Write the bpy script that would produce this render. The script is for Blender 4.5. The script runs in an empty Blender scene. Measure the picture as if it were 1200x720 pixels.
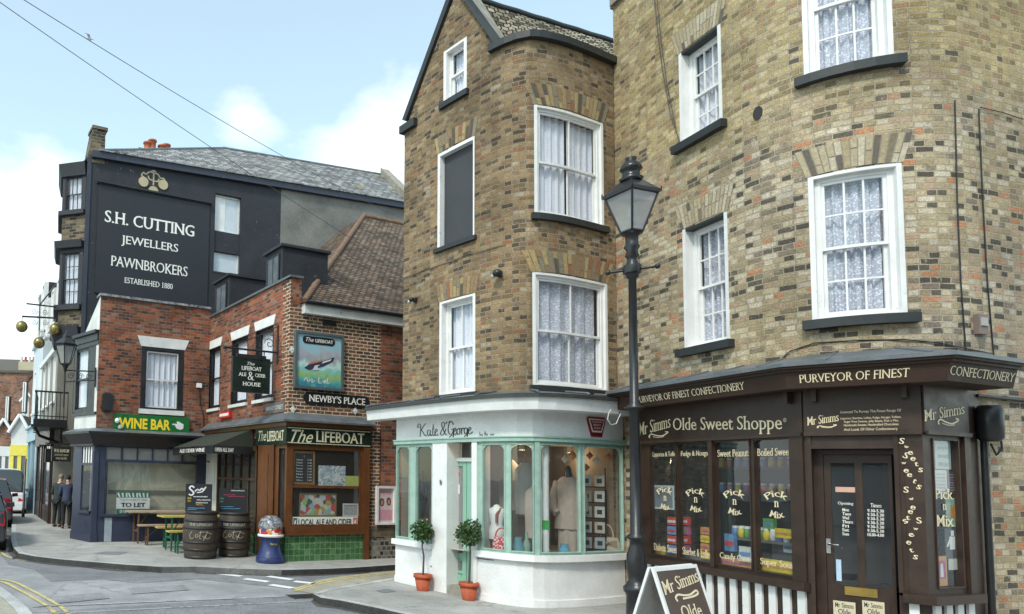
import bpy, bmesh, math, random
from mathutils import Vector, Matrix
rnd = random.Random(7)
sc = bpy.context.scene
COL = sc.collection
# ------------------------------------------------------------------ camera
F_, X0, Y0_, PIT, ROLL, EYE = 815., 270., 498.4, math.atan(815/12000), .025, 1.95
_cp, _sp, _cr, _sr = math.cos(PIT), math.sin(PIT), math.cos(ROLL), math.sin(ROLL)
_r, _u, CF = Vector((1,0,0)), Vector((0,-_sp,_cp)), Vector((0,_cp,_sp))
CR = _r*_cr + _u*_sr
CU = _u*_cr - _r*_sr
cam_d = bpy.data.cameras.new('camera'); cam = bpy.data.objects.new('camera', cam_d); COL.objects.link(cam)
cam.matrix_world = Matrix(((CR.x,CU.x,-CF.x,0),(CR.y,CU.y,-CF.y,0),(CR.z,CU.z,-CF.z,EYE),(0,0,0,1)))
cam_d.sensor_width = 36; cam_d.lens = 36*F_/1200
cam_d.shift_x = (600-X0)/1200; cam_d.shift_y = (Y0_-360)/1200
cam_d.clip_end = 2000; cam_d.clip_start = .05
sc.camera = cam
EYEV = Vector((0,0,EYE))
def ray(px, py):                      # surveying helper: direction of a sight line from the tripod
    return CF + CR*((px-X0)/F_) - CU*((py-Y0_)/F_)
def G(px, py, z=.12):                 # where a sight line meets the level z
    d = ray(px, py); t = (z-EYE)/d.z
    return Vector((d.x*t, d.y*t, z))
def Gd(px, Y, py=560):                # plan point at a px bearing and forward distance Y
    d = ray(px, py); return Vector((d.x/d.y*Y, Y))
# ------------------------------------------------------------------ paths (wall plans)
class Path:
    def __init__(s, pts):
        s.p = [Vector(q[:2]) for q in pts]
        s.s = [0.]
        for a, b in zip(s.p, s.p[1:]): s.s.append(s.s[-1]+(b-a).length)
        s.L = s.s[-1]
        dirs = [(b-a).normalized() for a, b in zip(s.p, s.p[1:])]
        s.d = dirs; n = len(s.p)
        nm = [Vector((d.y,-d.x)) for d in dirs]; s.nm = nm
        s.vn = []
        for i in range(n):
            if i == 0: v = nm[0]
            elif i == n-1: v = nm[-1]
            else:
                v = (nm[i-1]+nm[i]).normalized(); c = v.dot(nm[i]); v = v/max(c,.3)
            s.vn.append(v)
    def P(s, t, z, d=0.):
        i = 0
        while i < len(s.p)-2 and t > s.s[i+1]: i += 1
        L = s.s[i+1]-s.s[i]; k = (t-s.s[i])/L
        kk = min(1, max(0, k))
        b = s.p[i].lerp(s.p[i+1], k) if 0 <= k <= 1 else s.p[i]+s.d[i]*(t-s.s[i])
        v = s.vn[i].lerp(s.vn[i+1], kk)
        b = b+v*d
        return Vector((b.x, b.y, z))
    def breaks(s, a, b, ex=()):
        r = [a]+[t for t in s.s[1:-1] if a+1e-3 < t < b-1e-3]+[t for t in ex if a+1e-3 < t < b-1e-3]+[b]
        r = sorted(r); o = [r[0]]
        for t in r[1:]:
            if t-o[-1] > 1e-3: o.append(t)
        return o
    def at(s, px, py, d=0.):
        D = ray(px, py); best = None
        n = len(s.d)
        for i in range(n):
            a = s.p[i]+s.vn[i]*d; b = s.p[i+1]+s.vn[i+1]*d
            e = b-a; L = s.s[i+1]-s.s[i]
            det = D.x*(-e.y)+e.x*D.y
            if abs(det) < 1e-9: continue
            t = (a.x*(-e.y)+e.x*a.y)/det
            k = (D.x*a.y-D.y*a.x)/det
            # a + k e = D t
            k = -( (a.x*D.y-a.y*D.x) )/( (e.x*D.y-e.y*D.x) )
            q = a+e*k; t = q.dot(Vector((D.x,D.y)))/(D.x**2+D.y**2)
            if t <= 0: continue
            ok = (k >= -1e-6 or i == 0) and (k <= 1+1e-6 or i == n-1)
            if ok:
                over = max(0,-k,k-1)
                c = (over, t, s.s[i]+k*L, EYE+D.z*t)
                if best is None or (c[0], c[1]) < (best[0], best[1]): best = c
        return best[2], best[3]
    def R(s, xl, xr, yt, yb, d=0.):   # rectangle on the wall: s0, s1, z0, z1
        xm = (xl+xr)/2; ym = (yt+yb)/2
        a = s.at(xl, ym, d)[0]; b = s.at(xr, ym, d)[0]
        return a, b, s.at(xm, yb, d)[1], s.at(xm, yt, d)[1]
def smooth_path(ctrl, step=.12, keep_first=False):
    c = [Vector(q[:2]) for q in ctrl]; c = [c[0]*2-c[1]]+c+[c[-1]*2-c[-2]]
    out = []
    for i in range(1, len(c)-2):
        p0,p1,p2,p3 = c[i-1:i+3]; n = max(1, int((p2-p1).length/step))
        for k in range(n):
            t = k/n
            out.append(.5*((2*p1)+(p2-p0)*t+(2*p0-5*p1+4*p2-p3)*t*t+(3*p1-p0-3*p2+p3)*t**3))
    out.append(c[-2]); return Path(out)
def arc_pts(a, I, b, n):              # circular-ish corner from a via tangent intersection I to b
    out = []
    for k in range(n+1):
        t = k/n; w = math.cos((b-I).angle(a-I)/2) if 0 else .72
        out.append((a*(1-t)**2+I*2*w*t*(1-t)+b*t*t)/((1-t)**2+2*w*t*(1-t)+t*t))
    return out
# ------------------------------------------------------------------ mesh builder
class MB:
    def __init__(s): s.v=[]; s.f=[]; s.uv=[]; s.mi=[]; s.sm=[]
    def face(s, pts, uv=None, mi=0, smooth=False):
        b = len(s.v); s.v += [Vector(p) for p in pts]; s.f.append(tuple(range(b,b+len(pts))))
        s.uv.append(uv or [(0,0)]*len(pts)); s.mi.append(mi); s.sm.append(smooth); return s
    def grid(s, rows, mi=0, smooth=True, closed=False, uvs=None):
        b = len(s.v); n = len(rows[0]); m = len(rows)
        for r in rows: s.v += [Vector(p) for p in r]
        for i in range(m-1):
            for j in range(n if closed else n-1):
                k = (j+1) % n
                s.f.append((b+i*n+j, b+i*n+k, b+(i+1)*n+k, b+(i+1)*n+j))
                s.uv.append([(j/n,i/m),((j+1)/n,i/m),((j+1)/n,(i+1)/m),(j/n,(i+1)/m)] if uvs is None else
                            [uvs[i][j],uvs[i][k],uvs[i+1][k],uvs[i+1][j]])
                s.mi.append(mi); s.sm.append(smooth)
        return s
    def cap(s, ring, mi=0, flip=False):
        r = list(ring); 
        if flip: r.reverse()
        s.face(r, mi=mi); return s
    def hexa(s, c, mi=0):             # 8 corners: bottom 4 ccw, top 4
        for q in ((0,3,2,1),(4,5,6,7),(0,1,5,4),(1,2,6,5),(2,3,7,6),(3,0,4,7)):
            p = [Vector(c[i]) for i in q]
            nrm = (p[1]-p[0]).cross(p[2]-p[0])
            # world aligned uv by dominant axis
            ax = max(range(3), key=lambda k: abs(nrm[k]))
            if ax == 2: uv = [(a.x, a.y) for a in p]
            elif ax == 0: uv = [(a.y, a.z) for a in p]
            else: uv = [(a.x, a.z) for a in p]
            s.face(p, uv, mi)
        return s
    def box(s, x0,x1,y0,y1,z0,z1, mi=0, M=None):
        c = [(x0,y0,z0),(x1,y0,z0),(x1,y1,z0),(x0,y1,z0),(x0,y0,z1),(x1,y0,z1),(x1,y1,z1),(x0,y1,z1)]
        if M is not None: c = [M @ Vector(p) for p in c]
        return s.hexa(c, mi)
    def wbox(s, P, s0,s1,z0,z1,d0,d1, mi=0, zt=None, zb=None, dtop=None):   # box that follows a wall plan; dtop = outer offset at the top
        br = P.breaks(s0,s1); dt = d1 if dtop is None else dtop
        for a, b in zip(br, br[1:]):
            za = zt(a) if zt else z1; zb_ = zt(b) if zt else z1
            ya = zb(a) if zb else z0; yb = zb(b) if zb else z0
            A=[P.P(a,ya,d0),P.P(a,ya,d1),P.P(b,yb,d1),P.P(b,yb,d0)]
            B=[P.P(a,za,d0),P.P(a,za,dt),P.P(b,zb_,dt),P.P(b,zb_,d0)]
            s.face([A[1],A[2],B[2],B[1]], [(a,ya),(b,yb),(b,zb_),(a,za)], mi)      # front
            s.face([A[3],A[0],B[0],B[3]], [(b,yb),(a,ya),(a,za),(b,zb_)], mi)      # back
            s.face([B[1],B[2],B[3],B[0]], [(a,d1),(b,d1),(b,d0),(a,d0)], mi)       # top
            s.face([A[2],A[1],A[0],A[3]], [(b,d1),(a,d1),(a,d0),(b,d0)], mi)       # bottom
            if a == br[0]: s.face([A[0],A[1],B[1],B[0]], [(d0,ya),(d1,ya),(d1,za),(d0,za)], mi)
            if b == br[-1]: s.face([A[2],A[3],B[3],B[2]], [(d1,yb),(d0,yb),(d0,zb_),(d1,zb_)], mi)
        return s
    def wface(s, P, s0,s1,z0,z1,d, mi=0, uvn=False):       # sheet on a wall
        br = P.breaks(s0,s1)
        for a, b in zip(br, br[1:]):
            if uvn:
                ua=(a-s0)/(s1-s0); ub=(b-s0)/(s1-s0); uv=[(ua,0),(ub,0),(ub,1),(ua,1)]
            else: uv=[(a,z0),(b,z0),(b,z1),(a,z1)]
            s.face([P.P(a,z0,d),P.P(b,z0,d),P.P(b,z1,d),P.P(a,z1,d)], uv, mi)
        return s
    def wpoly(s, P, pts, d0, d1, mi=0):                  # extruded (s,z) polygon (convex, ccw)
        f=[P.P(a,z,d1) for a,z in pts]; bk=[P.P(a,z,d0) for a,z in pts]
        s.face(f, list(pts), mi); s.face(bk[::-1], list(pts)[::-1], mi)
        n=len(pts)
        for i in range(n):
            j=(i+1)%n; s.face([f[j],f[i],bk[i],bk[j]], None, mi)
        return s
    def wall(s, P, s0,s1,z0,z1, holes=(), d=0., zt=None, mi=0, u0=0, ex=()):
        es=list(ex)+[h[0] for h in holes]+[h[1] for h in holes]
        br=P.breaks(s0,s1,es)
        for a,b in zip(br,br[1:]):
            ta=zt(a) if zt else z1; tb=zt(b) if zt else z1; mn=min(ta,tb)
            zs=sorted(set([z0]+[round(z,5) for h in holes for z in h[2:4] if z0<z<mn-1e-3]))
            hs=[h for h in holes if h[0]-1e-3<(a+b)/2<h[1]+1e-3]
            for i,za in enumerate(zs):
                last = i==len(zs)-1
                zb=zs[i+1] if not last else None
                mid=(za+(zb if zb else mn))/2
                if any(h[2]<mid<h[3] for h in hs): continue
                pa=zb if zb else ta; pb=zb if zb else tb
                s.face([P.P(a,za,d),P.P(b,za,d),P.P(b,pb,d),P.P(a,pa,d)],[(a+u0,za),(b+u0,za),(b+u0,pb),(a+u0,pa)],mi)
        return s
    def tube(s, pts, r, n=8, mi=0, cap=True, radii=None):
        pts=[Vector(p) for p in pts]; rows=[]
        prev=None
        for i,p in enumerate(pts):
            if i==0: t=pts[1]-p
            elif i==len(pts)-1: t=p-pts[-2]
            else: t=(pts[i+1]-p).normalized()+(p-pts[i-1]).normalized()
            t.normalize()
            if prev is None:
                a=t.orthogonal().normalized()
            else:
                a=prev-t*prev.dot(t)
                if a.length<1e-5: a=t.orthogonal()
                a.normalize()
            prev=a; b=t.cross(a); rr=radii[i] if radii else r
            rows.append([p+(a*math.cos(2*math.pi*k/n)+b*math.sin(2*math.pi*k/n))*rr for k in range(n)])
        s.grid(rows, mi, True, True)
        if cap: s.cap(rows[0],mi,True); s.cap(rows[-1],mi)
        return s
    def lathe(s, prof, n=20, c=(0,0,0), mi=0, ph=0, smooth=True, M=None, sx=1, sy=1):
        rows=[[Vector((c[0]+r*sx*math.cos(ph+2*math.pi*k/n),c[1]+r*sy*math.sin(ph+2*math.pi*k/n),c[2]+z)) for k in range(n)] for r,z in prof]
        if M is not None: rows=[[M@p for p in r] for r in rows]
        s.grid(rows,mi,smooth,True)
        if prof[0][0]>1e-4: s.cap(rows[0],mi,True)
        if prof[-1][0]>1e-4: s.cap(rows[-1],mi)
        return s
    def ball(s, c, r, n=12, mi=0, sc3=(1,1,1)):
        m=n//2; c=Vector(c)
        rows=[[c+Vector((r*sc3[0]*math.sin(math.pi*i/m)*math.cos(2*math.pi*k/n), r*sc3[1]*math.sin(math.pi*i/m)*math.sin(2*math.pi*k/n), -r*sc3[2]*math.cos(math.pi*i/m))) for k in range(n)] for i in range(m+1)]
        return s.grid(rows,mi,True,True)
    def build(s, name, mats, parent=None, label=None, merge=False):
        off=wloc(parent) if parent else Vector((0,0,0))
        me=bpy.data.meshes.new(name)
        me.from_pydata([tuple(v-off) for v in s.v],[],s.f)
        ul=me.uv_layers.new(name='UVMap')
        flat=[]
        for u in s.uv:
            for q in u: flat += [q[0],q[1]]
        ul.data.foreach_set('uv',flat)
        if not isinstance(mats,(list,tuple)): mats=[mats]
        for m in mats: me.materials.append(m)
        me.polygons.foreach_set('material_index',s.mi)
        me.polygons.foreach_set('use_smooth',s.sm)
        if merge:
            bm=bmesh.new(); bm.from_mesh(me); bmesh.ops.remove_doubles(bm,verts=bm.verts,dist=1e-4)
            bmesh.ops.recalc_face_normals(bm,faces=bm.faces); bm.to_mesh(me); bm.free()
        me.update()
        o=bpy.data.objects.new(name,me); COL.objects.link(o)
        if parent: o.parent=parent
        if label: o['label']=label
        return o
def wloc(o):
    v=Vector((0,0,0))
    while o is not None: v+=o.location; o=o.parent
    return v
def thing(name,label,cat,loc=(0,0,0),group=None):
    o=bpy.data.objects.new(name,None); COL.objects.link(o); o.location=loc
    o['label']=label; o['category']=cat
    if group: o['group']=group
    o.empty_display_size=.2
    return o
def tag(o,label,cat,group=None):
    o['label']=label; o['category']=cat
    if group: o['group']=group
    return o
def struct(o): o['kind']='structure'; return o
def kids(o): return [c for c in COL.objects if c.parent==o]
def copy_tree(o,parent=None):
    c=o.copy(); COL.objects.link(c); c.parent=parent
    for ch in kids(o): copy_tree(ch,c)
    return c
# ------------------------------------------------------------------ materials
def nt(name):
    m=bpy.data.materials.new(name); m.use_nodes=True; t=m.node_tree
    return m,t,t.nodes,t.links,t.nodes['Principled BSDF']
def ramp(N,stops,interp='LINEAR'):
    r=N.new('ShaderNodeValToRGB'); r.color_ramp.interpolation=interp; e=r.color_ramp.elements
    while len(e)>1: e.remove(e[-1])
    e[0].position=stops[0][0]; e[0].color=(*stops[0][1],1)
    for p,c in stops[1:]:
        k=e.new(p); k.color=(*c,1)
    return r
def noise(N,L,vec,scale,detail=4,rough=.6,dist=0):
    n=N.new('ShaderNodeTexNoise'); n.inputs['Scale'].default_value=scale; n.inputs['Detail'].default_value=detail
    n.inputs['Roughness'].default_value=rough; n.inputs['Distortion'].default_value=dist
    if vec: L.new(vec,n.inputs['Vector'])
    return n
def mixc(N,L,kind,fac,a,b):
    m=N.new('ShaderNodeMix'); m.data_type='RGBA'; m.blend_type=kind
    for i,v in ((0,fac),(6,a),(7,b)):
        if hasattr(v,'links') or hasattr(v,'is_linked'): L.new(v,m.inputs[i])
        elif isinstance(v,(int,float)): m.inputs[i].default_value=v
        else: m.inputs[i].default_value=(*v,1)
    return m.outputs[2]
def mapr(N,L,v,a,b,c,d):
    m=N.new('ShaderNodeMapRange'); L.new(v,m.inputs[0])
    for i,x in zip((1,2,3,4),(a,b,c,d)): m.inputs[i].default_value=x
    return m.outputs[0]
def bump(N,L,h,strength,dist,bs):
    b=N.new('ShaderNodeBump'); b.inputs['Strength'].default_value=strength; b.inputs['Distance'].default_value=dist
    L.new(h,b.inputs['Height']); L.new(b.outputs[0],bs.inputs['Normal']); return b
_mc={}
def paint(name,col,rough=.5,metal=0,var=.12,scale=3,bmp=.1,chips=None,chipcol=(.7,.7,.68),spec=None):
    """painted / plain surface with large soft dirt, fine grain and optional chipped flecks"""
    if name in _mc: return _mc[name]
    m,t,N,L,bs=nt(name); tc=N.new('ShaderNodeTexCoord'); v=tc.outputs['Object']
    n1=noise(N,L,v,scale,6); n2=noise(N,L,v,scale*14,3)
    f=mapr(N,L,n1.outputs[0],.3,.7,1-var,1+var*.6)
    f2=mapr(N,L,n2.outputs[0],.3,.7,1-var*.4,1+var*.3)
    mu=N.new('ShaderNodeMath'); mu.operation='MULTIPLY'; L.new(f,mu.inputs[0]); L.new(f2,mu.inputs[1])
    c=N.new('ShaderNodeCombineColor'); [L.new(mu.outputs[0],c.inputs[i]) for i in range(3)]
    out=mixc(N,L,'MULTIPLY',1.,col,c.outputs[0])
    if chips:
        n3=noise(N,L,v,chips[0],8,.75); k=mapr(N,L,n3.outputs[0],chips[1],chips[1]+.02,0,1)
        n4=noise(N,L,v,.9,3); k2=mapr(N,L,n4.outputs[0],.45,.6,0,1)
        mm=N.new('ShaderNodeMath'); mm.operation='MULTIPLY'; L.new(k,mm.inputs[0]); L.new(k2,mm.inputs[1])
        out=mixc(N,L,'MIX',mm.outputs[0],out,chipcol)
    L.new(out,bs.inputs['Base Color']); bs.inputs['Roughness'].default_value=rough; bs.inputs['Metallic'].default_value=metal
    if spec is not None: bs.inputs['Specular IOR Level'].default_value=spec
    r=mapr(N,L,n1.outputs[0],.3,.7,max(0,rough-.12),min(1,rough+.1)); L.new(r,bs.inputs['Roughness'])
    if bmp: bump(N,L,n2.outputs[0],bmp,.01,bs)
    _mc[name]=m; return m
def brick(name,stops,mortar,w=.26,h=.09,ms=.011,wob=.012,stain=.35,off=.5,soot=None,rough=.9,bmp=.6,freq=2,squash=1.,extra=None,zone=((1,1,1),(1,1,1)),stops2=None,split=(6.0,6.9),crev_shade=.55,bd=.012):
    if name in _mc: return _mc[name]
    m,t,N,L,bs=nt(name); tc=N.new('ShaderNodeTexCoord'); uv=tc.outputs['UV']
    nz=noise(N,L,uv,5,3); nv=N.new('ShaderNodeVectorMath'); nv.operation='MULTIPLY_ADD'
    L.new(nz.outputs['Color'],nv.inputs[0]); nv.inputs[1].default_value=(wob*1.2,wob,0); L.new(uv,nv.inputs[2])
    nz2=noise(N,L,uv,28,2); nv2=N.new('ShaderNodeVectorMath'); nv2.operation='MULTIPLY_ADD'
    L.new(nz2.outputs['Color'],nv2.inputs[0]); nv2.inputs[1].default_value=(.012,.010,0); L.new(nv.outputs[0],nv2.inputs[2])
    b=N.new('ShaderNodeTexBrick'); L.new(nv2.outputs[0],b.inputs['Vector'])
    b.offset=off; b.offset_frequency=2; b.squash=squash; b.squash_frequency=freq
    for k,x in (('Color1',(0,0,0,1)),('Color2',(1,1,1,1)),('Mortar',(.5,.5,.5,1))): b.inputs[k].default_value=x
    for k,x in (('Scale',1),('Mortar Size',ms),('Mortar Smooth',.35),('Bias',0),('Brick Width',w),('Row Height',h)): b.inputs[k].default_value=x
    rp=ramp(N,stops,'CONSTANT'); L.new(b.outputs['Color'],rp.inputs[0])
    col=rp.outputs[0]
    if stops2:
        rp2=ramp(N,stops2,'CONSTANT'); L.new(b.outputs['Color'],rp2.inputs[0]); sy=N.new('ShaderNodeSeparateXYZ'); L.new(uv,sy.inputs[0])
        sn_=noise(N,L,uv,2.2,4,.7); am=N.new('ShaderNodeMath'); am.operation='MULTIPLY_ADD'; L.new(sn_.outputs[0],am.inputs[0]); am.inputs[1].default_value=1.8; L.new(sy.outputs[1],am.inputs[2])
        col=mixc(N,L,'MIX',mapr(N,L,am.outputs[0],split[0]+.9,split[1]+.9,0,1),rp2.outputs[0],col)
    g=noise(N,L,uv,45,5,.7); gf=mapr(N,L,g.outputs[0],.3,.7,.55,1.32)
    cc=N.new('ShaderNodeCombineColor'); [L.new(gf,cc.inputs[i]) for i in range(3)]
    col=mixc(N,L,'MULTIPLY',1.,col,cc.outputs[0])
    mg=noise(N,L,uv,9,4); mcol=mixc(N,L,'MIX',mg.outputs[0],[x*.6 for x in mortar],[min(1,x*1.25) for x in mortar])
    col=mixc(N,L,'MIX',b.outputs['Fac'],col,mcol)
    cv=noise(N,L,uv,13,4,.75); ce=mapr(N,L,b.outputs['Fac'],.05,.5,0,1); ce2=mapr(N,L,b.outputs['Fac'],.5,.95,1,0)
    cm=N.new('ShaderNodeMath'); cm.operation='MULTIPLY'; L.new(ce,cm.inputs[0]); L.new(ce2,cm.inputs[1]); cn=N.new('ShaderNodeMath'); cn.operation='MULTIPLY'; L.new(cm.outputs[0],cn.inputs[0]); L.new(mapr(N,L,cv.outputs[0],.35,.6,0,crev_shade),cn.inputs[1])
    col=mixc(N,L,'MIX',cn.outputs[0],col,(.05,.042,.035))  # patchy crevice shadow round the bricks, painted into the colour
    st=noise(N,L,uv,.8,6,.65); sf=mapr(N,L,st.outputs[0],.35,.62,1-stain,1.12)
    c2=N.new('ShaderNodeCombineColor'); [L.new(sf,c2.inputs[i]) for i in range(3)]
    col=mixc(N,L,'MULTIPLY',1.,col,c2.outputs[0])
    zn=noise(N,L,uv,.45,4,.6); zf=mapr(N,L,zn.outputs[0],.38,.62,0,1)
    zc=mixc(N,L,'MIX',zf,zone[0],zone[1]); col=mixc(N,L,'MULTIPLY',1.,col,zc)
    wk=noise(N,L,uv,16,3,.7); wm=mapr(N,L,wk.outputs[0],.60,.72,0,.55); col=mixc(N,L,'MIX',wm,col,[min(1,x*1.5) for x in mortar])
    dk=noise(N,L,uv,6,5,.75); dm=mapr(N,L,dk.outputs[0],.58,.72,0,.6); col=mixc(N,L,'MIX',dm,col,(.07,.058,.045))
    vs=N.new('ShaderNodeMapping'); vs.inputs['Scale'].default_value=(3.2,.28,1); L.new(uv,vs.inputs[0]); sn=noise(N,L,vs.outputs[0],1.6,6,.7); sm_=mapr(N,L,sn.outputs[0],.56,.72,0,.42); col=mixc(N,L,'MIX',sm_,col,(.09,.08,.065))
    if extra: col=extra(N,L,uv,col,b)
    L.new(col,bs.inputs['Base Color']); bs.inputs['Roughness'].default_value=rough; bs.inputs['Specular IOR Level'].default_value=.25
    iv=N.new('ShaderNodeMath'); iv.operation='MULTIPLY_ADD'; L.new(b.outputs['Fac'],iv.inputs[0]); iv.inputs[1].default_value=-1; L.new(mapr(N,L,g.outputs[0],0,1,.6,1.4),iv.inputs[2])
    bump(N,L,iv.outputs[0],bmp,bd,bs)
    _mc[name]=m; return m
def glass(name,tint=(.9,.93,.93),refl=1.0,rough=.01,dirty=.03):
    if name in _mc: return _mc[name]
    m,t,N,L,bs=nt(name); N.remove(bs); out=N['Material Output']
    tr=N.new('ShaderNodeBsdfTransparent'); tr.inputs[0].default_value=(*tint,1)
    gl=N.new('ShaderNodeBsdfGlossy'); gl.inputs['Roughness'].default_value=rough; gl.inputs[0].default_value=(.92,.96,1,1)
    tc=N.new('ShaderNodeTexCoord'); n=noise(N,L,tc.outputs['Object'],1.6,2)
    b=N.new('ShaderNodeBump'); b.inputs['Strength'].default_value=.04; b.inputs['Distance'].default_value=.05; L.new(n.outputs[0],b.inputs['Height']); L.new(b.outputs[0],gl.inputs['Normal'])
    fr=N.new('ShaderNodeLayerWeight'); fr.inputs[0].default_value=.5
    pw=N.new('ShaderNodeMath'); pw.operation='POWER'; L.new(fr.outputs['Facing'],pw.inputs[0]); pw.inputs[1].default_value=4.2
    ml=N.new('ShaderNodeMath'); ml.operation='MULTIPLY_ADD'; ml.use_clamp=True; L.new(pw.outputs[0],ml.inputs[0]); ml.inputs[1].default_value=.9; ml.inputs[2].default_value=.075*refl
    mx=N.new('ShaderNodeMixShader'); L.new(ml.outputs[0],mx.inputs[0]); L.new(tr.outputs[0],mx.inputs[1]); L.new(gl.outputs[0],mx.inputs[2])
    df=N.new('ShaderNodeBsdfDiffuse'); df.inputs[0].default_value=(.6,.6,.6,1)
    m2=N.new('ShaderNodeMixShader'); m2.inputs[0].default_value=dirty; L.new(mx.outputs[0],m2.inputs[1]); L.new(df.outputs[0],m2.inputs[2])
    L.new(m2.outputs[0],out.inputs[0]); _mc[name]=m; return m
def lace(name,base=(.62,.64,.68),hole=.55,scale=26,fold=16):
    """net curtain: woven motif with gaps, hanging folds as bump"""
    if name in _mc: return _mc[name]
    m,t,N,L,bs=nt(name); tc=N.new('ShaderNodeTexCoord'); uv=tc.outputs['UV']
    vo=N.new('ShaderNodeTexVoronoi'); vo.inputs['Scale'].default_value=scale; L.new(uv,vo.inputs['Vector'])
    n=noise(N,L,uv,scale*1.4,2); ad=N.new('ShaderNodeMath'); ad.operation='ADD'; L.new(vo.outputs['Distance'],ad.inputs[0]); L.new(n.outputs[0],ad.inputs[1])
    k=mapr(N,L,ad.outputs[0],.72,.95,1,hole)
    cc=N.new('ShaderNodeCombineColor'); [L.new(k,cc.inputs[i]) for i in range(3)]
    col=mixc(N,L,'MULTIPLY',1.,base,cc.outputs[0]); L.new(col,bs.inputs['Base Color']); bs.inputs['Roughness'].default_value=.9
    bs.inputs['Specular IOR Level'].default_value=.1
    _mc[name]=m; return m
def asphalt(name,col,var=.25,patch=None,grain=90,bm=.3,rough=.85):
    if name in _mc: return _mc[name]
    m,t,N,L,bs=nt(name); tc=N.new('ShaderNodeTexCoord'); v=tc.outputs['Object']
    n1=noise(N,L,v,.35,6,.65,.6); n2=noise(N,L,v,grain,2,.7); n3=noise(N,L,v,2.5,5,.7)
    a=mapr(N,L,n1.outputs[0],.35,.65,1-var,1+var); b=mapr(N,L,n2.outputs[0],.3,.7,.55,1.45); c=mapr(N,L,n3.outputs[0],.3,.7,.80,1.15)
    p=N.new('ShaderNodeMath'); p.operation='MULTIPLY'; L.new(a,p.inputs[0]); L.new(b,p.inputs[1])
    q=N.new('ShaderNodeMath'); q.operation='MULTIPLY'; L.new(p.outputs[0],q.inputs[0]); L.new(c,q.inputs[1])
    cc=N.new('ShaderNodeCombineColor'); [L.new(q.outputs[0],cc.inputs[i]) for i in range(3)]
    o=mixc(N,L,'MULTIPLY',1.,col,cc.outputs[0])
    # tar cracks
    vo=N.new('ShaderNodeTexVoronoi'); vo.feature='DISTANCE_TO_EDGE'; vo.inputs['Scale'].default_value=.45
    wv=N.new('ShaderNodeVectorMath'); wv.operation='MULTIPLY_ADD'; L.new(n3.outputs['Color'],wv.inputs[0]); wv.inputs[1].default_value=(.7,.7,0); L.new(v,wv.inputs[2]); L.new(wv.outputs[0],vo.inputs['Vector'])
    k=mapr(N,L,vo.outputs['Distance'],0,.012,.55,0); kk=N.new('ShaderNodeMath'); kk.operation='MULTIPLY'; L.new(k,kk.inputs[0]); L.new(mapr(N,L,n1.outputs[0],.48,.56,0,1),kk.inputs[1])
    o=mixc(N,L,'MIX',kk.outputs[0],o,[x*.35 for x in col])
    # pale gum and grit specks
    sp=noise(N,L,v,26,2,.4); ks=mapr(N,L,sp.outputs[0],.74,.76,0,.55); o=mixc(N,L,'MIX',ks,o,(.5,.5,.48))
    L.new(o,bs.inputs['Base Color']); bs.inputs['Roughness'].default_value=rough; bs.inputs['Specular IOR Level'].default_value=.3
    bump(N,L,n2.outputs[0],bm,.01,bs); _mc[name]=m; return m
def wood(name,col,dark=.55,scale=4,rough=.45,axis=2):
    if name in _mc: return _mc[name]
    m,t,N,L,bs=nt(name); tc=N.new('ShaderNodeTexCoord'); mp=N.new('ShaderNodeMapping'); L.new(tc.outputs['Object'],mp.inputs[0])
    s=[14,14,14]; s[axis]=1.2; mp.inputs['Scale'].default_value=s
    n=noise(N,L,mp.outputs[0],scale,5,.6,.4); n2=noise(N,L,tc.outputs['Object'],2.2,4)
    o=mixc(N,L,'MIX',mapr(N,L,n.outputs[0],.3,.7,0,1),[c*dark for c in col],col)
    k=mapr(N,L,n2.outputs[0],.3,.7,.75,1.15); cc=N.new('ShaderNodeCombineColor'); [L.new(k,cc.inputs[i]) for i in range(3)]
    o=mixc(N,L,'MULTIPLY',1.,o,cc.outputs[0]); L.new(o,bs.inputs['Base Color']); bs.inputs['Roughness'].default_value=rough
    bump(N,L,n.outputs[0],.15,.01,bs); _mc[name]=m; return m
# brick colour families (constant ramps picked at random for each brick)
STK=(.42,.34,.20); 
b_simms=brick('yellow stock brick',[(0,(.30,.24,.13)),(.12,(.42,.34,.19)),(.24,(.48,.39,.22)),(.36,(.35,.28,.16)),(.46,(.52,.44,.27)),(.58,(.40,.33,.20)),(.68,(.25,.20,.12)),(.76,(.55,.47,.31)),(.86,(.44,.37,.25)),(.94,(.37,.24,.15)),(.975,(.13,.11,.09))],(.44,.40,.32),stain=.3,w=.182,h=.0705,ms=.0085,squash=.6,wob=.024,bmp=.9,bd=.02,zone=((1.06,.98,.82),(1.03,.98,.92)),
 stops2=[(0,(.10,.092,.082)),(.10,(.44,.38,.28)),(.20,(.55,.49,.38)),(.30,(.36,.30,.21)),(.39,(.50,.42,.31)),(.48,(.13,.12,.105)),(.52,(.56,.51,.43)),(.61,(.45,.34,.26)),(.69,(.40,.34,.25)),(.77,(.26,.225,.18)),(.83,(.50,.46,.40)),(.89,(.50,.25,.155)),(.94,(.60,.56,.49)),(.97,(.24,.20,.18))])
b_kg=brick('brown stock brick',[(0,(.10,.08,.062)),(.10,(.25,.175,.105)),(.22,(.32,.23,.135)),(.34,(.20,.145,.09)),(.44,(.36,.265,.16)),(.55,(.28,.20,.12)),(.65,(.15,.12,.09)),(.71,(.34,.26,.165)),(.81,(.40,.31,.20)),(.88,(.24,.18,.13)),(.94,(.31,.16,.09)),(.98,(.40,.35,.27))],(.34,.30,.235),stain=.42,w=.182,h=.0705,ms=.008,squash=.6,wob=.02,bmp=.8,bd=.018,zone=((.86,.82,.75),(.99,.92,.83)))
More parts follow.
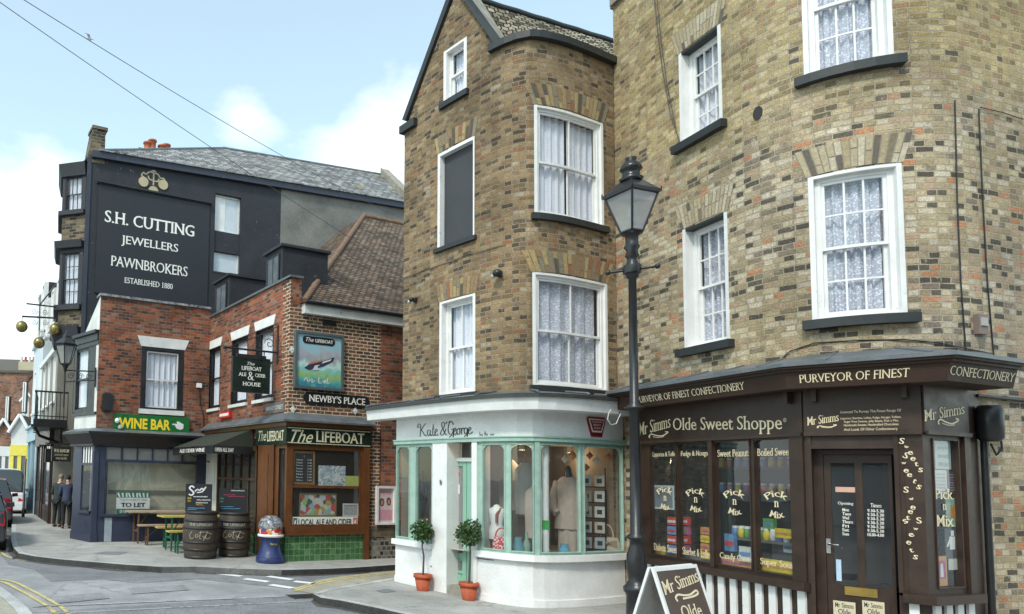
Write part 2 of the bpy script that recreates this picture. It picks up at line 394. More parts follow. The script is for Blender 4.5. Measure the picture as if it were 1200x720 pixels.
b_red=brick('red brick',[(0,(.10,.05,.04)),(.16,(.30,.085,.04)),(.34,(.36,.11,.05)),(.5,(.24,.075,.04)),(.66,(.40,.13,.06)),(.8,(.18,.08,.055)),(.92,(.30,.17,.11))],(.22,.18,.15),stain=.5,w=.20,h=.076,ms=.009,wob=.02)
b_red2=brick('weathered red brown brick',[(0,(.09,.055,.045)),(.2,(.25,.10,.06)),(.4,(.30,.12,.07)),(.6,(.22,.10,.065)),(.8,(.29,.15,.09))],(.30,.26,.22),stain=.4,w=.24,h=.088,ms=.009)
b_white=brick('dark brick with white pointing',[(0,(.09,.045,.035)),(.3,(.19,.075,.045)),(.6,(.27,.11,.06)),(.8,(.15,.065,.045))],(.58,.50,.37),stain=.35,w=.20,h=.078,ms=.012,wob=.02,crev_shade=.1)
b_dark=brick('sooty brick',[(0,(.05,.045,.04)),(.3,(.15,.12,.08)),(.6,(.22,.17,.11)),(.85,(.10,.08,.06))],(.2,.17,.13),w=.24,h=.088)
tile_red=brick('clay roof tiles',[(0,(.10,.08,.062)),(.25,(.17,.13,.10)),(.5,(.22,.17,.135)),(.75,(.14,.115,.09)),(.9,(.26,.20,.155))],(.025,.02,.016),w=.17,h=.12,ms=.018,stain=.4,bmp=1.,wob=.006,zone=((1.2,1.1,1.0),(1,.95,.9)))
slate=brick('grey slates',[(0,(.16,.17,.18)),(.3,(.24,.25,.26)),(.55,(.32,.325,.33)),(.8,(.20,.21,.215)),(.93,(.30,.27,.17))],(.07,.07,.07),w=.28,h=.17,ms=.008,stain=.3,bmp=.7,wob=.02)
green_tile=brick('green glazed tiles',[(0,(.055,.14,.05)),(.3,(.075,.185,.07)),(.6,(.06,.16,.06)),(.85,(.10,.23,.09))],(.30,.38,.27),w=.125,h=.125,ms=.004,off=0,stain=.12,rough=.18,bmp=.2,wob=.002)
cobble=brick('knapped flint',[(0,(.03,.03,.03)),(.3,(.09,.085,.08)),(.6,(.17,.16,.14)),(.85,(.28,.26,.22))],(.26,.24,.2),w=.13,h=.11,ms=.02,stain=.2,wob=.07)
W_=paint('white paint',(.74,.74,.73),.5,var=.09,scale=5,chips=(13,.62),chipcol=(.34,.32,.29))
W2=paint('old white paint',(.66,.66,.64),.6,var=.16,chips=(9,.6),chipcol=(.25,.24,.22))
render_w=paint('white render',(.74,.74,.735),.85,var=.13,scale=2.2,bmp=.4,chips=(4,.66),chipcol=(.42,.41,.38))
BLK=paint('black paint',(.018,.018,.02),.35,var=.3,chips=(30,.70),chipcol=(.3,.3,.29))
NAVY=paint('black wall paint',(.027,.029,.037),.75,var=.5,scale=1.6,bmp=.5,chips=(7,.635),chipcol=(.24,.24,.25))
NAVY2=paint('navy shopfront paint',(.035,.042,.075),.42,var=.2)
GREYR=paint('grey cement render',(.19,.185,.17),.9,var=.35,scale=1.1,bmp=.4,chips=(7,.66),chipcol=(.3,.29,.24))
MINT=paint('mint green paint',(.32,.465,.40),.5,var=.16,scale=7,chips=(22,.66),chipcol=(.5,.52,.48))
MINTD=paint('mint door paint',(.24,.44,.34),.4,var=.06)
BRN=paint('chocolate brown paint',(.042,.024,.017),.45,var=.35,scale=5,spec=.4,chips=(24,.68),chipcol=(.16,.12,.09))
BRN2=paint('chocolate fascia paint',(.045,.026,.018),.6,var=.15,spec=.25)
CREAM=paint('cream lettering',(.78,.66,.44),.6,var=.05,bmp=0)
CREAMW=paint('off white lettering',(.82,.80,.74),.6,var=.04,bmp=0)
YEL=paint('yellow lettering',(.85,.62,.03),.5,var=.03,bmp=0)
LEAD=paint('lead flashing',(.14,.155,.17),.45,var=.3,scale=4,metal=.2)
STONE=paint('weathered stone coping',(.30,.28,.23),.9,var=.35,scale=4,bmp=.5)
DSTONE=paint('dark painted sill',(.022,.026,.028),.55,var=.3,scale=5,bmp=.2,chips=(20,.66),chipcol=(.2,.22,.18))
VWOOD=wood('varnished brown timber',(.18,.070,.028),.5,rough=.28)
DWOOD=wood('dark oak',(.075,.055,.04),.5,rough=.6)
PINE=wood('worn pine plank',(.42,.30,.17),.7,rough=.6,axis=0)
GLS=glass('window glass',(.99,.99,.99),.7,dirty=0.)
GLSD=glass('shop glass',(.9,.93,.93),.85)
LACE=lace('lace net curtain',(.74,.78,.90),.58,38)
LACE2=lace('fine net curtain',(.76,.79,.88),.8,80)
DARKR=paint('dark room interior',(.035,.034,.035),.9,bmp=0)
ROOMT=paint('tan shop interior',(.24,.20,.155),.9,bmp=0)
GLDP=paint('brass',(.50,.34,.10),.3,metal=.9,var=.1,bmp=0)
# ------------------------------------------------------------------ lettering
_tcache={}
def text2d(txt,serif=False,bold=0.,shear=0.,spacing=1.):
    key=(txt,serif,bold,shear,spacing)
    if key in _tcache: return _tcache[key]
    cu=bpy.data.curves.new('t','FONT'); cu.body=txt; cu.size=1; cu.resolution_u=3; cu.offset=bold; cu.shear=shear; cu.space_character=spacing
    ob=bpy.data.objects.new('t',cu); COL.objects.link(ob)
    dg=bpy.context.evaluated_depsgraph_get(); dg.update()
    me=bpy.data.meshes.new_from_object(ob.evaluated_get(dg))
    V=[(v.co.x,v.co.y) for v in me.vertices]; Fc=[tuple(p.vertices) for p in me.polygons]
    if serif:
        cnt={}; own={}
        for p in me.polygons:
            vs=list(p.vertices)
            for i in range(len(vs)):
                e=(vs[i],vs[(i+1)%len(vs)]); k=tuple(sorted(e)); cnt[k]=cnt.get(k,0)+1; own[k]=e
        ny=[0.]*len(V); nw=[0.]*len(V); nx=[0.]*len(V)
        for k,n in cnt.items():
            if n!=1: continue
            a,b=own[k]; dx=V[b][0]-V[a][0]; dy=V[b][1]-V[a][1]; l=math.hypot(dx,dy) or 1
            for i in (a,b): ny[i]+=-dx/l; nx[i]+=dy/l; nw[i]+=1
        t=.024
        N2=[]
        for i,(x,y) in enumerate(V):
            q=ny[i]/nw[i]*1.0 if nw[i] else 0
            if abs(q)>.45: q=math.copysign(1,q)*min(1,abs(q)*1.3)
            N2.append((x,y-t*q))
        extra=[]
        for k,n in cnt.items():
            if n!=1: continue
            a,b=k; xa,ya=V[a]; xb,yb=V[b]
            if abs(ya-yb)<.006 and .05<abs(xa-xb)<.17:
                y=(ya+yb)/2
                for l,up in ((0,0),(.449,1),(.682,1),(-.23,0)):
                    if abs(y-l)<.02+abs(bold):
                        x0,x1=min(xa,xb),max(xa,xb); yy=y-t if up else y+t; sg=-1 if up else 1
                        if up and l==.449: sides=(0,)
                        elif up and abs(l-.682)<.01 and x1-x0>.11: sides=(0,1)
                        else: sides=(0,1)
                        for sd in sides:
                            xe=x0 if sd==0 else x1; xo=xe-.055 if sd==0 else xe+.055
                            extra.append([(xo,yy),(xe,yy),(xe,yy+sg*.06),(xo,yy+sg*.018)])
            elif abs(xa-xb)<.004 and .06<abs(ya-yb)<.12:
                x=(xa+xb)/2; y0,y1=min(ya,yb),max(ya,yb)
                if abs(y0)<.02: extra.append([(x-.035,y1-t),(x,y1-t),(x+.004,y1+.05),(x-.006,y1+.05)])
                elif abs(y1-.682)<.02: extra.append([(x-.035,y0+t),(x,y0+t),(x+.004,y0-.05),(x-.006,y0-.05)])
        V=N2
        for q in extra:
            k=len(V); V+=q; Fc.append((k,k+1,k+2,k+3))
    bpy.data.objects.remove(ob); bpy.data.curves.remove(cu); bpy.data.meshes.remove(me)
    xs=[v[0] for v in V]; ys=[v[1] for v in V]
    r=(V,Fc,min(xs),max(xs),min(ys),max(ys)); _tcache[key]=r; return r
def put_text(mb,txt,box,fmap,serif=False,bold=0.,shear=0.,mi=0,keep=False,warp=None,spacing=1.):
    """fit txt into box=(u0,u1,v0,v1) and map with fmap(u,v)->3D"""
    V,Fc,x0,x1,y0,y1=text2d(txt,serif,bold,shear,spacing); u0,u1,v0,v1=box
    if keep:
        k=min((u1-u0)/(x1-x0),(v1-v0)/(y1-y0)); cu=(u0+u1)/2; cv=(v0+v1)/2
        T=lambda x,y:(cu+(x-(x0+x1)/2)*k, cv+(y-(y0+y1)/2)*k)
    else: T=lambda x,y:(u0+(x-x0)/(x1-x0)*(u1-u0), v0+(y-y0)/(y1-y0)*(v1-v0))
    b=len(mb.v); 
    for x,y in V:
        u,v=T(x,y)
        if warp: u,v=warp(u,v)
        mb.v.append(Vector(fmap(u,v)))
    for f in Fc: mb.f.append(tuple(i+b for i in f)); mb.uv.append([(0,0)]*len(f)); mb.mi.append(mi); mb.sm.append(False)
    return mb
def wall_text(name,parent,P,txt,box,d,mat,**kw):
    mb=MB(); items=txt if isinstance(txt,list) else [(txt,box)]
    for t,b in items: put_text(mb,t,b,lambda u,v:P.P(u,v,d),**kw)
    return mb.build(name,mat,parent)
def stroke(mb,pts,w,fmap,mi=0,thin=None):
    """a pen stroke of polyline pts in (u,v), width w"""
    n=len(pts); L=[];R_=[]
    for i,(x,y) in enumerate(pts):
        a=pts[max(0,i-1)]; b=pts[min(n-1,i+1)]
        dx,dy=b[0]-a[0],b[1]-a[1]; l=math.hypot(dx,dy) or 1
        ww=w*(.45+.55*abs(dy)/l) if thin is None else w*(thin+(1-thin)*abs(dy)/l)
        L.append(fmap(x-dy/l*ww/2,y+dx/l*ww/2)); R_.append(fmap(x+dy/l*ww/2,y-dx/l*ww/2))
    for i in range(n-1): mb.face([R_[i],R_[i+1],L[i+1],L[i]],mi=mi)
def crv(pts,n=6):   # catmull-rom through 2D points
    c=[Vector(p) for p in pts]; c=[c[0]*2-c[1]]+c+[c[-1]*2-c[-2]]; o=[]
    for i in range(1,len(c)-2):
        p0,p1,p2,p3=c[i-1:i+3]
        for k in range(n):
            t=k/n; q=.5*((2*p1)+(p2-p0)*t+(2*p0-5*p1+4*p2-p3)*t*t+(3*p1-p0-3*p2+p3)*t**3); o.append((q.x,q.y))
    o.append(tuple(c[-2])); return o
# ------------------------------------------------------------------ surveyed plans
Fd, Sd = Vector((.913,.407)).normalized(), Vector((-.407,.914)).normalized()
P0 = G(335,658).to_2d()
A_s = None
def meet(o,d,px,py=560):       # walk from o along d until the bearing of px
    D=ray(px,py); k=-(o.x*D.y-o.y*D.x)/(d.x*D.y-d.y*D.x); return o+d*k
PA = meet(P0,Sd,242,560)       # inner corner pub / wine bar
PC = meet(PA,Fd,110,560)       # street corner of wine bar
PB = meet(PC,Sd,98,300)        # corner of the tall black building
pub_front = Path([P0,P0+Fd*6])
pub_side = Path([PA,P0])
wine_front = Path([PC,PA])
wine_side = Path([PC+Sd*2.2,PC])
blk_front = Path([PB,PB+Fd*14])
blk_side = Path([PB+Sd*9,PB])
KA = Vector((3.0,12.46))
_k=lambda px,py:G(px,py).to_2d()
kg_ctrl=[_k(463,681),_k(508,691.5),_k(545,699.5),_k(565,703.5),_k(590,708),_k(625,712),_k(665,711.5),_k(700,709),_k(733,706)]
KG = smooth_path(kg_ctrl,.14)
for q in kg_ctrl: print('kg',tuple(round(v,2) for v in q))
def inset(P,d,ext0=0,ext1=0): return Path([ (p+v*-d) for p,v in zip(P.p,P.vn)])
KGU = inset(KG,.13); _e=(KGU.p[-1]-KGU.p[-2]).normalized(); KGL=KGU.L; KGU=Path(KGU.p+[KGU.p[-1]+_e*.35])            # upper brickwork set back from the shopfront
# sweet shop building
SJ = Vector((6.12,10.80)); SLd=Vector((.148,-.989)).normalized(); SRd=Vector((.96,.27)).normalized()
S_far = meet(SJ,SLd,718.5,34)
SA = SJ+SLd*2.15; 
_a=Vector((8.05,7.50))
k=-((SA-_a).x*SLd.y-(SA-_a).y*SLd.x)/(SRd.x*SLd.y-SRd.y*SLd.x)
# intersection of the two wall lines
den=SLd.x*SRd.y-SLd.y*SRd.x; t=((_a-SA).x*SRd.y-(_a-SA).y*SRd.x)/den
SI = SA+SLd*t
tl=1.62; ss=SI-SLd*tl; se=SI+SRd*tl
arc=arc_pts(ss,SI,se,14)
SIM = Path([S_far]+[S_far.lerp(ss,.5)]+arc+[se+SRd*2,se+SRd*9])
print('SI',SI,'ss',ss,'se',se)
# ------------------------------------------------------------------ ground
ROAD=asphalt('road asphalt',(.30,.30,.305),.2,rough=.8,grain=55)
ROADD=asphalt('darker road patch',(.21,.213,.222),.2,rough=.8,grain=55)
ROADL=asphalt('pale concrete road patch',(.38,.355,.28),.16)
PAV=asphalt('pavement tarmac',(.33,.325,.305),.2,grain=60)
PAV2=asphalt('pale paving',(.36,.34,.27),.15)
KERB=asphalt('granite kerb',(.42,.42,.41),.3,grain=60)
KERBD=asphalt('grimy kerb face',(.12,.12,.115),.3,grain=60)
YLN=paint('worn yellow road paint',(.58,.48,.20),.8,var=.25,chips=(14,.52),chipcol=(.15,.15,.15))
WLN=paint('worn white road paint',(.78,.78,.77),.8,var=.15,chips=(12,.62),chipcol=(.17,.17,.17))
WLNF=paint('faded white road paint',(.46,.47,.48),.8,var=.25,chips=(10,.5),chipcol=(.15,.15,.155))
mb=MB()
n=40; S=700
for i in range(n):
    for j in range(n):
        x0=-S+2*S*i/n; x1=-S+2*S*(i+1)/n; y0=-S+2*S*j/n; y1=-S+2*S*(j+1)/n
        mb.face([(x0,y0,0),(x1,y0,0),(x1,y1,0),(x0,y1,0)])
struct(mb.build('road',ROAD))
KH=.12
def slab(name,mat,poly,z=KH,kerb=None,side=KERBD):
    """pavement slab from a plan polygon (ccw), with vertical faces"""
    m=MB(); m.face([(p[0],p[1],z) for p in poly])
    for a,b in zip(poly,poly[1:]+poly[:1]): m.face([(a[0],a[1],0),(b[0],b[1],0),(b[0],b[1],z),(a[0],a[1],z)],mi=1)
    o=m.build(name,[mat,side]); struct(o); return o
def ribbon(name,mat,pts,w,z,h=0,side=0,kind=True):
    """strip along a plan polyline; side=+1 lies to the left of it"""
    m=MB(); pts=[Vector(p[:2]) for p in pts]; n=len(pts); L=[];R_=[]
    for i,p in enumerate(pts):
        a=pts[max(0,i-1)]; b=pts[min(n-1,i+1)]; d=(b-a).normalized(); nn=Vector((-d.y,d.x))
        lo,hi=((-w/2,w/2) if side==0 else ((0,w) if side>0 else (-w,0)))
        L.append(p+nn*hi); R_.append(p+nn*lo)
    for i in range(n-1):
        m.face([(R_[i].x,R_[i].y,z),(R_[i+1].x,R_[i+1].y,z),(L[i+1].x,L[i+1].y,z),(L[i].x,L[i].y,z)])
        if h:
            for Q,rev in ((R_,1),(L,0)):
                q=[(Q[i].x,Q[i].y,z-h),(Q[i+1].x,Q[i+1].y,z-h),(Q[i+1].x,Q[i+1].y,z),(Q[i].x,Q[i].y,z)]
                m.face(q if rev else q[::-1],mi=1)
    if h:
        for i,s_ in ((0,1),(n-1,0)):
            m.face([(R_[i].x,R_[i].y,z-h),(R_[i].x,R_[i].y,z),(L[i].x,L[i].y,z),(L[i].x,L[i].y,z-h)],mi=1)
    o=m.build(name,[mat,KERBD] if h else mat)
    return struct(o) if kind else o
g2=lambda px,py,z=KH:G(px,py,z).to_2d()
# block pavement (pub, wine bar, far street)
far=Vector(g2(14,612)); 
kerb_line=[Vector((-27,72)),Vector((-15.5,48)),Vector((-11.6,38)),Vector((-9.6,31.3)),Vector((-8.3,26.2)),far, g2(13.5,622), g2(13,633), g2(15,641), g2(22,648.5), g2(40,652), g2(70,655.5), g2(100,658), g2(150,662), g2(190,664.5)]
front_edge=[g2(230,664), g2(280,666.5), g2(330,668), g2(375,667), g2(412,665.5), g2(463,662)]
fe_end=front_edge[-1]+ (front_edge[-1]-front_edge[-2]).normalized()*5
kl=[Vector(p) for p in kerb_line]
allp=kl+[Vector(p) for p in front_edge]+[fe_end]
poly=allp+[fe_end+Sd*14, PB+Fd*14+Sd*60]
slab('pavement',PAV,poly,KH-.004)
ribbon('kerb',KERB,kl[:],.13,KH,.119,side=1)
ribbon('kerb',KERB,[Vector(p) for p in front_edge[2:]]+[fe_end],.12,KH,.119,side=1)
# right-hand pavement (dress shop, sweet shop)
tip=[g2(733,600)]
edge=[g2(463,676,.1)+Vector((.9,2.2)), g2(463,677), g2(430,682.5), g2(400,687.5), g2(378,691.5), g2(367,696), g2(376,700.5), g2(400,704), g2(444,713), g2(480,721), g2(560,741), g2(700,790)]
e2=[Vector(p) for p in edge]
poly=e2[1:]+[Vector((4.4,2.0)),Vector((6,-8)),Vector((30,-8)),Vector((30,30)),Vector((6.5,17)),Vector((4.2,14.2))]
slab('pavement',PAV,poly,KH-.004)
ribbon('kerb',KERB,e2[5:]+[Vector((4.4,2.0)),Vector((6,-8))],.13,KH,.119,side=1)
ribbon('kerb',KERB,e2[:6],.11,KH,.119,side=1)
# near left corner pavement
e3=[g2(-90,672),g2(-30,680),g2(0,687),g2(18,700),g2(32,712),g2(42,724),g2(60,760),g2(80,830)]
e3=[Vector(p) for p in e3]
poly=e3+[Vector((-1.0,1.0)),Vector((-30,-5)),Vector((-60,10)),Vector((-30,16))]
slab('pavement',PAV2,poly[::-1],KH-.004)
ribbon('kerb',KERB,e3,.17,KH,.119,side=-1)
# carriageway patches and markings
def flat(name,mat,pts,z): 
    m=MB(); m.face([(p[0],p[1],z) for p in pts]); return struct(m.build(name,mat))
r0=lambda px,py:G(px,py,0).to_2d()
dark=[r0(*p) for p in ((0,650),(60,652),(150,664),(240,672),(330,676),(420,668),(470,664),(470,672),(420,677),(345,690),(300,686),(232,679),(160,684),(120,679),(60,682),(40,668),(10,662))]
flat('road_patch',ROADD,[p for p in dark][::-1],.004)
pale=[r0(*p) for p in ((345,692),(372,680),(415,674),(480,668),(500,690),(463,680),(420,684),(372,697))]
flat('road_patch',ROADL,pale[::-1],.006)
near=[r0(*p) for p in ((35,719),(200,707.5),(380,696),(372,699),(380,706),(420,714),(470,726),(560,748),(700,800),(500,900),(100,900))]
flat('road_patch',ROADD,near[::-1],.006)
mk=[]
for (a,b) in (((256,667),(283,669.5)),((285,671),(312,674)),((314,676),(342,680)),((345,682),(368,684.5)),((213,664.8),(232,667)),
              ((228,668.5),(254,670.5)),((256,673),(283,676)),((287,679),(314,682.5)),((317,686),(343,690))):
    A,B=r0(*a),r0(*b); mk.append((A,B))
m=MB()
for A,B in mk:
    d=(B-A).normalized(); nn=Vector((-d.y,d.x))*.09
    m.face([(q.x,q.y,.010) for q in (A-nn,B-nn,B+nn,A+nn)])
struct(m.build('road_marking',WLN))
yl=[r0(*p) for p in ((346,693),(362,688),(385,682.5),(415,677.5),(470,672),(540,666))]
c=[Vector(p) for p in crv(yl,5)]
for off in (.0,.17):
    q=[p+Vector((0,off)) for p in c]; ribbon('road_marking',YLN,q,.07,.010)
yl=[Vector(p) for p in crv([r0(*p) for p in ((388,703),(430,711),(480,722),(560,742),(700,790))],4)]
for off in (-.02,-.17): ribbon('road_marking',YLN,[p+Vector((off,off*.6)) for p in yl],.06,.012)
yl=[Vector(p) for p in crv([r0(*p) for p in ((-40,677),(0,682),(22,692),(40,702),(62,717),(80,745))],4)]
for off in (0,.16): ribbon('road_marking',YLN,[p+Vector((off,off*.3)) for p in yl],.065,.012)
yl=[Vector(p) for p in crv([r0(*p) for p in ((3,600),(3,615),(3,635),(9,648),(25,655),(60,660),(150,667),(205,667))],4)]
ribbon('road_marking',YLN,[p+Vector((-.1,-.1)) for p in yl],.06,.011)
for a,b in (((38,712),(400,697)),((40,721),(402,703.5))):
    ribbon('road_marking',WLNF,[r0(*a),r0(*b)],.045,.012)
flat('manhole_cover',ROADD,[g2(*p,z=KH+.002) for p in ((110,649),(122,646.5),(150,647),(140,650))][::-1],KH+.002)
flat('manhole_cover',ROADD,[g2(*p,z=KH+.002) for p in ((440,692),(455,690),(464,693),(450,695))][::-1],KH+.002)
# ------------------------------------------------------------------ sky and light
SUN_EL,SUN_ROT=math.radians(48),math.radians(215)
w=bpy.data.worlds.new('World'); sc.world=w; w.use_nodes=True
N=w.node_tree.nodes; L=w.node_tree.links; bg=N['Background']
sk=N.new('ShaderNodeTexSky'); sk.sky_type='NISHITA'; sk.sun_disc=False; sk.sun_elevation=SUN_EL; sk.sun_rotation=SUN_ROT
sk.air_density=1.0; sk.dust_density=.8; sk.ozone_density=1.3
tc=N.new('ShaderNodeTexCoord'); v=tc.outputs['Generated']
mp=N.new('ShaderNodeMapping'); mp.inputs['Scale'].default_value=(1,1,1.7); L.new(v,mp.inputs[0])
n1=noise(N,L,mp.outputs[0],2.6,9,.56,.15)
sx=N.new('ShaderNodeSeparateXYZ'); L.new(v,sx.inputs[0])
lowband=mapr(N,L,sx.outputs[2],.02,.62,.20,-.10)
def blob(px,py,wid,amp):
    d=ray(px,py).normalized(); vm=N.new('ShaderNodeVectorMath'); vm.operation='DISTANCE'; L.new(v,vm.inputs[0]); vm.inputs[1].default_value=d
    return mapr(N,L,vm.outputs['Value'],0,wid,amp,0)
acc=n1.outputs[0]
for x in (lowband,blob(15,250,.16,.28),blob(440,160,.13,.24),blob(290,135,.06,.16)):
    a=N.new('ShaderNodeMath'); a.operation='ADD'; L.new(acc,a.inputs[0]); L.new(x,a.inputs[1]); acc=a.outputs[0]
cl=mapr(N,L,acc,.60,.80,.20,.97)
col=mixc(N,L,'MULTIPLY',1.,sk.outputs[0],(2.5,2.75,2.15))
col=mixc(N,L,'MIX',cl,col,(10.6,10.7,10.9))
L.new(col,bg.inputs[0]); bg.inputs[1].default_value=.10
sun=bpy.data.lights.new('sun','SUN'); so=bpy.data.objects.new('sun',sun); COL.objects.link(so)
sun.energy=1.8; sun.angle=math.radians(9); sun.color=(1,.95,.87)
# sky rotation r (clockwise from +Y): direction to the sun
dv=Vector((math.sin(SUN_ROT)*math.cos(SUN_EL),math.cos(SUN_ROT)*math.cos(SUN_EL),math.sin(SUN_EL)))
so.rotation_euler=dv.to_track_quat('Z','Y').to_euler(); so.location=dv*50
sc.view_settings.view_transform='Standard'; sc.view_settings.look='None'; sc.view_settings.exposure=.5; sc.view_settings.gamma=1

# gutters' grime, drain grates and trench reinstatements
GRIM=asphalt('gutter grime',(.10,.098,.09),.35,grain=40)
def grime(pts,w,z,seed):
    rr=random.Random(seed); pts=[Vector(p[:2]) for p in pts]; out=[]
    for a,b in zip(pts,pts[1:]):
        n=max(1,int((b-a).length/.35)); out+= [a.lerp(b,k/n) for k in range(n)]
    m=MB(); L_=[];R_=[]
    for i,p in enumerate(out[:-1]):
        d=(out[i+1]-p).normalized(); nn=Vector((d.y,-d.x)); L_.append(p); R_.append(p+nn*w*rr.uniform(.3,1.2))
    for i in range(len(L_)-1): m.face([(L_[i].x,L_[i].y,z),(R_[i].x,R_[i].y,z),(R_[i+1].x,R_[i+1].y,z),(L_[i+1].x,L_[i+1].y,z)][::-1])
    struct(m.build('gutter_dirt',GRIM))
grime(kl[4:],.16,.013,1); grime(front_edge,.10,.013,2); grime(e2[1:]+[Vector((4.4,2.0))],.12,.013,3)
for k,(pts) in enumerate((((150,690),(215,686),(222,692),(155,697)),((60,700),(118,695),(128,702),(66,708)))):
    flat('road_patch',asphalt('road repair',(.255,.255,.262),.2,grain=55),[r0(*p) for p in pts][::-1],.0085+.001*k)
IRN=paint('worn iron',(.09,.085,.08),.5,metal=.5,var=.3)
for px,py in ((28,654.5),(356,700)):
    c_=r0(px,py); m=MB(); M=Matrix.Translation((c_.x,c_.y,.016))@Matrix.Rotation(.35,4,'Z')
    for k in range(7): m.box(-.22,.22,-.16+k*.05,-.14+k*.05,-.004,.004,M=M)
    m.box(-.24,-.22,-.18,.18,-.004,.004,M=M); m.box(.22,.24,-.18,.18,-.004,.004,M=M); struct(m.build('drain_grate',IRN))
# ------------------------------------------------------------------ windows
def sheet_wavy(mb,P,s0,s1,z0,z1,d,amp,waves,n=None,seed=0):
    n=n or max(8,int(waves*10)); rr=random.Random(seed); ph=[rr.random()*6 for _ in range(3)]
    rows=[];uvs=[]
    for zi in range(2):
        z=z0 if zi==0 else z1; row=[];uv=[]
        for i in range(n+1):
            k=i/n; s=s0+(s1-s0)*k
            a=amp*(math.sin(k*waves*6.283+ph[0])+.5*math.sin(k*waves*13.7+ph[1])+.3*math.sin(k*5+ph[2]))
            row.append(P.P(s,z,d+a)); uv.append((s,z))
        rows.append(row); uvs.append(uv)
    b=len(mb.v); mb.grid(rows,0,True,False,uvs)
def sash_window(parent,P,rc,depth=.11,cols=3,rows=2,fm=None,curtain=None,sill=DSTONE,name='window',fw=.055,sash_w=.04,bar=.018,
                reveal=.035,split=.5,sill_o=(.06,.07,.09),gls=None,seed=1,rev_mat=None,head=None,curt_gap=0.,label=None,sm=None,cur_top=0.):
    fm=fm or W_; gls=gls or GLS; sm=sm or fm
    s0,s1,z0,z1=rc; D=-depth
    m=MB(); r=reveal
    m.wbox(P,s0,s0+r,z0,z1,D-.05,.004); m.wbox(P,s1-r,s1,z0,z1,D-.05,.004); m.wbox(P,s0+r,s1-r,z1-r*.7,z1,D-.05,.001,mi=1 if head else 0); m.wbox(P,s0+r,s1-r,z0,z0+.03,D-.05,.006)
    a0,a1,b0,b1=s0+r,s1-r,z0+.03,z1-r*.7
    f=fw
    m.wbox(P,a0,a0+f,b0,b1,D-.04,D+.035); m.wbox(P,a1-f,a1,b0,b1,D-.04,D+.035); m.wbox(P,a0+f,a1-f,b1-f*.8,b1,D-.04,D+.035); m.wbox(P,a0+f,a1-f,b0,b0+.03,D-.04,D+.04)
    win=m.build(name,[rev_mat or fm,head] if head else (rev_mat or fm),parent,label)
    a0+=f;a1-=f;b0+=.03;b1-=f*.8; zm=b0+(b1-b0)*split
    for (y0,y1,dd) in ((zm-.02,b1,D+.005),(b0,zm+.02,D-.03)):
        m=MB(); w=sash_w; dd0,dd1=dd-.014,dd+.014
        m.wbox(P,a0,a0+w,y0,y1,dd0,dd1); m.wbox(P,a1-w,a1,y0,y1,dd0,dd1)
        m.wbox(P,a0+w,a1-w,y1-w,y1,dd0,dd1); m.wbox(P,a0+w,a1-w,y0,y0+w*(1.3 if y0==b0 else 1),dd0,dd1)
        for i in range(1,cols):
            x=a0+w+(a1-a0-2*w)*i/cols; m.wbox(P,x-bar/2,x+bar/2,y0+w,y1-w,dd0+.003,dd1-.003)
        for j in range(1,rows):
            z=y0+w+(y1-y0-2*w)*j/rows; m.wbox(P,a0+w,a1-w,z-bar/2,z+bar/2,dd0+.005,dd1-.005)
        m.build('sash',sm,win)
        MB().wface(P,a0+w*.5,a1-w*.5,y0+w*.5,y1-w*.5,dd).build('pane',gls,win)
    if curtain:
        m=MB(); mid=(a0+a1)/2; g=curt_gap*(a1-a0)/2
        if g>0:
            sheet_wavy(m,P,a0,mid-g,b0,b1-cur_top,D-.08,.016,4,seed=seed); sheet_wavy(m,P,mid+g,a1,b0,b1-cur_top,D-.08,.016,4,seed=seed+5)
        else: sheet_wavy(m,P,a0,a1,b0,b1-cur_top,D-.08,.019,5.5,seed=seed)
        m.build('curtain',curtain,win)
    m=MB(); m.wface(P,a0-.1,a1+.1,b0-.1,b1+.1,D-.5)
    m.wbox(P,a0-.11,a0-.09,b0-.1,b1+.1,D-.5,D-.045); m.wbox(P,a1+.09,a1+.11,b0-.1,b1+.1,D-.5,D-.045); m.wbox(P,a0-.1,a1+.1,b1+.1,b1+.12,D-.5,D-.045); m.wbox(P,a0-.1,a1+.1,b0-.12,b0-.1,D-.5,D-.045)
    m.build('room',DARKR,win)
    if sill:
        m=MB(); e,h,o=sill_o; m.wbox(P,s0-e,s1+e,z0-h,z0+.005,-.06,o)
        m.build('sill',sill,win)
    return win
VOU=None
def voussoir_mat(name,stops,mortar):
    m,t,N,L,bs=nt(name); tc=N.new('ShaderNodeTexCoord'); s=N.new('ShaderNodeSeparateXYZ'); L.new(tc.outputs['UV'],s.inputs[0])
    r=ramp(N,stops,'CONSTANT'); L.new(s.outputs[0],r.inputs[0])
    n=noise(N,L,tc.outputs['Object'],30,4,.7); g=mapr(N,L,n.outputs[0],.25,.75,.65,1.25); c=N.new('ShaderNodeCombineColor'); [L.new(g,c.inputs[i]) for i in range(3)]
    L.new(mixc(N,L,'MULTIPLY',1.,r.outputs[0],c.outputs[0]),bs.inputs['Base Color']); bs.inputs['Roughness'].default_value=.9
    bump(N,L,n.outputs[0],.4,.01,bs); return m
MORT=paint('lime mortar',(.30,.275,.23),.95,var=.2,scale=8,bmp=.4)
MORT2=paint('lime mortar darker',(.25,.21,.15),.95,var=.25,scale=8,bmp=.4)
V_S=voussoir_mat('pale arch bricks',[(0,(.13,.11,.085)),(.10,(.42,.35,.23)),(.35,(.36,.29,.18)),(.55,(.48,.42,.31)),(.8,(.40,.33,.22)),(.93,(.2,.16,.11))],(.3,.28,.24))
V_K=voussoir_mat('brown arch bricks',[(0,(.10,.08,.06)),(.16,(.33,.23,.11)),(.4,(.26,.17,.09)),(.6,(.36,.27,.13)),(.8,(.28,.12,.065)),(.88,(.22,.19,.13))],(.3,.27,.2))
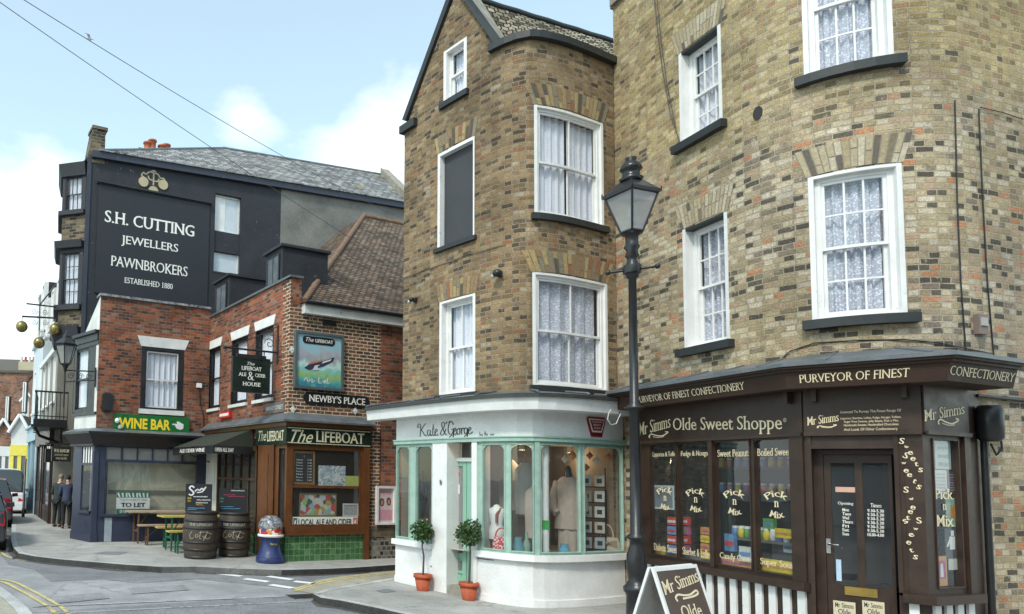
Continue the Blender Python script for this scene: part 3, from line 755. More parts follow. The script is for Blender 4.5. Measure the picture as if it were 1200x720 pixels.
def arch(parent,P,rc,h=.36,spread=.22,n=17,rise=.02,mats=None,seed=3,d=.0):
    """flat gauged arch: splayed bricks on edge above an opening"""
    s0,s1,z0,z1=rc; rr=random.Random(seed); m=MB(); mid=(s0+s1)/2
    def q(u,t): # u 0..1 along, t 0..1 up
        b=s0-.02+(s1-s0+.04)*u; tp=s0-spread+(s1-s0+2*spread)*u
        zz=z1+rise*(1-(2*u-1)**2)
        return b+(tp-b)*t, zz+(h-rise*(1-(2*u-1)**2)*.6)*t
    for i in range(n):
        u0,u1=i/n,(i+1)/n
        a,b,c,e=q(u0,0),q(u1,0),q(u1,1),q(u0,1)
        m.face([P.P(x,z,d+.003) for x,z in (a,b,c,e)],mi=1)
        g=.10/n*1.0; u0+=g*.9; u1-=g*.9
        cuts=[0,1] if rr.random()<.35 else [0,rr.choice((.32,.5,.66)),1]
        for t0,t1 in zip(cuts,cuts[1:]):
            t0+=.015 if t0 else 0; t1-=.015 if t1<1 else 0
            a,b,c,e=q(u0,t0),q(u1,t0),q(u1,t1),q(u0,t1); k=rr.random()
            dd=d+.007+rr.random()*.003
            m.face([P.P(x,z,dd) for x,z in (a,b,c,e)],[(k,.5)]*4,0)
    return m.build('arch',mats,parent)
# ================================================================== sweet shop building
SB=thing('brick_building','tall yellow brick corner building with rounded corner above the brown sweet shop front','building',(SI.x,SI.y,KH))
P=SIM
ZT=P.at(720,9)[1]
s1=P.R(796,846,45,158); s2=P.R(801,854,258,405)
s4=P.R(949,1060,197,372); z3=P.at(995,78)[1]; s3x=P.R(941,1047,30,78)
s3=(s3x[0],s3x[1],z3,z3+(s4[3]-s4[2]))
print('simms windows',[tuple(round(v,2) for v in q) for q in (s1,s2,s3,s4)],'top',ZT)
ztop=max(ZT,s3[3]+1.2)
ga_=P.at(742,600)[0]; gb_=P.at(1137,600)[0]
m=MB(); m.wall(P,0,P.L,0,ztop,[s1,s2,s3,s4,(ga_,gb_,-1,2.95)])
P_end=P.P(P.L,0); 
# far end return and rear so that it is a solid block
q0=P.P(0,0); back=[q0.to_2d(),q0.to_2d()+SRd*7.5]
B=Path([back[1],back[0]]); m.wall(B,0,B.L,0,ztop)
E_=Path([P.P(P.L,0).to_2d(),back[1]]); m.wall(E_,0,E_.L,0,ztop)
sim_wall=m.build('wall',b_simms,SB)
m=MB(); m.wbox(P,0,P.L,ztop,ztop+.12,-.25,.06); m.wbox(B,0,B.L,ztop,ztop+.12,-.25,.06); m.build('coping',STONE,SB)
m=MB(); pp=[P.P(t,ztop+.02,-.2) for t in P.breaks(0,P.L)]; m.face(pp+[Vector((back[1].x,back[1].y,ztop+.02))]); m.build('roof',LEAD,SB)
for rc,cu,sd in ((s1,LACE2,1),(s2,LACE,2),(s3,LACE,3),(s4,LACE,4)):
    sash_window(SB,P,rc,depth=.16 if rc in (s1,s2) else .10,cols=3,rows=2,curtain=cu,seed=sd,reveal=.05,head=DSTONE if rc in (s1,s2) else None,sill_o=(.07,.10,.10),sash_w=.035,bar=.02)  # soffit shade of the deep left windows is put into a dark head colour
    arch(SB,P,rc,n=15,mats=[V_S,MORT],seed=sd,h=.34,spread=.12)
# cables on the brickwork
def cable(name,parent,P,px,mat=BLK,r=.008,d=.02):
    m=MB(); pts=[]
    for x,y in px:
        s,z=P.at(x,y,d); pts.append(P.P(s,z,d))
    o=[]
    for a,b in zip(pts,pts[1:]):
        for k in range(4): o.append(a.lerp(b,k/4))
    o.append(pts[-1]); m.tube(o,r,6); return m.build(name,mat,parent)
cable('cable',SB,P,[(1119,118),(1122,240),(1126,330),(1131,400),(1133,425)])
cable('cable',SB,P,[(1147,128),(1152,240),(1157,330),(1163,400),(1166,432)])
cable('cable',SB,P,[(1149,126),(1175,132),(1199,140)],r=.006)
cable('cable',SB,P,[(767,0),(771,40),(776,80),(786,135),(797,168)],r=.006)
cable('cable',SB,P,[(770,0),(775,50),(781,95),(792,150)],r=.005)
cable('cable',SB,P,[(905,432),(925,412),(955,402),(1000,399),(1060,398),(1100,402),(1130,408),(1165,415)],r=.007)
m=MB(); s,z=P.at(1146,381); m.wbox(P,s-.07,s+.07,z-.11,z+.11,0,.05); m.wbox(P,s-.045,s+.045,z-.02,z+.07,.05,.065,1); m.build('junction_box',[paint('grubby grey plastic',(.2,.15,.13),.6),paint('pale grey plastic',(.4,.38,.36),.6)],SB)
m=MB(); s,z=P.at(888,133); c=P.P(s,z,.01); m.wpoly(P,[(s+.06*math.cos(a),z+.09*math.sin(a)) for a in [k*.628 for k in range(10)]],-.05,.006); m.build('vent',DARKR,SB)
for a,b in (((1006,65),(1122,62)),):
    pass
# ---- timber shop front ------------------------------------------------
# plan of the front: left facade, chamfer with the door, right facade
def on_line(o,d,px,py=600):
    return meet(o,d,px,py)
SO=.17
La=SJ+Vector((SLd.y,-SLd.x))*SO      # outward normal of left facade
FL0=meet(La,SLd,744,600); FL1=meet(La,SLd,948,690)
sillz=FL0  # placeholder
FA=Path([FL0,FL1])
zsill=FA.at(944,683)[1]; print('sill z',zsill)
C1=G(1089,698,zsill).to_2d(); C2=G(1141,695,zsill).to_2d(); 
print('front',FL0,FL1,C1,C2)
FC=Path([FL1,C1]); FR=Path([C1,C2])
FALL=Path([FL0,FL1,C1,C2])
z_fas_b=FA.at(850,518)[1]; z_fas_t=FA.at(850,465)[1]; z_cor=FA.at(850,452)[1]
print('fascia',z_fas_b,z_fas_t)
zF0=FA.at(852,514)[1]; zF1=FA.at(852,468)[1]; zg0=FA.at(850,522)[1]; zg1=FA.at(850,667)[1]
zS=zsill
m=MB()
L1=FA.L
# main posts and rails of the left facade
pane_px=[(763,793),(796,832),(839,880),(886,931)]
panes=[]
for a,b in pane_px:
    x0=FA.at(a,600)[0]; x1=FA.at(b,600)[0]; panes.append((x0,x1))
zt=FA.at(887,516)[1]; zb=FA.at(860,664)[1]
ZT_,ZB_=zt,zb
SH=thing('sweet_shop_front','dark brown timber sweet shop front with gold lettering and black and white striped base','shop front',(FL1.x,FL1.y,KH))
# frame of left facade
def frame_with_panes(m,Pp,s0,s1,z0,z1,pn,zb,zt,d0=-.06,d1=.0,r=.06,mould=.012):
    xs=[s0]+[v for p in pn for v in p]+[s1]
    m.wbox(Pp,s0,s1,zt,z1,d0,d1); m.wbox(Pp,s0,s1,z0,zb,d0,d1)
    for i in range(0,len(xs),2): m.wbox(Pp,xs[i],xs[i+1],zb,zt,d0,d1)
    for a,b in pn:      # rounded upper corners and a bead round each light
        for cx,sg in ((a,1),(b,-1)):
            k=5; arcp=[(cx+sg*(r-r*math.cos(t)),zt-r+r*math.sin(t)) for t in [i*math.pi/2/k for i in range(k+1)]]
            for u,v in zip(arcp,arcp[1:]):
                tri=[(cx,zt),u,v] if sg<0 else [(cx,zt),v,u]
                tri=[(cx,zt),v,u] if sg>0 else [(cx,zt),u,v]
                m.wpoly(Pp,tri,d0,d1)
        w=.014
        m.wbox(Pp,a-w,a,zb,zt,d1,d1+mould); m.wbox(Pp,b,b+w,zb,zt,d1,d1+mould); m.wbox(Pp,a-w,b+w,zt,zt+w,d1,d1+mould); m.wbox(Pp,a-w,b+w,zb-w,zb,d1,d1+mould)
frame_with_panes(m,FA,0,L1,zS,zF0,panes,zb,zt)
# thick pilaster strips
sp=FA.at(836,600)[0]; m.wbox(FA,sp-.03,sp+.03,zS,zF0,.0,.035)
m.wbox(FA,L1-.16,L1,zS,zF0,.0,.03); m.wbox(FA,0,.08,zS,zF0,0,.03)
# chamfer: door opening px 957-1048, panel to the right
sd0=FC.at(953,600)[0]; sd1=FC.at(1050,600)[0]; zdt=FC.at(1000,526)[1]
print('door',sd0,sd1,zdt,FC.L)
m.wbox(FC,0,sd0,KH,zF0,-.06,0); m.wbox(FC,sd1,FC.L,zS,zF0,-.06,0); m.wbox(FC,sd0,sd1,zdt,zF0,-.06,0)
m.wbox(FC,sd1-.0,sd1+.035,zS,zF0,0,.02); m.wbox(FC,sd0-.035,sd0,KH,zF0,0,.02); m.wbox(FC,sd0-.035,sd1+.035,zdt,zdt+.03,0.,.022)
m.wbox(FC,FC.L-.14,FC.L,zS,zF0,.0,.014)
# right facade
r0_=FR.at(1098,600)[0]; rr0=FR.at(1096,600)[0]; rr1=FR.at(1125,600)[0]; zrt=FR.at(1118,517)[1]; zrb=FR.at(1118,688)[1]
frame_with_panes(m,FR,0,FR.L,zS,zF0,[(rr0,rr1)],zrb,zrt)
m.wbox(FR,FR.L-.10,FR.L,zS,zF0,0,.03)
# fascia board
for Pp in (FA,FC,FR):
    m.wbox(Pp,0,Pp.L,zF0,zF1,-.06,.025); m.wbox(Pp,0,Pp.L,zF0-.02,zF0+.02,.025,.05)
# stall riser backing
for Pp,a,b in ((FA,0,L1),(FC,0,sd0-.0),(FC,sd1,FC.L),(FR,0,FR.L)):
    if b-a>.02: m.wbox(Pp,a,b,KH-.05,zS-.03,-.06,-.005)
# returns back to the wall, soffit
e1=P.P(P.at(1153,600)[0],0).to_2d(); RT=Path([C2,C2+(e1-C2).normalized()*max(.05,(e1-C2).length+.1)]); m.wbox(RT,0,RT.L,KH,zF1,-.05,0)
# window bottom shelves hidden part of the front carcass
m.build('timber_front',BRN,SH)
# sills
MB().wbox(FA,0,L1+.02,zS-.09,zS,-.02,.085).build('sill',BRN,SH)
rs=Path([FC.P(sd1+.03,0).to_2d(),C1,FR.P(FR.L+.05,0).to_2d()]); MB().wbox(rs,0,rs.L,zS-.09,zS,-.02,.085).build('sill',BRN,SH)
# white stripes on the stall riser
def stripes(Pp,a,b,w=.088,g=.088,z1=None):
    x=a+.05
    while x+w<b-.0:
        MB().wbox(Pp,x,x+w,KH+.12,zS-.10,-.004,.022).build('white_stripe_board',W_,SH); x+=w+g
stripes(FA,.0,L1-.02); stripes(FC,sd1+.02,FC.L,.075,.08); stripes(FR,0,FR.L,.10,.09)
m=MB()
for Pp,a,b in ((FA,0,L1),(FC,sd1,FC.L),(FR,0,FR.L)): m.wbox(Pp,a,b,KH-.02,KH+.12,-.005,.03)
m.build('plinth',BRN,SH)
# cornice: sloping lead roof with dark board carrying text
zc1=FA.at(860,445,.35)[1]; CO=.36
FT=Path([FL0-SLd*.05,FL1+ (FL1-FL0).normalized()*.0,C1,C2+ (C2-C1).normalized()*.28])
CU_=[FL0-SLd*.05,FL1,C1,C2+(C2-C1).normalized()*.18]
cor=Path(CU_)
zb0=zF1; zb1=zF1+.17
m=MB()
m.wbox(cor,0,cor.L,zb0-.01,zb1,.0,.30,dtop=.34)             # text board
m.wbox(cor,0,cor.L,zb1,zb1+.03,0,.37); m.wbox(cor,0,cor.L,zb1+.03,zb1+.055,0,.40)
m.build('cornice_board',BRN2,SH)
m=MB(); m.wbox(cor,0,cor.L,zb1+.055,zb1+.095,-.15,.42)
br=cor.breaks(0,cor.L)
for a,b in zip(br,br[1:]):
    m.face([cor.P(a,zb1+.095,.42),cor.P(b,zb1+.095,.42),cor.P(b,zb1+.24,-.12),cor.P(a,zb1+.24,-.12)])
for t in [x*.55+.2 for x in range(int(cor.L/.55))]:
    m.tube([cor.P(t,zb1+.10,.41),cor.P(t,zb1+.245,-.12)],.012,6)
m.build('lead_roof',LEAD,SH)
print('cornice z',zb0,zb1)
# brackets under the cornice
for Pp,t in ((FA,L1-.12),(FC,FC.L-.12),(FC,.1)):
    MB().wpoly(Pp,[(t-.02,zF1-.14),(t+.02,zF1-.14),(t+.02,zF1),(t-.02,zF1)],.03,.10).build('bracket',BRN,SH)
# glass
for Pp,lst,a,b in ((FA,panes,zb,zt),(FR,[(rr0,rr1)],zrb,zrt)):
    for x0,x1 in lst: MB().wface(Pp,x0-.01,x1+.01,a-.01,b+.01,-.03).build('window_pane',GLSD,SH)
# door, set back in a recess
rec=.16
DZ=KH+.10
m=MB()
m.wbox(FC,sd0-.005,sd0+.0,DZ,zdt,-rec-.04,-.06); m.wbox(FC,sd1,sd1+.005,DZ,zdt,-rec-.04,-.06)
m.wbox(FC,sd0,sd1,zdt-.0,zdt+.02,-rec-.04,-.06); 
m.build('door_recess',BRN,SH)
m=MB(); m.wbox(FC,sd0-.04,sd1+.04,KH-.05,DZ-.01,-rec-.3,.03); m.build('step',STONE,SH)
dtop=FC.at(1002,533,-rec)[1]
dx0=FC.at(967,600,-rec)[0]; dx1=FC.at(1047,600,-rec)[0]
m=MB(); m.wbox(FC,sd0,sd1,dtop+.0,dtop+.05,-rec-.04,-rec+.01); m.wbox(FC,sd0,dx0-.004,DZ,dtop,-rec-.04,-rec+.01); 
m.build('door_frame',BRN,SH)
MB().wface(FC,sd0,sd1,dtop+.05,zdt,-rec-.02).build('fanlight',GLSD,SH)
m=MB(); dz0=FC.at(1002,690,-rec)[1]
gx=[FC.at(x,600,-rec)[0] for x in (975,1003,1012,1043)]; gz0=FC.at(1008,687,-rec)[1]; gz1=FC.at(1008,543,-rec)[1]
m.wbox(FC,dx0,gx[0],DZ,dtop-.005,-rec-.04,-rec); m.wbox(FC,gx[3],dx1,DZ,dtop-.005,-rec-.04,-rec); m.wbox(FC,gx[1],gx[2],gz0,gz1,-rec-.035,-rec-.003)
m.wbox(FC,gx[0],gx[3],gz1,dtop-.005,-rec-.04,-rec); m.wbox(FC,gx[0],gx[3],DZ,gz0,-rec-.04,-rec)
for a,b in ((gx[0],gx[1]),(gx[2],gx[3])): m.wbox(FC,a+.03,b-.03,DZ+.12,gz0-.16,-rec,-rec+.012)
door=m.build('door',BRN,SH)
for a,b in ((gx[0],gx[1]),(gx[2],gx[3])): MB().wface(FC,a,b,gz0,gz1,-rec-.02).build('door_glass',GLSD,door)
a,z=FC.at(1009,694,-rec); m=MB(); m.wbox(FC,a-.13,a+.13,z-.045,z+.045,-rec,-rec+.012); m.wbox(FC,a-.10,a+.10,z-.022,z+.022,-rec+.012,-rec+.018); m.build('letter_plate',GLDP,door)
a,z=FC.at(971,640,-rec); m=MB(); m.wbox(FC,a-.018,a+.018,z-.08,z+.08,-rec,-rec+.012); m.tube([FC.P(a,z+.02,-rec+.01),FC.P(a,z+.02,-rec+.05),FC.P(a+.09,z+.02,-rec+.05)],.009,8); m.build('handle',paint('steel',(.6,.6,.6),.25,metal=.9,bmp=0),door)
# gold lettering -----------------------------------------------------------
def W(Pp,txt,xl,xr,yt,yb,d,mat=CREAM,name='lettering',serif=True,bold=.0,dd=None,**kw):
    r=Pp.R(xl,xr,yt,yb,d); return wall_text(name,SH,Pp,txt,r,(dd if dd is not None else d)+.0035,mat,serif=serif,bold=bold,**kw)
# cornice board is battered: work on its mid offset with a matching tilt
def board_text(txt,s0,s1,z0,z1,mat=CREAM):
    mb=MB(); put_text(mb,txt,(s0,s1,z0,z1),lambda u,v:cor.P(u,v,.304+.04*(v-zb0+.01)/(zb1-zb0+.01)),serif=True,bold=.006)
    return mb.build('lettering',mat,SH)
def cs(px,py): return cor.at(px,py,.32)[0]
zc0,zc1=zb0+.045,zb1-.035
board_text('PURVEYOR OF FINEST CONFECTIONERY',cs(747,475),cs(873,463),zc0,zc1)
board_text('PURVEYOR OF FINEST',cs(937,455),cs(1066,451),zc0,zc1)
board_text('CONFECTIONERY',cs(1114,451),cs(1189,456),zc0,zc1)
def swash(Pp,xl,xr,y,d,mat=CREAM,parent=None):
    s0,z=Pp.at(xl,y,d); s1,_=Pp.at(xr,y,d); w=s1-s0; mb=MB()
    pts=crv([(s0+.05*w,z-.05*w),(s0,z+.02*w),(s0+.12*w,z+.10*w),(s0+.35*w,z+.04*w),(s0+.65*w,z+.0*w),(s0+.9*w,z+.07*w),(s0+w,z+.14*w),(s0+.85*w,z+.16*w)],6)
    stroke(mb,pts,.045*w+.006,lambda u,v:Pp.P(u,v,d+.0035),thin=.6)
    pts=crv([(s0+.2*w,z-.01*w),(s0+.5*w,z-.05*w),(s0+.8*w,z-.03*w)],5); stroke(mb,pts,.03*w,lambda u,v:Pp.P(u,v,d+.003),thin=.7)
    mb.build('swash',mat,parent or SH)
def rise_text(Pp,txt,xl,yl,xr,yr,hpx,d,mat=CREAM,bold=.01):
    """text whose baseline climbs from (xl,yl) to (xr,yr) in the plane of the wall, bottom-left anchored"""
    s0,z0=Pp.at(xl,yl,d); s1,z1=Pp.at(xr,yr,d); zt_=Pp.at((xl+xr)/2,(yl+yr)/2-hpx,d)[1]-(z0+z1)/2
    mb=MB(); put_text(mb,txt,(s0,s1,0,zt_),lambda u,v:Pp.P(u,z0+(z1-z0)*(u-s0)/(s1-s0)+v,d+.0035),serif=True,bold=bold); return mb.build('lettering',mat,SH)
D1=.025
rise_text(FA,'Mr Simms',749,511,786,501,15,D1); swash(FA,761,783,512,D1)
rise_text(FA,'Olde Sweet Shoppe',789,509,917,509,21,D1,bold=.012)
W(FA,'®',918,922,490,495,D1,serif=False)
rise_text(FC,'Mr Simms',946,499,983,493.5,10,D1); swash(FC,958,980,501,D1)
for t,xl,xr,y,h in (('Licenced To Purvey The Finest Range Of',985,1056,482.5,4),('Liquorice, Sherbets, Lollies, Fudge, Nougat, Toffees,',985,1056,490,3.2),('Sugar Free Sweets, Jelly Beans, Pick n Mix,',989,1053,494,3.2),('Handmade Sweets, Handcrafted Chocolates',989,1053,498,3.2),('And Loads Of Other Confectionery',989,1052,503.5,4)):
    W(FC,t,xl,xr,y-h/2,y+h/2,D1,serif=False)
rise_text(FR,'Mr Simms',1083,494,1130,485,13,D1)
swash(FR,1099,1123,495.5,D1)
# window lettering sits on the panes
G_=-.03
for i,(t,b) in enumerate((('Liquorice & Toffee','Diabetic Sweets'),('Fudge & Nougat','Sherbet & Lollies'),('Sweet Peanuts','Candy Canes'),('Boiled Sweets','Super Sours'))):
    a,b_=panes[i]; wd=b_-a
    wall_text('window_lettering',SH,FA,t,(a+.03*wd,b_-.03*wd,zt-.19,zt-.10),G_+.004,CREAM,serif=True,bold=.012)
    wall_text('window_lettering',SH,FA,b,(a+.03*wd,b_-.03*wd,zb+.05,zb+.15),G_+.004,CREAM,serif=True,bold=.012)
    mz=zb+(zt-zb)*.51; c=(a+b_)/2; q=wd
    mb=MB()
    def arcw(cx,cz,r,sg):
        def f(u,v):
            th=(u-cx)/r; rad=r+(v-cz)*sg; return FA.P(cx+math.sin(th)*rad,cz-sg*r+sg*math.cos(th)*rad if sg>0 else cz+r-math.cos(th)*(r-(v-cz)),G_+.004)
        return f
    put_text(mb,'Pick',(c-.27*q,c+.27*q,mz+.09,mz+.17),arcw(c,mz+.09,.17,1),serif=True,bold=.015)
    put_text(mb,'n',(c-.06*q,c+.06*q,mz-.03,mz+.04),lambda u,v:FA.P(u,v,G_+.004),serif=True,bold=.015)
    put_text(mb,'Mix',(c-.22*q,c+.22*q,mz-.16,mz-.08),arcw(c,mz-.16,.24,-1),serif=True,bold=.015)
    mb.build('window_lettering',CREAM,SH)
mb=MB(); c=(rr0+rr1)/2; q=rr1-rr0; mz=FR.at(1118,598,G_)[1]
put_text(mb,'Pick',(c-.38*q,c+.38*q,mz+.11,mz+.22),lambda u,v:FR.P(u,v,G_+.008),serif=True,bold=.015)
put_text(mb,'n',(c-.08*q,c+.08*q,mz,mz+.06),lambda u,v:FR.P(u,v,G_+.008),serif=True,bold=.015)
put_text(mb,'Mix',(c-.36*q,c+.36*q,mz-.17,mz-.05),lambda u,v:FR.P(u,v,G_+.008),serif=True,bold=.015)
mb.build('window_lettering',CREAM,SH)
# tumbling 'Sweets' down the door post panel
mb=MB()
cols=[('Sweets',[(1057,517),(1062,524),(1067,531),(1070,538),(1074,544),(1079,551)]),('Sweets',[(1062,534),(1059,543),(1062,552),(1066,557),(1072,564),(1077,571)]),
      ('Sweets',[(1062,574),(1068,585),(1070,595),(1067,600),(1064,607),(1061,611)]),('Sweets',[(1077,610),(1073,620),(1068,627),(1065,636),(1068,645),(1073,653)])]
for w_,ps in cols:
    for i,(ch,(x,y)) in enumerate(zip(w_,ps)):
        s,z=FC.at(x,y,.001); h=.062 if ch=='S' else .045; an=(rnd.random()-.5)*1.0
        f=lambda u,v,s=s,z=z,an=an:FC.P(s+u*math.cos(an)-v*math.sin(an),z+u*math.sin(an)+v*math.cos(an),.018)
        put_text(mb,ch,(-h*.42,h*.42,-h/2,h/2),f,serif=True,bold=.02,keep=True)
mb.build('lettering',CREAM,SH)
# opening times on the door glass
D2=-rec-.02
def dt(t,xl,xr,y,h,bold=.01):
    r=FC.R(xl,xr,y-h/2,y+h/2,D2); wall_text('window_lettering',door,FC,t,r,D2+.004,CREAMW,serif=True,bold=bold)
dt('Opening',982,1000,590.5,4.5); dt('Times',1020,1033,592.5,4.5)
for i,(a,b) in enumerate((('Mon','9.30-5.30'),('Tues','9.30-5.30'),('Wed','9.30-5.30'),('Thurs','9.30-5.30'),('Fri','9.30-5.30'),('Sat','9.30-5.30'),('Sun','10.00-4.00'))):
    y=597.6+i*4.7; dt(a,987,987+2.2*len(a)+1.5,y,3.6,.02); dt(b,1016.5,1036,y+1.3,3.6,.02)
# plaques on the lower door
for a0,a1 in ((977,1003),(1011,1037)):
    r=FC.R(a0,a1,705,735,-rec); s0,s1_,z0,z1=r; m=MB(); m.wbox(FC,s0,s1_,z0,z1,-rec+.0,-rec+.018); pl=m.build('plaque',paint('cream enamel',(.62,.56,.40),.4,var=.08),door)
    h=(z1-z0)
    mb=MB()
    for t,k0,k1 in (('Mr Simms',.76,.94),('Olde',.50,.70),('Sweet',.28,.46),('Shoppe',.06,.24)):
        ww=(s1_-s0)*(.42 if t!='Olde' else .28); c=(s0+s1_)/2; put_text(mb,t,(c-ww,c+ww,z0+h*k0,z0+h*k1),lambda u,v:FC.P(u,v,-rec+.0205),serif=True,bold=.01)
    mb.build('plaque_lettering',paint('brown lettering',(.06,.035,.02),.5,bmp=0),pl)
# ================================================================== dress shop building
KB=thing('brick_building','narrow brown brick building with pointed gable and bowed corner above the mint dress shop','building',(KA.x+1,KA.y-.3,KH))
P=KGU
zc=KG.at(600,470,.3)[1]
sG0=P.at(472,150)[0]; zE=P.at(473,152)[1]; sAp,zAp=P.at(536,-12); sK,zK=P.at(585,66); zPar=P.at(655,52)[1]
print('KG',dict(zc=zc,sG0=sG0,zE=zE,sAp=sAp,zAp=zAp,sK=sK,zK=zK,zPar=zPar,L=P.L))
def ztop_k(s):
    if s<=sAp: return zE+(zAp-zE)*max(0,(s-0))/(sAp)
    if s<sK: return zAp+(zPar-zAp)*(s-sAp)/(sK-sAp)
    return zPar
w1=P.R(513,556,170,285); w2=P.R(515,557,349,462); wa=P.R(520,547,52,114)
w3=P.R(626,707,131,257); w4=P.R(624,712,324,455)
print('kg windows',[tuple(round(v,2) for v in q) for q in (w1,w2,wa,w3,w4)])
m=MB(); m.wall(P,0,P.L,2.95,zPar,[w1,w2,wa,w3,w4],zt=ztop_k,ex=[sAp,sK])
m.wall(P,KGL-.06,P.L,0,2.95); Lret=Path([P.p[0]+Vector((.835,.55))*7,P.p[0]]); m.wall(Lret,0,Lret.L,0,zE-.05)
m.build('wall',b_kg,KB)
for rc,cols,cu,dp,sd in ((w2,2,LACE2,.14,11),(wa,1,LACE2,.12,12),(w3,2,LACE2,.07,13),(w4,2,LACE,.07,14)):
    sash_window(KB,P,rc,depth=dp,cols=cols,rows=1,curtain=cu,seed=sd,reveal=.05 if rc!=wa else .06,sill_o=(.05,.09,.07),sash_w=.035,fw=.05 if rc!=wa else .02,bar=.02,curt_gap=.05 if rc==w3 else 0,cur_top=.0)
# boarded window
s0,s1_,z0,z1=w1; m=MB(); r=.055
m.wbox(P,s0,s0+r,z0,z1,-.16,.004); m.wbox(P,s1_-r*.5,s1_,z0,z1,-.16,.004); m.wbox(P,s0+r,s1_-r*.5,z1-r,z1,-.16,.002)
wn=m.build('window',W_,KB); m=MB(); m.wbox(P,s0+r,s1_-r*.5,z0,z1-r,-.16,-.10); m.build('board',paint('dark board',(.045,.047,.055),.7,var=.25,chips=(16,.7)),wn)
m=MB(); m.wbox(P,s0-.05,s1_+.05,z0-.06,z0+.01,-.05,.06); m.build('sill',DSTONE,wn)
for rc,n,sd in ((w1,12,21),(w2,12,22),(w3,19,23),(w4,19,24)):
    arch(KB,P,rc,n=n,mats=[V_K,MORT2],seed=sd,h=.34 if n>12 else .30,spread=.16 if n>12 else .08)
# string course between the floors
for zz in (P.at(560,296)[1],):
    m=MB(); m.wbox(P,0,sK+.1,zz-.012,zz+.012,0,.008); m.build('string_course',b_dark,KB)
# gable coping: dark painted edge, pale stone top
m=MB()
def coping_seg(sa,za,sb,zb_):
    n=Vector((zb_-za,0)); L_=math.hypot(sb-sa,zb_-za); t=.11; ns,nz=-(zb_-za)/L_*t,(sb-sa)/L_*t
    q=[(sa-ns*.45,za-nz*.45),(sb-ns*.45,zb_-nz*.45),(sb+ns*.5,zb_+nz*.5),(sa+ns*.5,za+nz*.5)]
    f=[P.P(a,b,.07) for a,b in q]; k=[P.P(a,b,-.30) for a,b in q]
    m.face(f,[(a,b) for a,b in q],0); m.face(k[::-1],None,0); m.face([f[3],f[2],k[2],k[3]],[(0,0),(L_,0),(L_,.3),(0,.3)],1); m.face([f[1],f[0],k[0],k[1]],None,0)
    m.face([f[0],f[3],k[3],k[0]],None,0); m.face([f[2],f[1],k[1],k[2]],None,0)
coping_seg(.05,zE+.12,sAp,zAp+.12); coping_seg(sAp,zAp+.12,sK+.0,zPar+.10)
m.wbox(P,-.05,.35,zE-.1,zE+.04,-.2,.09)
m.build('gable_coping',[DSTONE,STONE],KB)
m=MB(); m.wbox(P,sK-.15,P.L,zPar-.01,zPar+.10,-.16,.09); m.build('parapet_coping',DSTONE,KB)
# tiled roof behind the parapet
apx=P.P(sAp,zAp-.05,-.3); rend=G(717,50,zAp-.05); rdir=(rend-apx); rend2=apx+rdir*1.25
print('ridge',apx,rend)
m=MB(); br=[t for t in P.breaks(sK-.1,P.L)]
n=len(br)-1
LL=rdir.length*1.25
def roofpt(i,k):
    lo=P.P(br[i],zPar+.0,-.14); hi=apx.lerp(rend2,i/n); return lo.lerp(hi,k)
for i in range(n):
    a,b=roofpt(i,0),roofpt(i+1,0); c,d=roofpt(i+1,1),roofpt(i,1); h0=(d-a).length
    m.face([a,b,c,d],[(LL*i/n,0),(LL*(i+1)/n,0),(LL*(i+1)/n,h0),(LL*i/n,h0)])
bk=Vector((.835*3.0,.55*3.0,-2.4))
lo2=P.P(sAp,zAp-.05,-.3)+Vector((-.3,.6,0))
b0=P.P(0,zE,-.2)
m.face([apx,rend2,rend2+Vector((-1.2,3,-2.6)),apx+Vector((.5,3.2,-2.6))],[(0,0),(3,0),(3,3),(0,3)])
m.face([b0,apx,apx+Vector((.835*6,.55*6,0)),b0+Vector((.835*6,.55*6,0))],[(0,0),(2.6,0),(2.6,6),(0,6)])
roof=m.build('roof',brick('weathered brown roof tiles',[(0,(.10,.085,.06)),(.25,(.30,.26,.18)),(.5,(.42,.37,.27)),(.75,(.24,.20,.14)),(.9,(.36,.30,.20))],(.02,.018,.014),w=.17,h=.155,ms=.020,stain=.35,bmp=1.,wob=.03),KB)
m=MB(); m.tube([apx.lerp(rend2,k/12)+Vector((0,0,.02+.01*(k%2))) for k in range(13)],.05,8); m.build('ridge_tile',DSTONE,roof)
# floodlights and brackets on the wall
def lamp_fix(px,py,r=.09):
    s,z=P.at(px,py); m=MB(); m.wbox(P,s-.03,s+.03,z-.04,z+.04,0,.05)
    m.ball(P.P(s,z,.11),r,10,sc3=(1,1,.8)); m.ball(P.P(s-.07,z-.03,.1),.035,8,1); return m.build('floodlight',[BLK,paint('grey lamp glass',(.45,.47,.48),.2)],KB)
lamp_fix(587,322,.075); lamp_fix(488,352,.05)
m=MB(); s,z=P.at(722,372)
for a,b,w,h in ((0,0,.06,.14),(0,-.22,.10,.14)): m.wbox(P,s-w,s+w,z+b-h/2,z+b+h/2,0,.008)
m.build('pale_patch_brick',V_K,KB)
# ------------------------------------------------------------------ shop front
P=KG
KS=thing('dress_shop_front','white rendered dress shop front with mint green window frames wrapping round the bowed corner','shop front',(4.4,10.3,KH))
zS=P.at(690,651,.06)[1]; zSb=zS-.09; zBt=P.at(690,514)[1]; zBb=P.at(690,520)[1]; zF=P.at(600,484)[1]; zwt=P.at(657,528)[1]; zwb=P.at(657,647)[1]
zCt=P.at(600,466,.3)[1]; zCb=P.at(600,480,.3)[1]
print('shop',dict(zS=zS,zBt=zBt,zBb=zBb,zF=zF,zCt=zCt,zCb=zCb,zwt=zwt,zwb=zwb))
sx_=lambda px,py=600,d=0:P.at(px,py,d)[0]
dA,dB=sx_(525),sx_(554); e0=sx_(508); e1_=sx_(560)
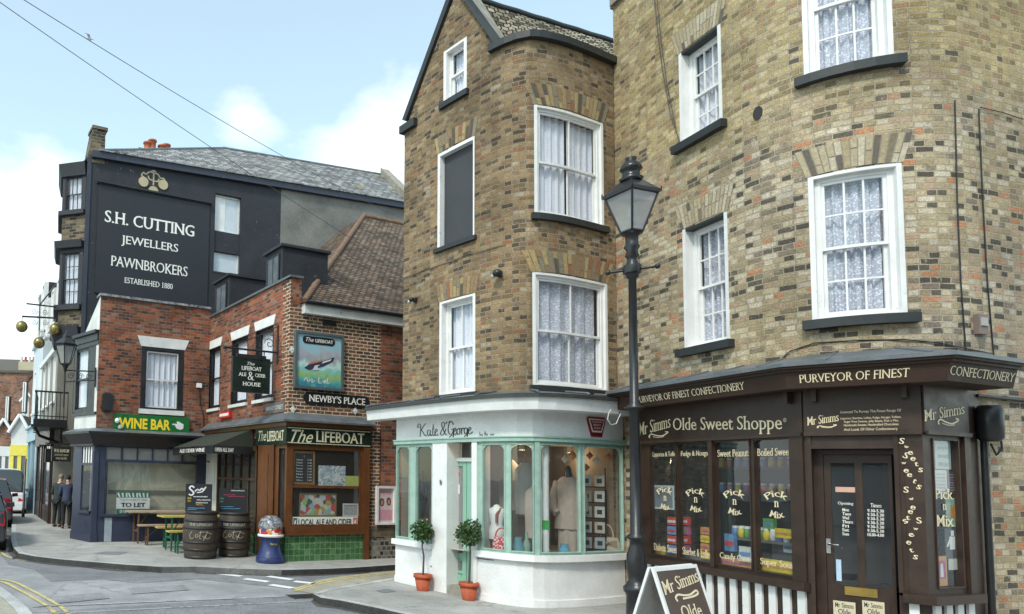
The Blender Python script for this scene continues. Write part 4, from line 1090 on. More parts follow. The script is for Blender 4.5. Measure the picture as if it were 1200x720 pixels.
# white render stall riser and fascia
for a,b in ((0,e0),(e1_,P.L)):
    m=MB(); m.wbox(P,a,b,KH-.1,zSb,-.12,0); m.wbox(P,a,b,KH-.1,KH+.10,0,.02); m.build('stall_riser',render_w,KS)
MB().wbox(P,0,P.L,zBt,zCb+.03,-.12,0).build('fascia',render_w,KS)
for a,b in ((-.03,e0),(e1_,P.L)): MB().wbox(P,a,b,zSb,zS,-.12,.075,dtop=.065).build('sill',W_,KS)
MB().wbox(P,e0-.0,dA,KH-.05,zBb,-.3,.03).build('pilaster',W_,KS); MB().wbox(P,dB,e1_,KH-.05,zBb,-.3,.03).build('pilaster',W_,KS)
m=MB(); m.wbox(P,-.02,P.L,zBb,zBt,-.05,.045); m.wbox(P,-.02,P.L,zBt-.02,zBt,.045,.06); m.build('transom_band',MINT,KS)
def light_frame(a,b,pn,name='window_frame'):
    m=MB(); frame_with_panes(m,P,a,b,zS,zBb,pn,zS+.045,zBb-.05,-.05,0.,r=.11,mould=.014)
    o=m.build(name,MINT,KS)
    for x0,x1 in pn: MB().wface(P,x0-.01,x1+.01,zS+.03,zBb-.04,-.025).build('pane',GLSD,o)
    return o
L1p=[(sx_(465),sx_(479.5)),(sx_(487.5),sx_(506))]
L2p=[(sx_(566),sx_(591)),(sx_(599),sx_(624.5))]
L3p=[(sx_(634),sx_(679.5)),(sx_(685),sx_(729.5))]
mid=sx_(629)
light_frame(0,e0,L1p); light_frame(e1_,mid,L2p); light_frame(mid,P.L,L3p)
m=MB(); m.wbox(P,mid-.035,mid+.035,zS,zBb,0,.03); m.build('mullion',MINT,KS)
# corner jamb and recess of the doorway
rec=.22; dtz=P.at(540,541,-rec)[1]; DZ=KH+.13
m=MB(); m.wbox(P,dA,dA+.02,DZ,zBb,-rec-.05,-.29); m.wbox(P,dA,dB,dtz,dtz+.06,-rec-.05,-rec+.03); m.build('door_frame',W_,KS)
MB().wface(P,dA,dB,dtz+.06,zBb,-rec-.02).build('fanlight',GLSD,KS)
m=MB(); m.wbox(P,dA-.02,dB+.02,KH-.05,DZ,-rec-.2,.02); m.build('step',STONE,KS)
d0,d1=sx_(526.5,600,-rec),sx_(546.5,600,-rec)
m=MB(); w=.075; zc_=P.at(536,648,-rec)[1]; 
m.wbox(P,d0,d0+w,DZ,dtz,-rec-.045,-rec); m.wbox(P,d1-w,d1,DZ,dtz,-rec-.045,-rec); m.wbox(P,d0+w,d1-w,dtz-w,dtz,-rec-.045,-rec); m.wbox(P,d0+w,d1-w,zc_-.08,zc_,-rec-.045,-rec)
m.wbox(P,d0+w,d1-w,DZ,DZ+.12,-rec-.045,-rec); m.wbox(P,d0+w,d1-w,DZ+.12,zc_-.08,-rec-.045,-rec-.02); m.wbox(P,d0+w+.03,d1-w-.03,DZ+.16,zc_-.40,-rec-.02,-rec-.008); m.wbox(P,d0+w,d1-w,zc_-.32,zc_-.28,-rec-.02,-rec-.002)
kd=m.build('door',MINTD,KS)
MB().wface(P,d0+w,d1-w,zc_,dtz-w,-rec-.02).build('door_glass',glass('door glass greyed',(.5,.5,.52),1,dirty=.25),kd)
m=MB(); m.wbox(P,d0+w+.03,d1-w-.03,zc_-.26,zc_-.12,-rec-.02,-rec-.005); m.build('letter_plate',paint('dull steel plate',(.25,.27,.27),.4,metal=.6,bmp=0),kd)
m=MB(); m.wbox(P,d0+w+.09,d1-w-.08,zc_+.95,zc_+1.10,-rec-.019,-rec-.015); m.build('notice',W_,kd)
m=MB(); c=(d0+w+.09,dtz-w-.12); m.wpoly(P,[(c[0]-.05,c[1]),(c[0],c[1]-.05),(c[0]+.05,c[1]),(c[0],c[1]+.05)],-rec-.019,-rec-.015); m.build('red_sticker',paint('red sticker',(.55,.03,.04),.5,bmp=0),kd)
m=MB(); m.wbox(P,d1+.01,dB+.05,DZ,dtz,-rec-.045,-rec); m.build('side_panel',MINTD,KS)
m=MB(); s,z=P.at(517,566,.03); m.wbox(P,s-.02,s+.02,z-.03,z+.03,.03,.045); m.wbox(P,s-.008,s+.008,z+.0,z+.05,.045,.06); m.build('door_bell',paint('grey door bell',(.2,.2,.2),.4,bmp=0),KS)
m=MB()
for px,y in ((570,646),(512,655)):
    s,z=P.at(px,y+10,.01); m.tube([P.P(s-.15,z,.012),P.P(s+.12,z+.005,.012)],.006,5)
m.build('cable',BLK,KS)
# cornice: white board, gutter, lead pent roof back to the brickwork
PE=Path([P.p[0]-P.d[0]*.45]+P.p)
m=MB(); m.wbox(PE,0,PE.L-.08,zCb,zCt,0,.30,dtop=.33); m.build('cornice_board',W_,KS)
m=MB(); m.wbox(PE,0,PE.L-.06,zCt,zCt+.05,.0,.37); 
m.build('gutter',paint('black mossy gutter',(.04,.045,.04),.5,var=.4,scale=8),KS)
m=MB(); br=PE.breaks(0,PE.L)
for a,b in zip(br,br[1:]):
    m.face([PE.P(a,zCt+.055,.36),PE.P(b,zCt+.055,.36),PE.P(b,zCt+.15,-.15),PE.P(a,zCt+.15,-.15)],[(a,0),(b,0),(b,.5),(a,.5)])
m.face([PE.P(0,zCt+.05,.36),PE.P(0,zCt+.15,-.15),PE.P(0,zCt-.0,-.15)])
for t in [x*.62+.05 for x in range(int(PE.L/.62)+1)]:
    m.tube([PE.P(t,zCt+.06,.375),PE.P(t,zCt+.085,.34),PE.P(t+.0,zCt+.16,-.14)],.018,6)
m.build('lead_roof',LEAD,KS)
cable('cable',KS,KG,[(728,484),(725,490),(722,497),(716,498),(712,492),(713,485),(716,480)],W_,.006,.33)
# name in thin handwriting
def script(parent,Pp,rc,strokes,w,mat,d=.004,W=100.,H=40.):
    s0,s1,z0,z1=rc; m=MB()
    for st in strokes:
        q=crv(st,6); q=[(s0+(s1-s0)*x/W,z0+(z1-z0)*y/H) for x,y in q]
        stroke(m,q,w,lambda u,v:Pp.P(u,v,d),thin=.35)
    return m.build('script_lettering',mat,parent)
KGS=[ [(1,33),(3,38),(7,36),(8,25),(7,8),(6,5)],[(20,38),(16,34),(9,22)],[(9,22),(13,17),(17,9),(20,6),(22,8)],[(1,33),(2,29),(5,31)],
      [(29,20),(25,21),(23,14),(25,7),(28,9),(30,18)],[(30,20),(29,11),(31,6),(33,9)],
      [(36,34),(35,20),(35,9),(37,6),(39,9)],[(33,23),(39,23)],
      [(40,13),(44,18),(42,22),(39.5,17),(40,8),(43,6),(46,10)],
      [(62,22),(58,10),(54,6),(51,10),(53,18),(58,26),(59,34),(56,38),(53,34),(55,24),(60,10),(64,6)],
      [(76,30),(74,37),(69,36),(66,24),(67,12),(71,7),(75,12),(76,20),(72,19)],[(76,20),(76,4),(74,-5),(70,-4),(69,1),(74,6)],[(62,33),(63,38),(67,37),(70,40),(74,37)],
      [(77,13),(81,18),(79,22),(77,17),(77,8),(80,6),(83,12)],
      [(86,21),(83,17),(83,10),(85,6),(88,9),(88,17),(86,21),(88,20),(90,21)],
      [(91,21),(91.5,6)],[(91.5,15),(93,20),(95,21),(95.5,18)],
      [(101,19),(98,21),(96,14),(98,7),(101,10),(102,20)],[(102,20),(102,5),(100,-5),(97,-4),(97,1),(102,7)],
      [(104,13),(108,18),(106,22),(104,17),(104,8),(107,6),(111,11)] ]
rc=P.R(489,554,494,513,0); script(KS,P,rc,KGS,.022,BLK,W=111,H=40)
SEA=[[(2,38),(2,8)],[(2,14),(8,20),(10,12),(5,8),(2,10)],[(14,20),(16,9),(21,20)],[(21,20),(20,2),(16,-4)],[(38,36),(37,8)],[(33,24),(42,24)],[(44,38),(43,8)],[(43,16),(48,20),(49,8)],[(53,14),(58,17),(56,21),(53,14),(56,8),(60,11)],
     [(80,19),(75,18),(80,12),(74,8)],[(84,14),(89,17),(87,21),(84,14),(87,8),(91,11)],[(100,19),(95,18),(94,11),(98,8),(100,14),(100,20),(101,8)]]
rc=P.R(562,579,506,512,0); script(KS,P,rc,SEA,.012,paint('grey lettering',(.25,.25,.25),.6,bmp=0),W=102,H=36)
# award badge
s0,s1_,z0,z1=P.R(687,709,489,512,0); c=(s0+s1_)/2; wd=(s1_-s0)/2; h=z1-z0
m=MB(); m.wpoly(P,[(c-.55*wd,z0),(c+.55*wd,z0),(c+wd,z1-.1*h),(c+.85*wd,z1),(c-.85*wd,z1),(c-wd,z1-.1*h)],0,.018)
m.wpoly(P,[(c-.5*wd,z0+.22*h),(c+.5*wd,z0+.22*h),(c+.86*wd,z1-.1*h),(c-.86*wd,z1-.1*h)],.018,.021,1)
m.wpoly(P,[(c-.42*wd,z0+.30*h),(c+.42*wd,z0+.30*h),(c+.74*wd,z1-.16*h),(c-.74*wd,z1-.16*h)],.021,.024,0)
bd=m.build('award_badge',[paint('dark red enamel',(.22,.008,.015),.35,var=.05,bmp=0),W_],KS)
mb=MB()
for t,k,ww in (('GUARDIAN',.70,.56),('BEST',.54,.40),('SHOP',.38,.34)): put_text(mb,t,(c-ww*wd,c+ww*wd,z0+h*k,z0+h*(k+.10)),lambda u,v:P.P(u,v,.0265))
mb.build('badge_lettering',CREAMW,bd)
# ------------------------------------------------------------------ room behind the glass
m=MB(); D=-1.7; zfl=zS-.05
for a,b in ((0.15,P.L+.35),):
    br=P.breaks(a,b)
    for x,y in zip(br,br[1:]):
        m.face([P.P(x,zfl,-.06),P.P(y,zfl,-.06),P.P(y,zfl,D),P.P(x,zfl,D)],None,1)
        m.face([P.P(x,zBb+.02,-.06),P.P(y,zBb+.02,-.06),P.P(y,zBb+.02,D),P.P(x,zBb+.02,D)],None,0)
m.wface(P,.15,P.L+.40,zfl,zBb+.02,D,0)
ep=Path([P.P(P.L-.02,0,-.08).to_2d(),P.P(P.L+.40,0,D).to_2d()]); m.wface(ep,0,ep.L,zfl,zBb+.02,0)
ep=Path([P.P(.55,0,D).to_2d(),P.P(.05,0,-.08).to_2d()]); m.wface(ep,0,ep.L,zfl,zBb+.02,0)
m.build('shop_room',[ROOMT,paint('pale display floor',(.45,.40,.33),.7,bmp=0)],KS)
# ================================================================== corner pub
PBd=thing('brick_pub','low corner brick pub with hipped clay tile roof and two black dormers','pub',(P0.x+1,P0.y+1.5,KH))
P=pub_front; PS=pub_side
zEv=P.at(400,366)[1]; zCop=PS.at(338,327)[1]; zCopL=PS.at(245,367)[1]
print('pub',dict(zEv=zEv,zCop=zCop,zCopL=zCopL,SL=PS.L))
zSh=P.at(385,497)[1]
wS=[PS.R(244,258,407,478),PS.R(271,290,397,474),PS.R(299,320,385,469)]
print([tuple(round(v,2) for v in w) for w in wS])
zrow=(sum(w[2] for w in wS)/3,sum(w[3] for w in wS)/3); wS=[(w[0],w[1],zrow[0],zrow[1]) for w in wS]
sR=P.at(446,420)[0]
sTim=P.at(433,570)[0]
m=MB(); m.wall(P,0,sR,3.0,zEv); m.build('wall',b_white,PBd)
m=MB(); m.wall(P,sTim,sTim+.3,KH,3.0); m.build('wall',b_white,PBd)
m=MB(); m.wall(P,sR,P.L,0,zEv); m.wall(P,sTim+.3,sR,.55,3.0); m.build('wall',b_red,PBd)
m=MB(); m.wall(PS,0,PS.L,0,zCop,wS+[(.1,PS.L,-1,2.75)]); PSb=Path([P.P(P.L,0).to_2d(),P.P(P.L,0).to_2d()+Sd*5]); m.wall(PSb,0,5,0,zEv)
# side wall stands a little above the eaves and returns round the corner
m.wall(P,0,.26,zEv,zCop)
m.build('wall',b_red,PBd)
m=MB(); m.wbox(PS,0,PS.L+.03,zCop,zCop+.05,-.22,.05); m.wbox(P,-.05,.28,zCop,zCop+.05,-.22,.05); m.build('coping',LEAD,PBd)
m=MB(); m.wbox(PS,0,PS.L,zEv,zCop,-.2,-.05);m.build('wall',b_red,PBd)
# white quoin bonding at the corner
m=MB()
k=0; z=zSh
while z<zCop-.1:
    w_=.36 if k%2 else .22
    m.wface(PS,PS.L-w_,PS.L,z,z+.088,.003); k+=1; z+=.088
m.build('quoin',b_white,PBd)
for w in wS:
    wn=sash_window(PBd,PS,w,depth=.08,cols=1,rows=1,fm=BLK,curtain=LACE2,seed=int(w[0]*10),reveal=.035,fw=.05,sill=W2,sill_o=(.04,.07,.06),sm=BLK)
    m=MB(); a,b,z0,z1=w; m.wpoly(PS,[(a-.01,z1-.0),(b+.01,z1-.0),(b+.09,z1+.22),(a-.09,z1+.22)],-.05,.012); m.build('lintel',W_,wn)
# white fascia under eaves, gutter
m=MB(); m.wbox(P,.27,P.L,zEv-.16,zEv+.05,.0,.14); m.build('fascia_board',W2,PBd)
m=MB(); m.tube([P.P(.27,zEv+.07,.18),P.P(P.L,zEv+.07,.18)],.05,8); m.build('gutter',BLK,PBd)
m=MB(); a,z=P.at(385,379); m.wbox(P,a-.16,a+.16,z-.05,z+.06,0,.06); m.build('air_brick',BLK,PBd)
m=MB(); m.wbox(P,sTim+.02,P.L,0,.56,-.1,.02); m.build('flint_base',cobble,PBd)
m=MB(); m.wbox(P,sTim+.02,P.L,.56,.80,-.1,.005); m.build('sooty_brick_base',b_dark,PBd)
# hipped tile roof
apx=meet(P0,(Fd+Sd).normalized(),426,254); zr=None
D=ray(426,254); t=apx.y/D.y; zr=EYE+D.z*t
print('apex',apx,zr)
apx3=Vector((apx.x,apx.y,zr)); rA=apx3+Vector((Fd.x,Fd.y,0))*7
e=zEv+.06
c0=P.P(0,e,.0)+Vector((0,0,0)); c0=Vector((P0.x,P0.y,e))-Vector((Fd.x,Fd.y,0))*(-.22)+Vector((0,0,0))
c0=Vector((P0.x+Fd.x*.22-Sd.x*.20,P0.y+Fd.y*.22-Sd.y*.20,e)); cR=c0+Vector((Fd.x,Fd.y,0))*9
cL=Vector((P0.x+Fd.x*.22+Sd.x*5.4,P0.y+Fd.y*.22+Sd.y*5.4,e)); apB=apx3+Vector((Sd.x,Sd.y,0))*1
def plane_uv(o,ax,pts):
    ax=ax.normalized(); return [((p-o).dot(ax),((p-o)-ax*(p-o).dot(ax)).length) for p in pts]
m=MB(); fp=[c0,cR,rA,apx3]; m.face(fp,plane_uv(c0,cR-c0,fp)); fp=[cL,c0,apx3,apB]; m.face(fp,plane_uv(cL,c0-cL,fp))
fp=[rA,cR+Vector((Sd.x,Sd.y,0))*8,apB+Vector((0,0,-2))]; 
rf=m.build('roof',tile_red,PBd)
m=MB()
H=(apx3-c0)
for i in range(26):
    a=c0+H*(i/26+.004); b=c0+H*((i+1)/26+.012)+Vector((0,0,.03)); m.tube([a+Vector((0,0,.02)),b],.075,7,radii=[.06,.085])
m.build('hip_tile',paint('terracotta hip tile',(.20,.115,.07),.8,var=.4,scale=9,bmp=.4),rf)
m=MB()
for i in range(14):
    a=apx3.lerp(rA,i/16); b=apx3.lerp(rA,(i+1.15)/16); m.tube([a+Vector((0,0,.02)),b+Vector((0,0,.035))],.08,7)
m.build('ridge_tile',paint('terracotta hip tile',(.20,.115,.07),.8),rf)
# dormers on the side slope: black boxes with flat tops
for (xa,xb,yt,yb,xr) in ((312,331,295,336,380),(252,269,329,362,308)):
    s0=PS.at(xa,(yt+yb)/2,-.15)[0]; s1_=PS.at(xb,(yt+yb)/2,-.15)[0]; zt_=PS.at((xa+xb)/2,yt,-.15)[1]; zb_=zCop-.3
    q=meet(PS.P(s1_,0,-.15).to_2d(),Fd,xr,300); dep=(q-PS.P(s1_,0,-.15).to_2d()).length+.1
    m=MB(); m.wbox(PS,s0,s1_,zb_,zt_,-.15-dep,-.15); m.wbox(PS,s0-.06,s1_+.06,zt_,zt_+.06,-.15-dep-.05,-.08)
    dm=m.build('dormer',NAVY,rf); mm=(s0+s1_)/2; ww=(s1_-s0)*.30; zz=zt_-.12
    m=MB(); m.wbox(PS,mm-ww-.05,mm+ww+.05,zCop+.1,zz,-.149,-.12); 
    MBp=MB()
    dw=m.build('window',BLK,dm); m=MB(); m.wface(PS,mm-ww,mm-.02,zCop+.15,zz-.05,-.117); m.wface(PS,mm+.02,mm+ww,zCop+.15,zz-.05,-.117); m.build('pane',paint('dusty pane',(.12,.14,.16),.15,bmp=0),dw)
# ------------------------------------------------------------------ timber bar front
BF=thing('pub_shop_front','varnished brown timber pub front with black gold-lettered fascia over green glazed tiles','pub front',(P0.x+.4,P0.y+.1,KH))
dS=.06
zT0=KH-.03; zT1=P.at(385,626,dS)[1]; zSl=P.at(385,617,dS)[1]; zfb=P.at(385,523,dS)[1]; zft=P.at(385,502,dS)[1]; zhd=P.at(385,527,dS)[1]
sW=P.at(427,570,dS)[0]; sP=P.at(433.5,570,dS)[0]
# side: corner light px 325-335 and door post 300-320
q=[PS.at(x,560,dS)[0] for x in (216,240,253,299,302,320,325,335)]
print('pub side s',q, 'zs',zT1,zSl,zfb,zft,'sW',sW)
PC_=Path([PA,P0,P0+Fd*3]); LS=PS.L
cS=lambda px,py=560:PC_.at(px,py,dS)[0]
m=MB(); m.wbox(PC_,q[5],LS+sW,zT0,zT1-.01,-.05,dS); m.build('tiled_riser',green_tile,BF)
m=MB(); m.wbox(PC_,q[2],q[4],zT0,KH+.5,-.05,dS-.02); m.build('tiled_riser',green_tile,BF)
m=MB(); m.wbox(PC_,q[5]-.02,LS+sW+.02,zT1-.01,zT1+.03,-.05,dS+.07); m.wbox(PC_,q[5]-.02,LS+sW+.02,zT1+.03,zSl,-.05,dS+.035); m.build('sill',VWOOD,BF)
# window frame on the front
fx0,fx1=cS(343),cS(421); zm=P.at(385,571,dS)[1]; zt_=P.at(385,528,dS)[1]
m=MB(); m.wbox(PC_,LS+.0,fx0,zSl,zfb,-.05,dS); m.wbox(PC_,fx1,LS+sW,zSl,zfb,-.05,dS); m.wbox(PC_,fx0,fx1,zt_,zfb,-.05,dS); m.wbox(PC_,fx0,fx1,zm-.025,zm+.03,-.05,dS); m.wbox(PC_,fx0,fx1,zSl,zSl+.04,-.05,dS-.01)
m.wbox(PC_,LS+sW,LS+sP,KH-.03,zfb,-.05,dS+.05)          # end post to the ground
m.wbox(PC_,LS-.07,LS+.0,zSl,zfb,-.05,dS)                # corner
# side light
m.wbox(PC_,q[5],q[6],zSl,zfb,-.05,dS); m.wbox(PC_,q[6],LS-.07,zSl,zSl+.05,-.05,dS); m.wbox(PC_,q[6],LS-.07,zfb-.08,zfb,-.05,dS)
m.wbox(PC_,q[4],q[5],KH-.03,zfb,-.05,dS+.04); m.wbox(PC_,q[4]+.25,q[5]-.25,KH+.2,zfb-.2,dS+.04,dS+.05)
m.build('timber_frame',VWOOD,BF)
for a,b,z0,z1 in ((fx0,fx1,zm+.02,zt_),(fx0,fx1,zSl+.02,zm-.02),(q[6],LS-.07,zSl+.03,zfb-.06)):
    MB().wface(PC_,a,b,z0,z1,dS-.04).build('pane',GLSD,BF)
# dark side window with glazing bars under the awning
m=MB(); a0,b0=q[2],q[3]; za,zb_=KH+.5,zfb-.1
m.wbox(PC_,a0,a0+.08,KH,zfb,-.05,dS-.02); m.wbox(PC_,b0-.08,b0,KH,zfb,-.05,dS-.02); m.wbox(PC_,a0,b0,za-.04,za+.05,-.05,dS); m.wbox(PC_,a0,b0,zb_,zfb,-.05,dS-.02); m.wbox(PC_,a0,b0,za+(zb_-za)*.62,za+(zb_-za)*.62+.06,-.05,dS-.02)
for k in range(1,5): x=a0+(b0-a0)*k/5; m.wbox(PC_,x-.025,x+.025,za,zb_,-.05,dS-.03)
m.build('window_frame',wood('dark brown timber',(.10,.05,.025),.5,rough=.35),BF)
MB().wface(PC_,a0,b0,za,zb_,-.0).build('pane',GLSD,BF)
m=MB(); m.wbox(PC_,q[1],q[2],KH,zfb,-.05,dS-.03); m.wbox(PC_,q[1]+.15,q[2]-.15,KH+1.1,zfb-.35,dS-.03,dS-.01); m.wbox(PC_,q[1]+.15,q[2]-.15,KH+.2,KH+.9,dS-.03,dS-.01); m.build('white_door',W2,BF)
# rooms
m=MB(); m.wface(PC_,q[2],LS-.0,KH+.3,zfb,-.75); m.wface(PC_,LS+.02,LS+sW,KH+.3,zfb,-.75)
for a,b in ((q[2],LS),(LS,LS+sW)):
    m.face([PC_.P(a,zSl-.02,-.05),PC_.P(b,zSl-.02,-.05),PC_.P(b,zSl-.02,-.75),PC_.P(a,zSl-.02,-.75)])
    m.face([PC_.P(a,zfb,-.05),PC_.P(b,zfb,-.05),PC_.P(b,zfb,-.75),PC_.P(a,zfb,-.75)])
m.build('bar_room',paint('dim bar interior',(.10,.075,.06),.9,bmp=0),BF)
# fascia boards
GRN=paint('very dark green fascia',(.010,.020,.016),.3,var=.2,bmp=0)
GOLD=paint('pale gold lettering',(.62,.58,.40),.5,var=.05,bmp=0)
m=MB(); m.wbox(PC_,cS(301,512),LS+sP+.03,zfb,zft,-.02,dS+.04); m.build('fascia_sign',GRN,BF)
m=MB(); m.wbox(PC_,LS+.03,LS+sP,zfb+.03,zfb+.045,dS+.04,dS+.046); m.wbox(PC_,LS+.03,LS+sP,zft-.045,zft-.03,dS+.04,dS+.046); m.build('gold_line',GOLD,BF)
m=MB(); m.wbox(PC_,cS(228,505),LS+sP+.06,zft,zft+.09,-.02,dS+.07); m.build('cornice_moulding',VWOOD,BF)
m=MB(); br=PC_.breaks(cS(228,505)-.2,LS+sP+.10)
zl=zft+.09
m.wbox(PC_,br[0],br[-1],zl,zl+.03,-.02,dS+.16)
for a,b in zip(br,br[1:]): m.face([PC_.P(a,zl+.035,dS+.16),PC_.P(b,zl+.035,dS+.16),PC_.P(b,zl+.20,.0),PC_.P(a,zl+.20,.0)])
m.build('lead_roof',LEAD,BF)
dF=dS+.044
def ptext(t,xl,xr,yt,yb,mat=GOLD,d=dF,**kw):
    r=PC_.R(xl,xr,yt,yb,d); return wall_text('lettering',BF,PC_,t,r,d,mat,**kw)
ptext('LIFEBOAT',370,427,507,519.5,serif=True,bold=.02)
ptext('The',341,367,504,519,serif=False,shear=.45,bold=.005)
ptext('LIFEBOAT',313,332.5,505,517,serif=True,bold=.02); ptext('The',303,312,505,517,shear=.4)
# banner inside the window foot
r=PC_.R(341,420,606,618,dS); m=MB(); m.wbox(PC_,r[0]+.03,r[1]-.02,r[2],r[3],dS-.03,dS-.02); bn=m.build('banner',paint('banner white',(.68,.68,.62),.7,var=.05,bmp=0),BF)
r2=(r[0]+.17,r[1]-.16,r[2]+.04,r[3]-.045); wall_text('banner_lettering',bn,PC_,'LOCAL ALE AND CIDER',r2,dS-.016,paint('banner black',(.03,.03,.03),.6,bmp=0),bold=.025)
for a,b,cc in ((r[0]+.045,r[0]+.14,(.10,.12,.10)),(r[1]-.13,r[1]-.035,(.55,.12,.10))):
    m=MB(); m.wbox(PC_,a,b,r[2]+.02,r[3]-.02,dS-.019,dS-.016); bl=m.build('banner_block',paint('banner block%.2f'%a,cc,.6,bmp=0),bn)
    m=MB(); c_=(a+b)/2; zz=(r[2]+r[3])/2; m.wpoly(PC_,[(c_-.02,zz-.04),(c_+.02,zz-.03),(c_+.015,zz+.02),(c_+.03,zz+.05),(c_-.01,zz+.03)],dS-.016,dS-.013); m.build('banner_emblem',W_,bl)
# ================================================================== wine bar (red brick extension) and tall black jewellers building
WB=thing('brick_building','two storey red brick wine bar with one white-lintelled upper window and navy shop front below','building',(PC.x+1,PC.y+1,KH))
P=wine_front
zR=P.at(112,346)[1]; LW=P.L
w=P.R(165,215,408,481)
zc0=P.at(175,524,.0)[1]; zc1=P.at(175,508)[1]
print('wine',dict(zR=zR,w=w,LW=LW,zc0=zc0,zc1=zc1))
m=MB(); m.wall(P,0,LW,zc0,zR,[w]); m.build('wall',b_red,WB)
m=MB(); m.wbox(P,-.03,LW,zR,zR+.06,-.3,.06); m.build('coping',paint('flaking white coping',(.30,.30,.31),.8,var=.5,scale=7,chips=(9,.5),chipcol=(.05,.05,.06)),WB)
wn=sash_window(WB,P,w,depth=.06,cols=1,rows=1,fm=BLK,curtain=LACE2,seed=31,reveal=.12,fw=.03,sill=W2,sill_o=(.03,.12,.06),sm=W2,bar=.02,sash_w=.035)
a,b,z0,z1=w; m=MB(); m.wpoly(P,[(a-.02,z1),(b+.02,z1),(b+.13,z1+.27),(a-.13,z1+.27)],-.05,.014); m.build('lintel',W2,wn)
# rear white wall with the sloping top up to the tall building
side=Path([PB,PC]); zl=zR; zlo=side.at(96,392)[1]
m=MB(); m.wall(side,0,side.L,zc0,zl,zt=lambda s:zR-.9+(.9)*min(1,s/side.L)**1.0 if s>0 else zR-.9); m.build('wall',W2,WB)
# canted first floor window and shop facet on the street side
Q1=PC; Q2=PC+(G(84.5,631).to_2d()-G(107.5,635.5).to_2d())
QS=Path([Q2,Q1]); QU=Path([Q1+(Q2-Q1)*1.12,Q1])
zw0=QU.at(96,482)[1]; zw1=QU.at(96,409)[1]; zb0=QU.at(92,508)[1]; zb1=QU.at(92,487)[1]
m=MB(); m.wbox(QU,-.0,QU.L,zb0,zb1,-.4,.0); m.build('white_panel',W2,WB)
a,b=QU.at(86,445)[0],QU.at(103,445)[0]
m=MB(); m.wbox(QU,0,a,zb1,zw1,-.3,.0); m.wbox(QU,b,QU.L,zb1,zw1,-.3,0); m.wbox(QU,a,b,zb1,zw0,-.3,0); m.wbox(QU,0,QU.L,zw1,zw1+.12,-.3,.02)
m.wbox(QU,-.05,QU.L,zb1-.02,zb1+.05,-.2,.05); m.wbox(QU,-.05,QU.L+.0,zw1+.12,zw1+.38,-.4,.05); m.wbox(QU,-.08,QU.L,zw1+.30,zw1+.38,-.4,.12); m.build('bay_frame',BLK,WB)
sash_window(WB,QU,(a,b,zw0,zw1),depth=.05,cols=1,rows=1,fm=BLK,curtain=LACE2,seed=33,reveal=.02,fw=.02,sill=None,sm=BLK)
m=MB(); m.wbox(QU,QU.L-.13,QU.L+.0,zb1,zR-.3,-.1,.004); m.build('white_downboard',W2,WB)
# shop front
WS=thing('wine_bar_shop_front','empty navy blue shop front with small lights over one large window','shop front',(PC.x+1,PC.y+.3,KH))
WALL=Path([Q2,Q1,PA]); l1=QS.L; dd=.03
cw=lambda px,py=560:WALL.at(px,py,dd)[0]
zg0=P.at(175,604,dd)[1]; zg1=P.at(175,543,dd)[1]; zt0=P.at(175,541,dd)[1]; zt1=P.at(175,526,dd)[1]
x0,x1=cw(123),cw(230)
NV=NAVY2
m=MB()
m.wbox(WALL,l1,x0,KH-.05,zc0,-.05,dd); m.wbox(WALL,x1,l1+LW,KH-.05,zc0,-.05,dd); m.wbox(WALL,x0,x1,KH-.05,zg0,-.05,dd); m.wbox(WALL,x0,x1,zg1,zt0+.03,-.05,dd); m.wbox(WALL,x0,x1,zt1,zc0,-.05,dd)
m.wbox(WALL,l1-.0,l1+.16,KH-.05,KH+.25,dd,dd+.03); m.wbox(WALL,l1+.0,l1+.14,KH+.25,zc0-.15,dd,dd+.025); m.wbox(WALL,x0-.1,x1,zg0-.03,zg0+.03,dd,dd+.06)
for k in range(1,6): x=x0+(x1-x0)*k/6; m.wbox(WALL,x-.022,x+.022,zt0+.03,zt1,-.03,dd)
u0,u1=WALL.at(95,560,dd)[0],WALL.at(107,560,dd)[0]
za=QS.at(100,600)[1]; 
m.wbox(WALL,0,u0,KH-.05,zc0,-.05,dd); m.wbox(WALL,u1,l1,KH-.05,zc0,-.05,dd); m.wbox(WALL,u0,u1,KH-.05,za,-.05,dd); zq0=QS.at(101,544)[1]; zq1=QS.at(101,524)[1]
m.wbox(WALL,u0,u1,zq0-.03,zq0+.03,-.05,dd); m.wbox(WALL,u0,u1,zq1,zc0,-.05,dd); m.wbox(WALL,u0-.06,u1,za-.03,za+.04,dd,dd+.06)
m.wbox(WALL,0,l1,KH-.05,KH+.2,dd,dd+.03)
m.build('timber_front',NV,WS)
m=MB()
for k in range(4): x=u0+(u1-u0)*(k+.3)/4; m.wbox(WALL,x,x+(u1-u0)*.12,zq0+.03,zq1,-.02,.012)
m.build('white_bars',W_,WS)
for a,b,z0,z1 in ((x0,x1,zg0,zg1),(u0,u1,za,zq0-.03)): MB().wface(WALL,a,b,z0,z1,0).build('pane',GLSD,WS)
MB().wface(WALL,x0,x1,zt0+.03,zt1,-.005).build('pane',glass('milky light',(.5,.5,.46),1,dirty=.35),WS)
m=MB(); m.wbox(WALL,-.1,l1+LW,zc0-.02,zc0+.02,-.02,.10); m.wbox(WALL,-.12,l1+LW,zc0+.02,zc1-.08,-.02,.10,dtop=.28); m.wbox(WALL,-.14,l1+LW,zc1-.08,zc1-.03,-.02,.32)
m.build('cornice',BLK,WS)
m=MB(); br=WALL.breaks(-.14,l1+LW)
for a,b in zip(br,br[1:]): m.face([WALL.P(a,zc1-.025,.32),WALL.P(b,zc1-.025,.32),WALL.P(b,zc1+.08,0),WALL.P(a,zc1+.08,0)])
m.build('lead_flashing',LEAD,WS)
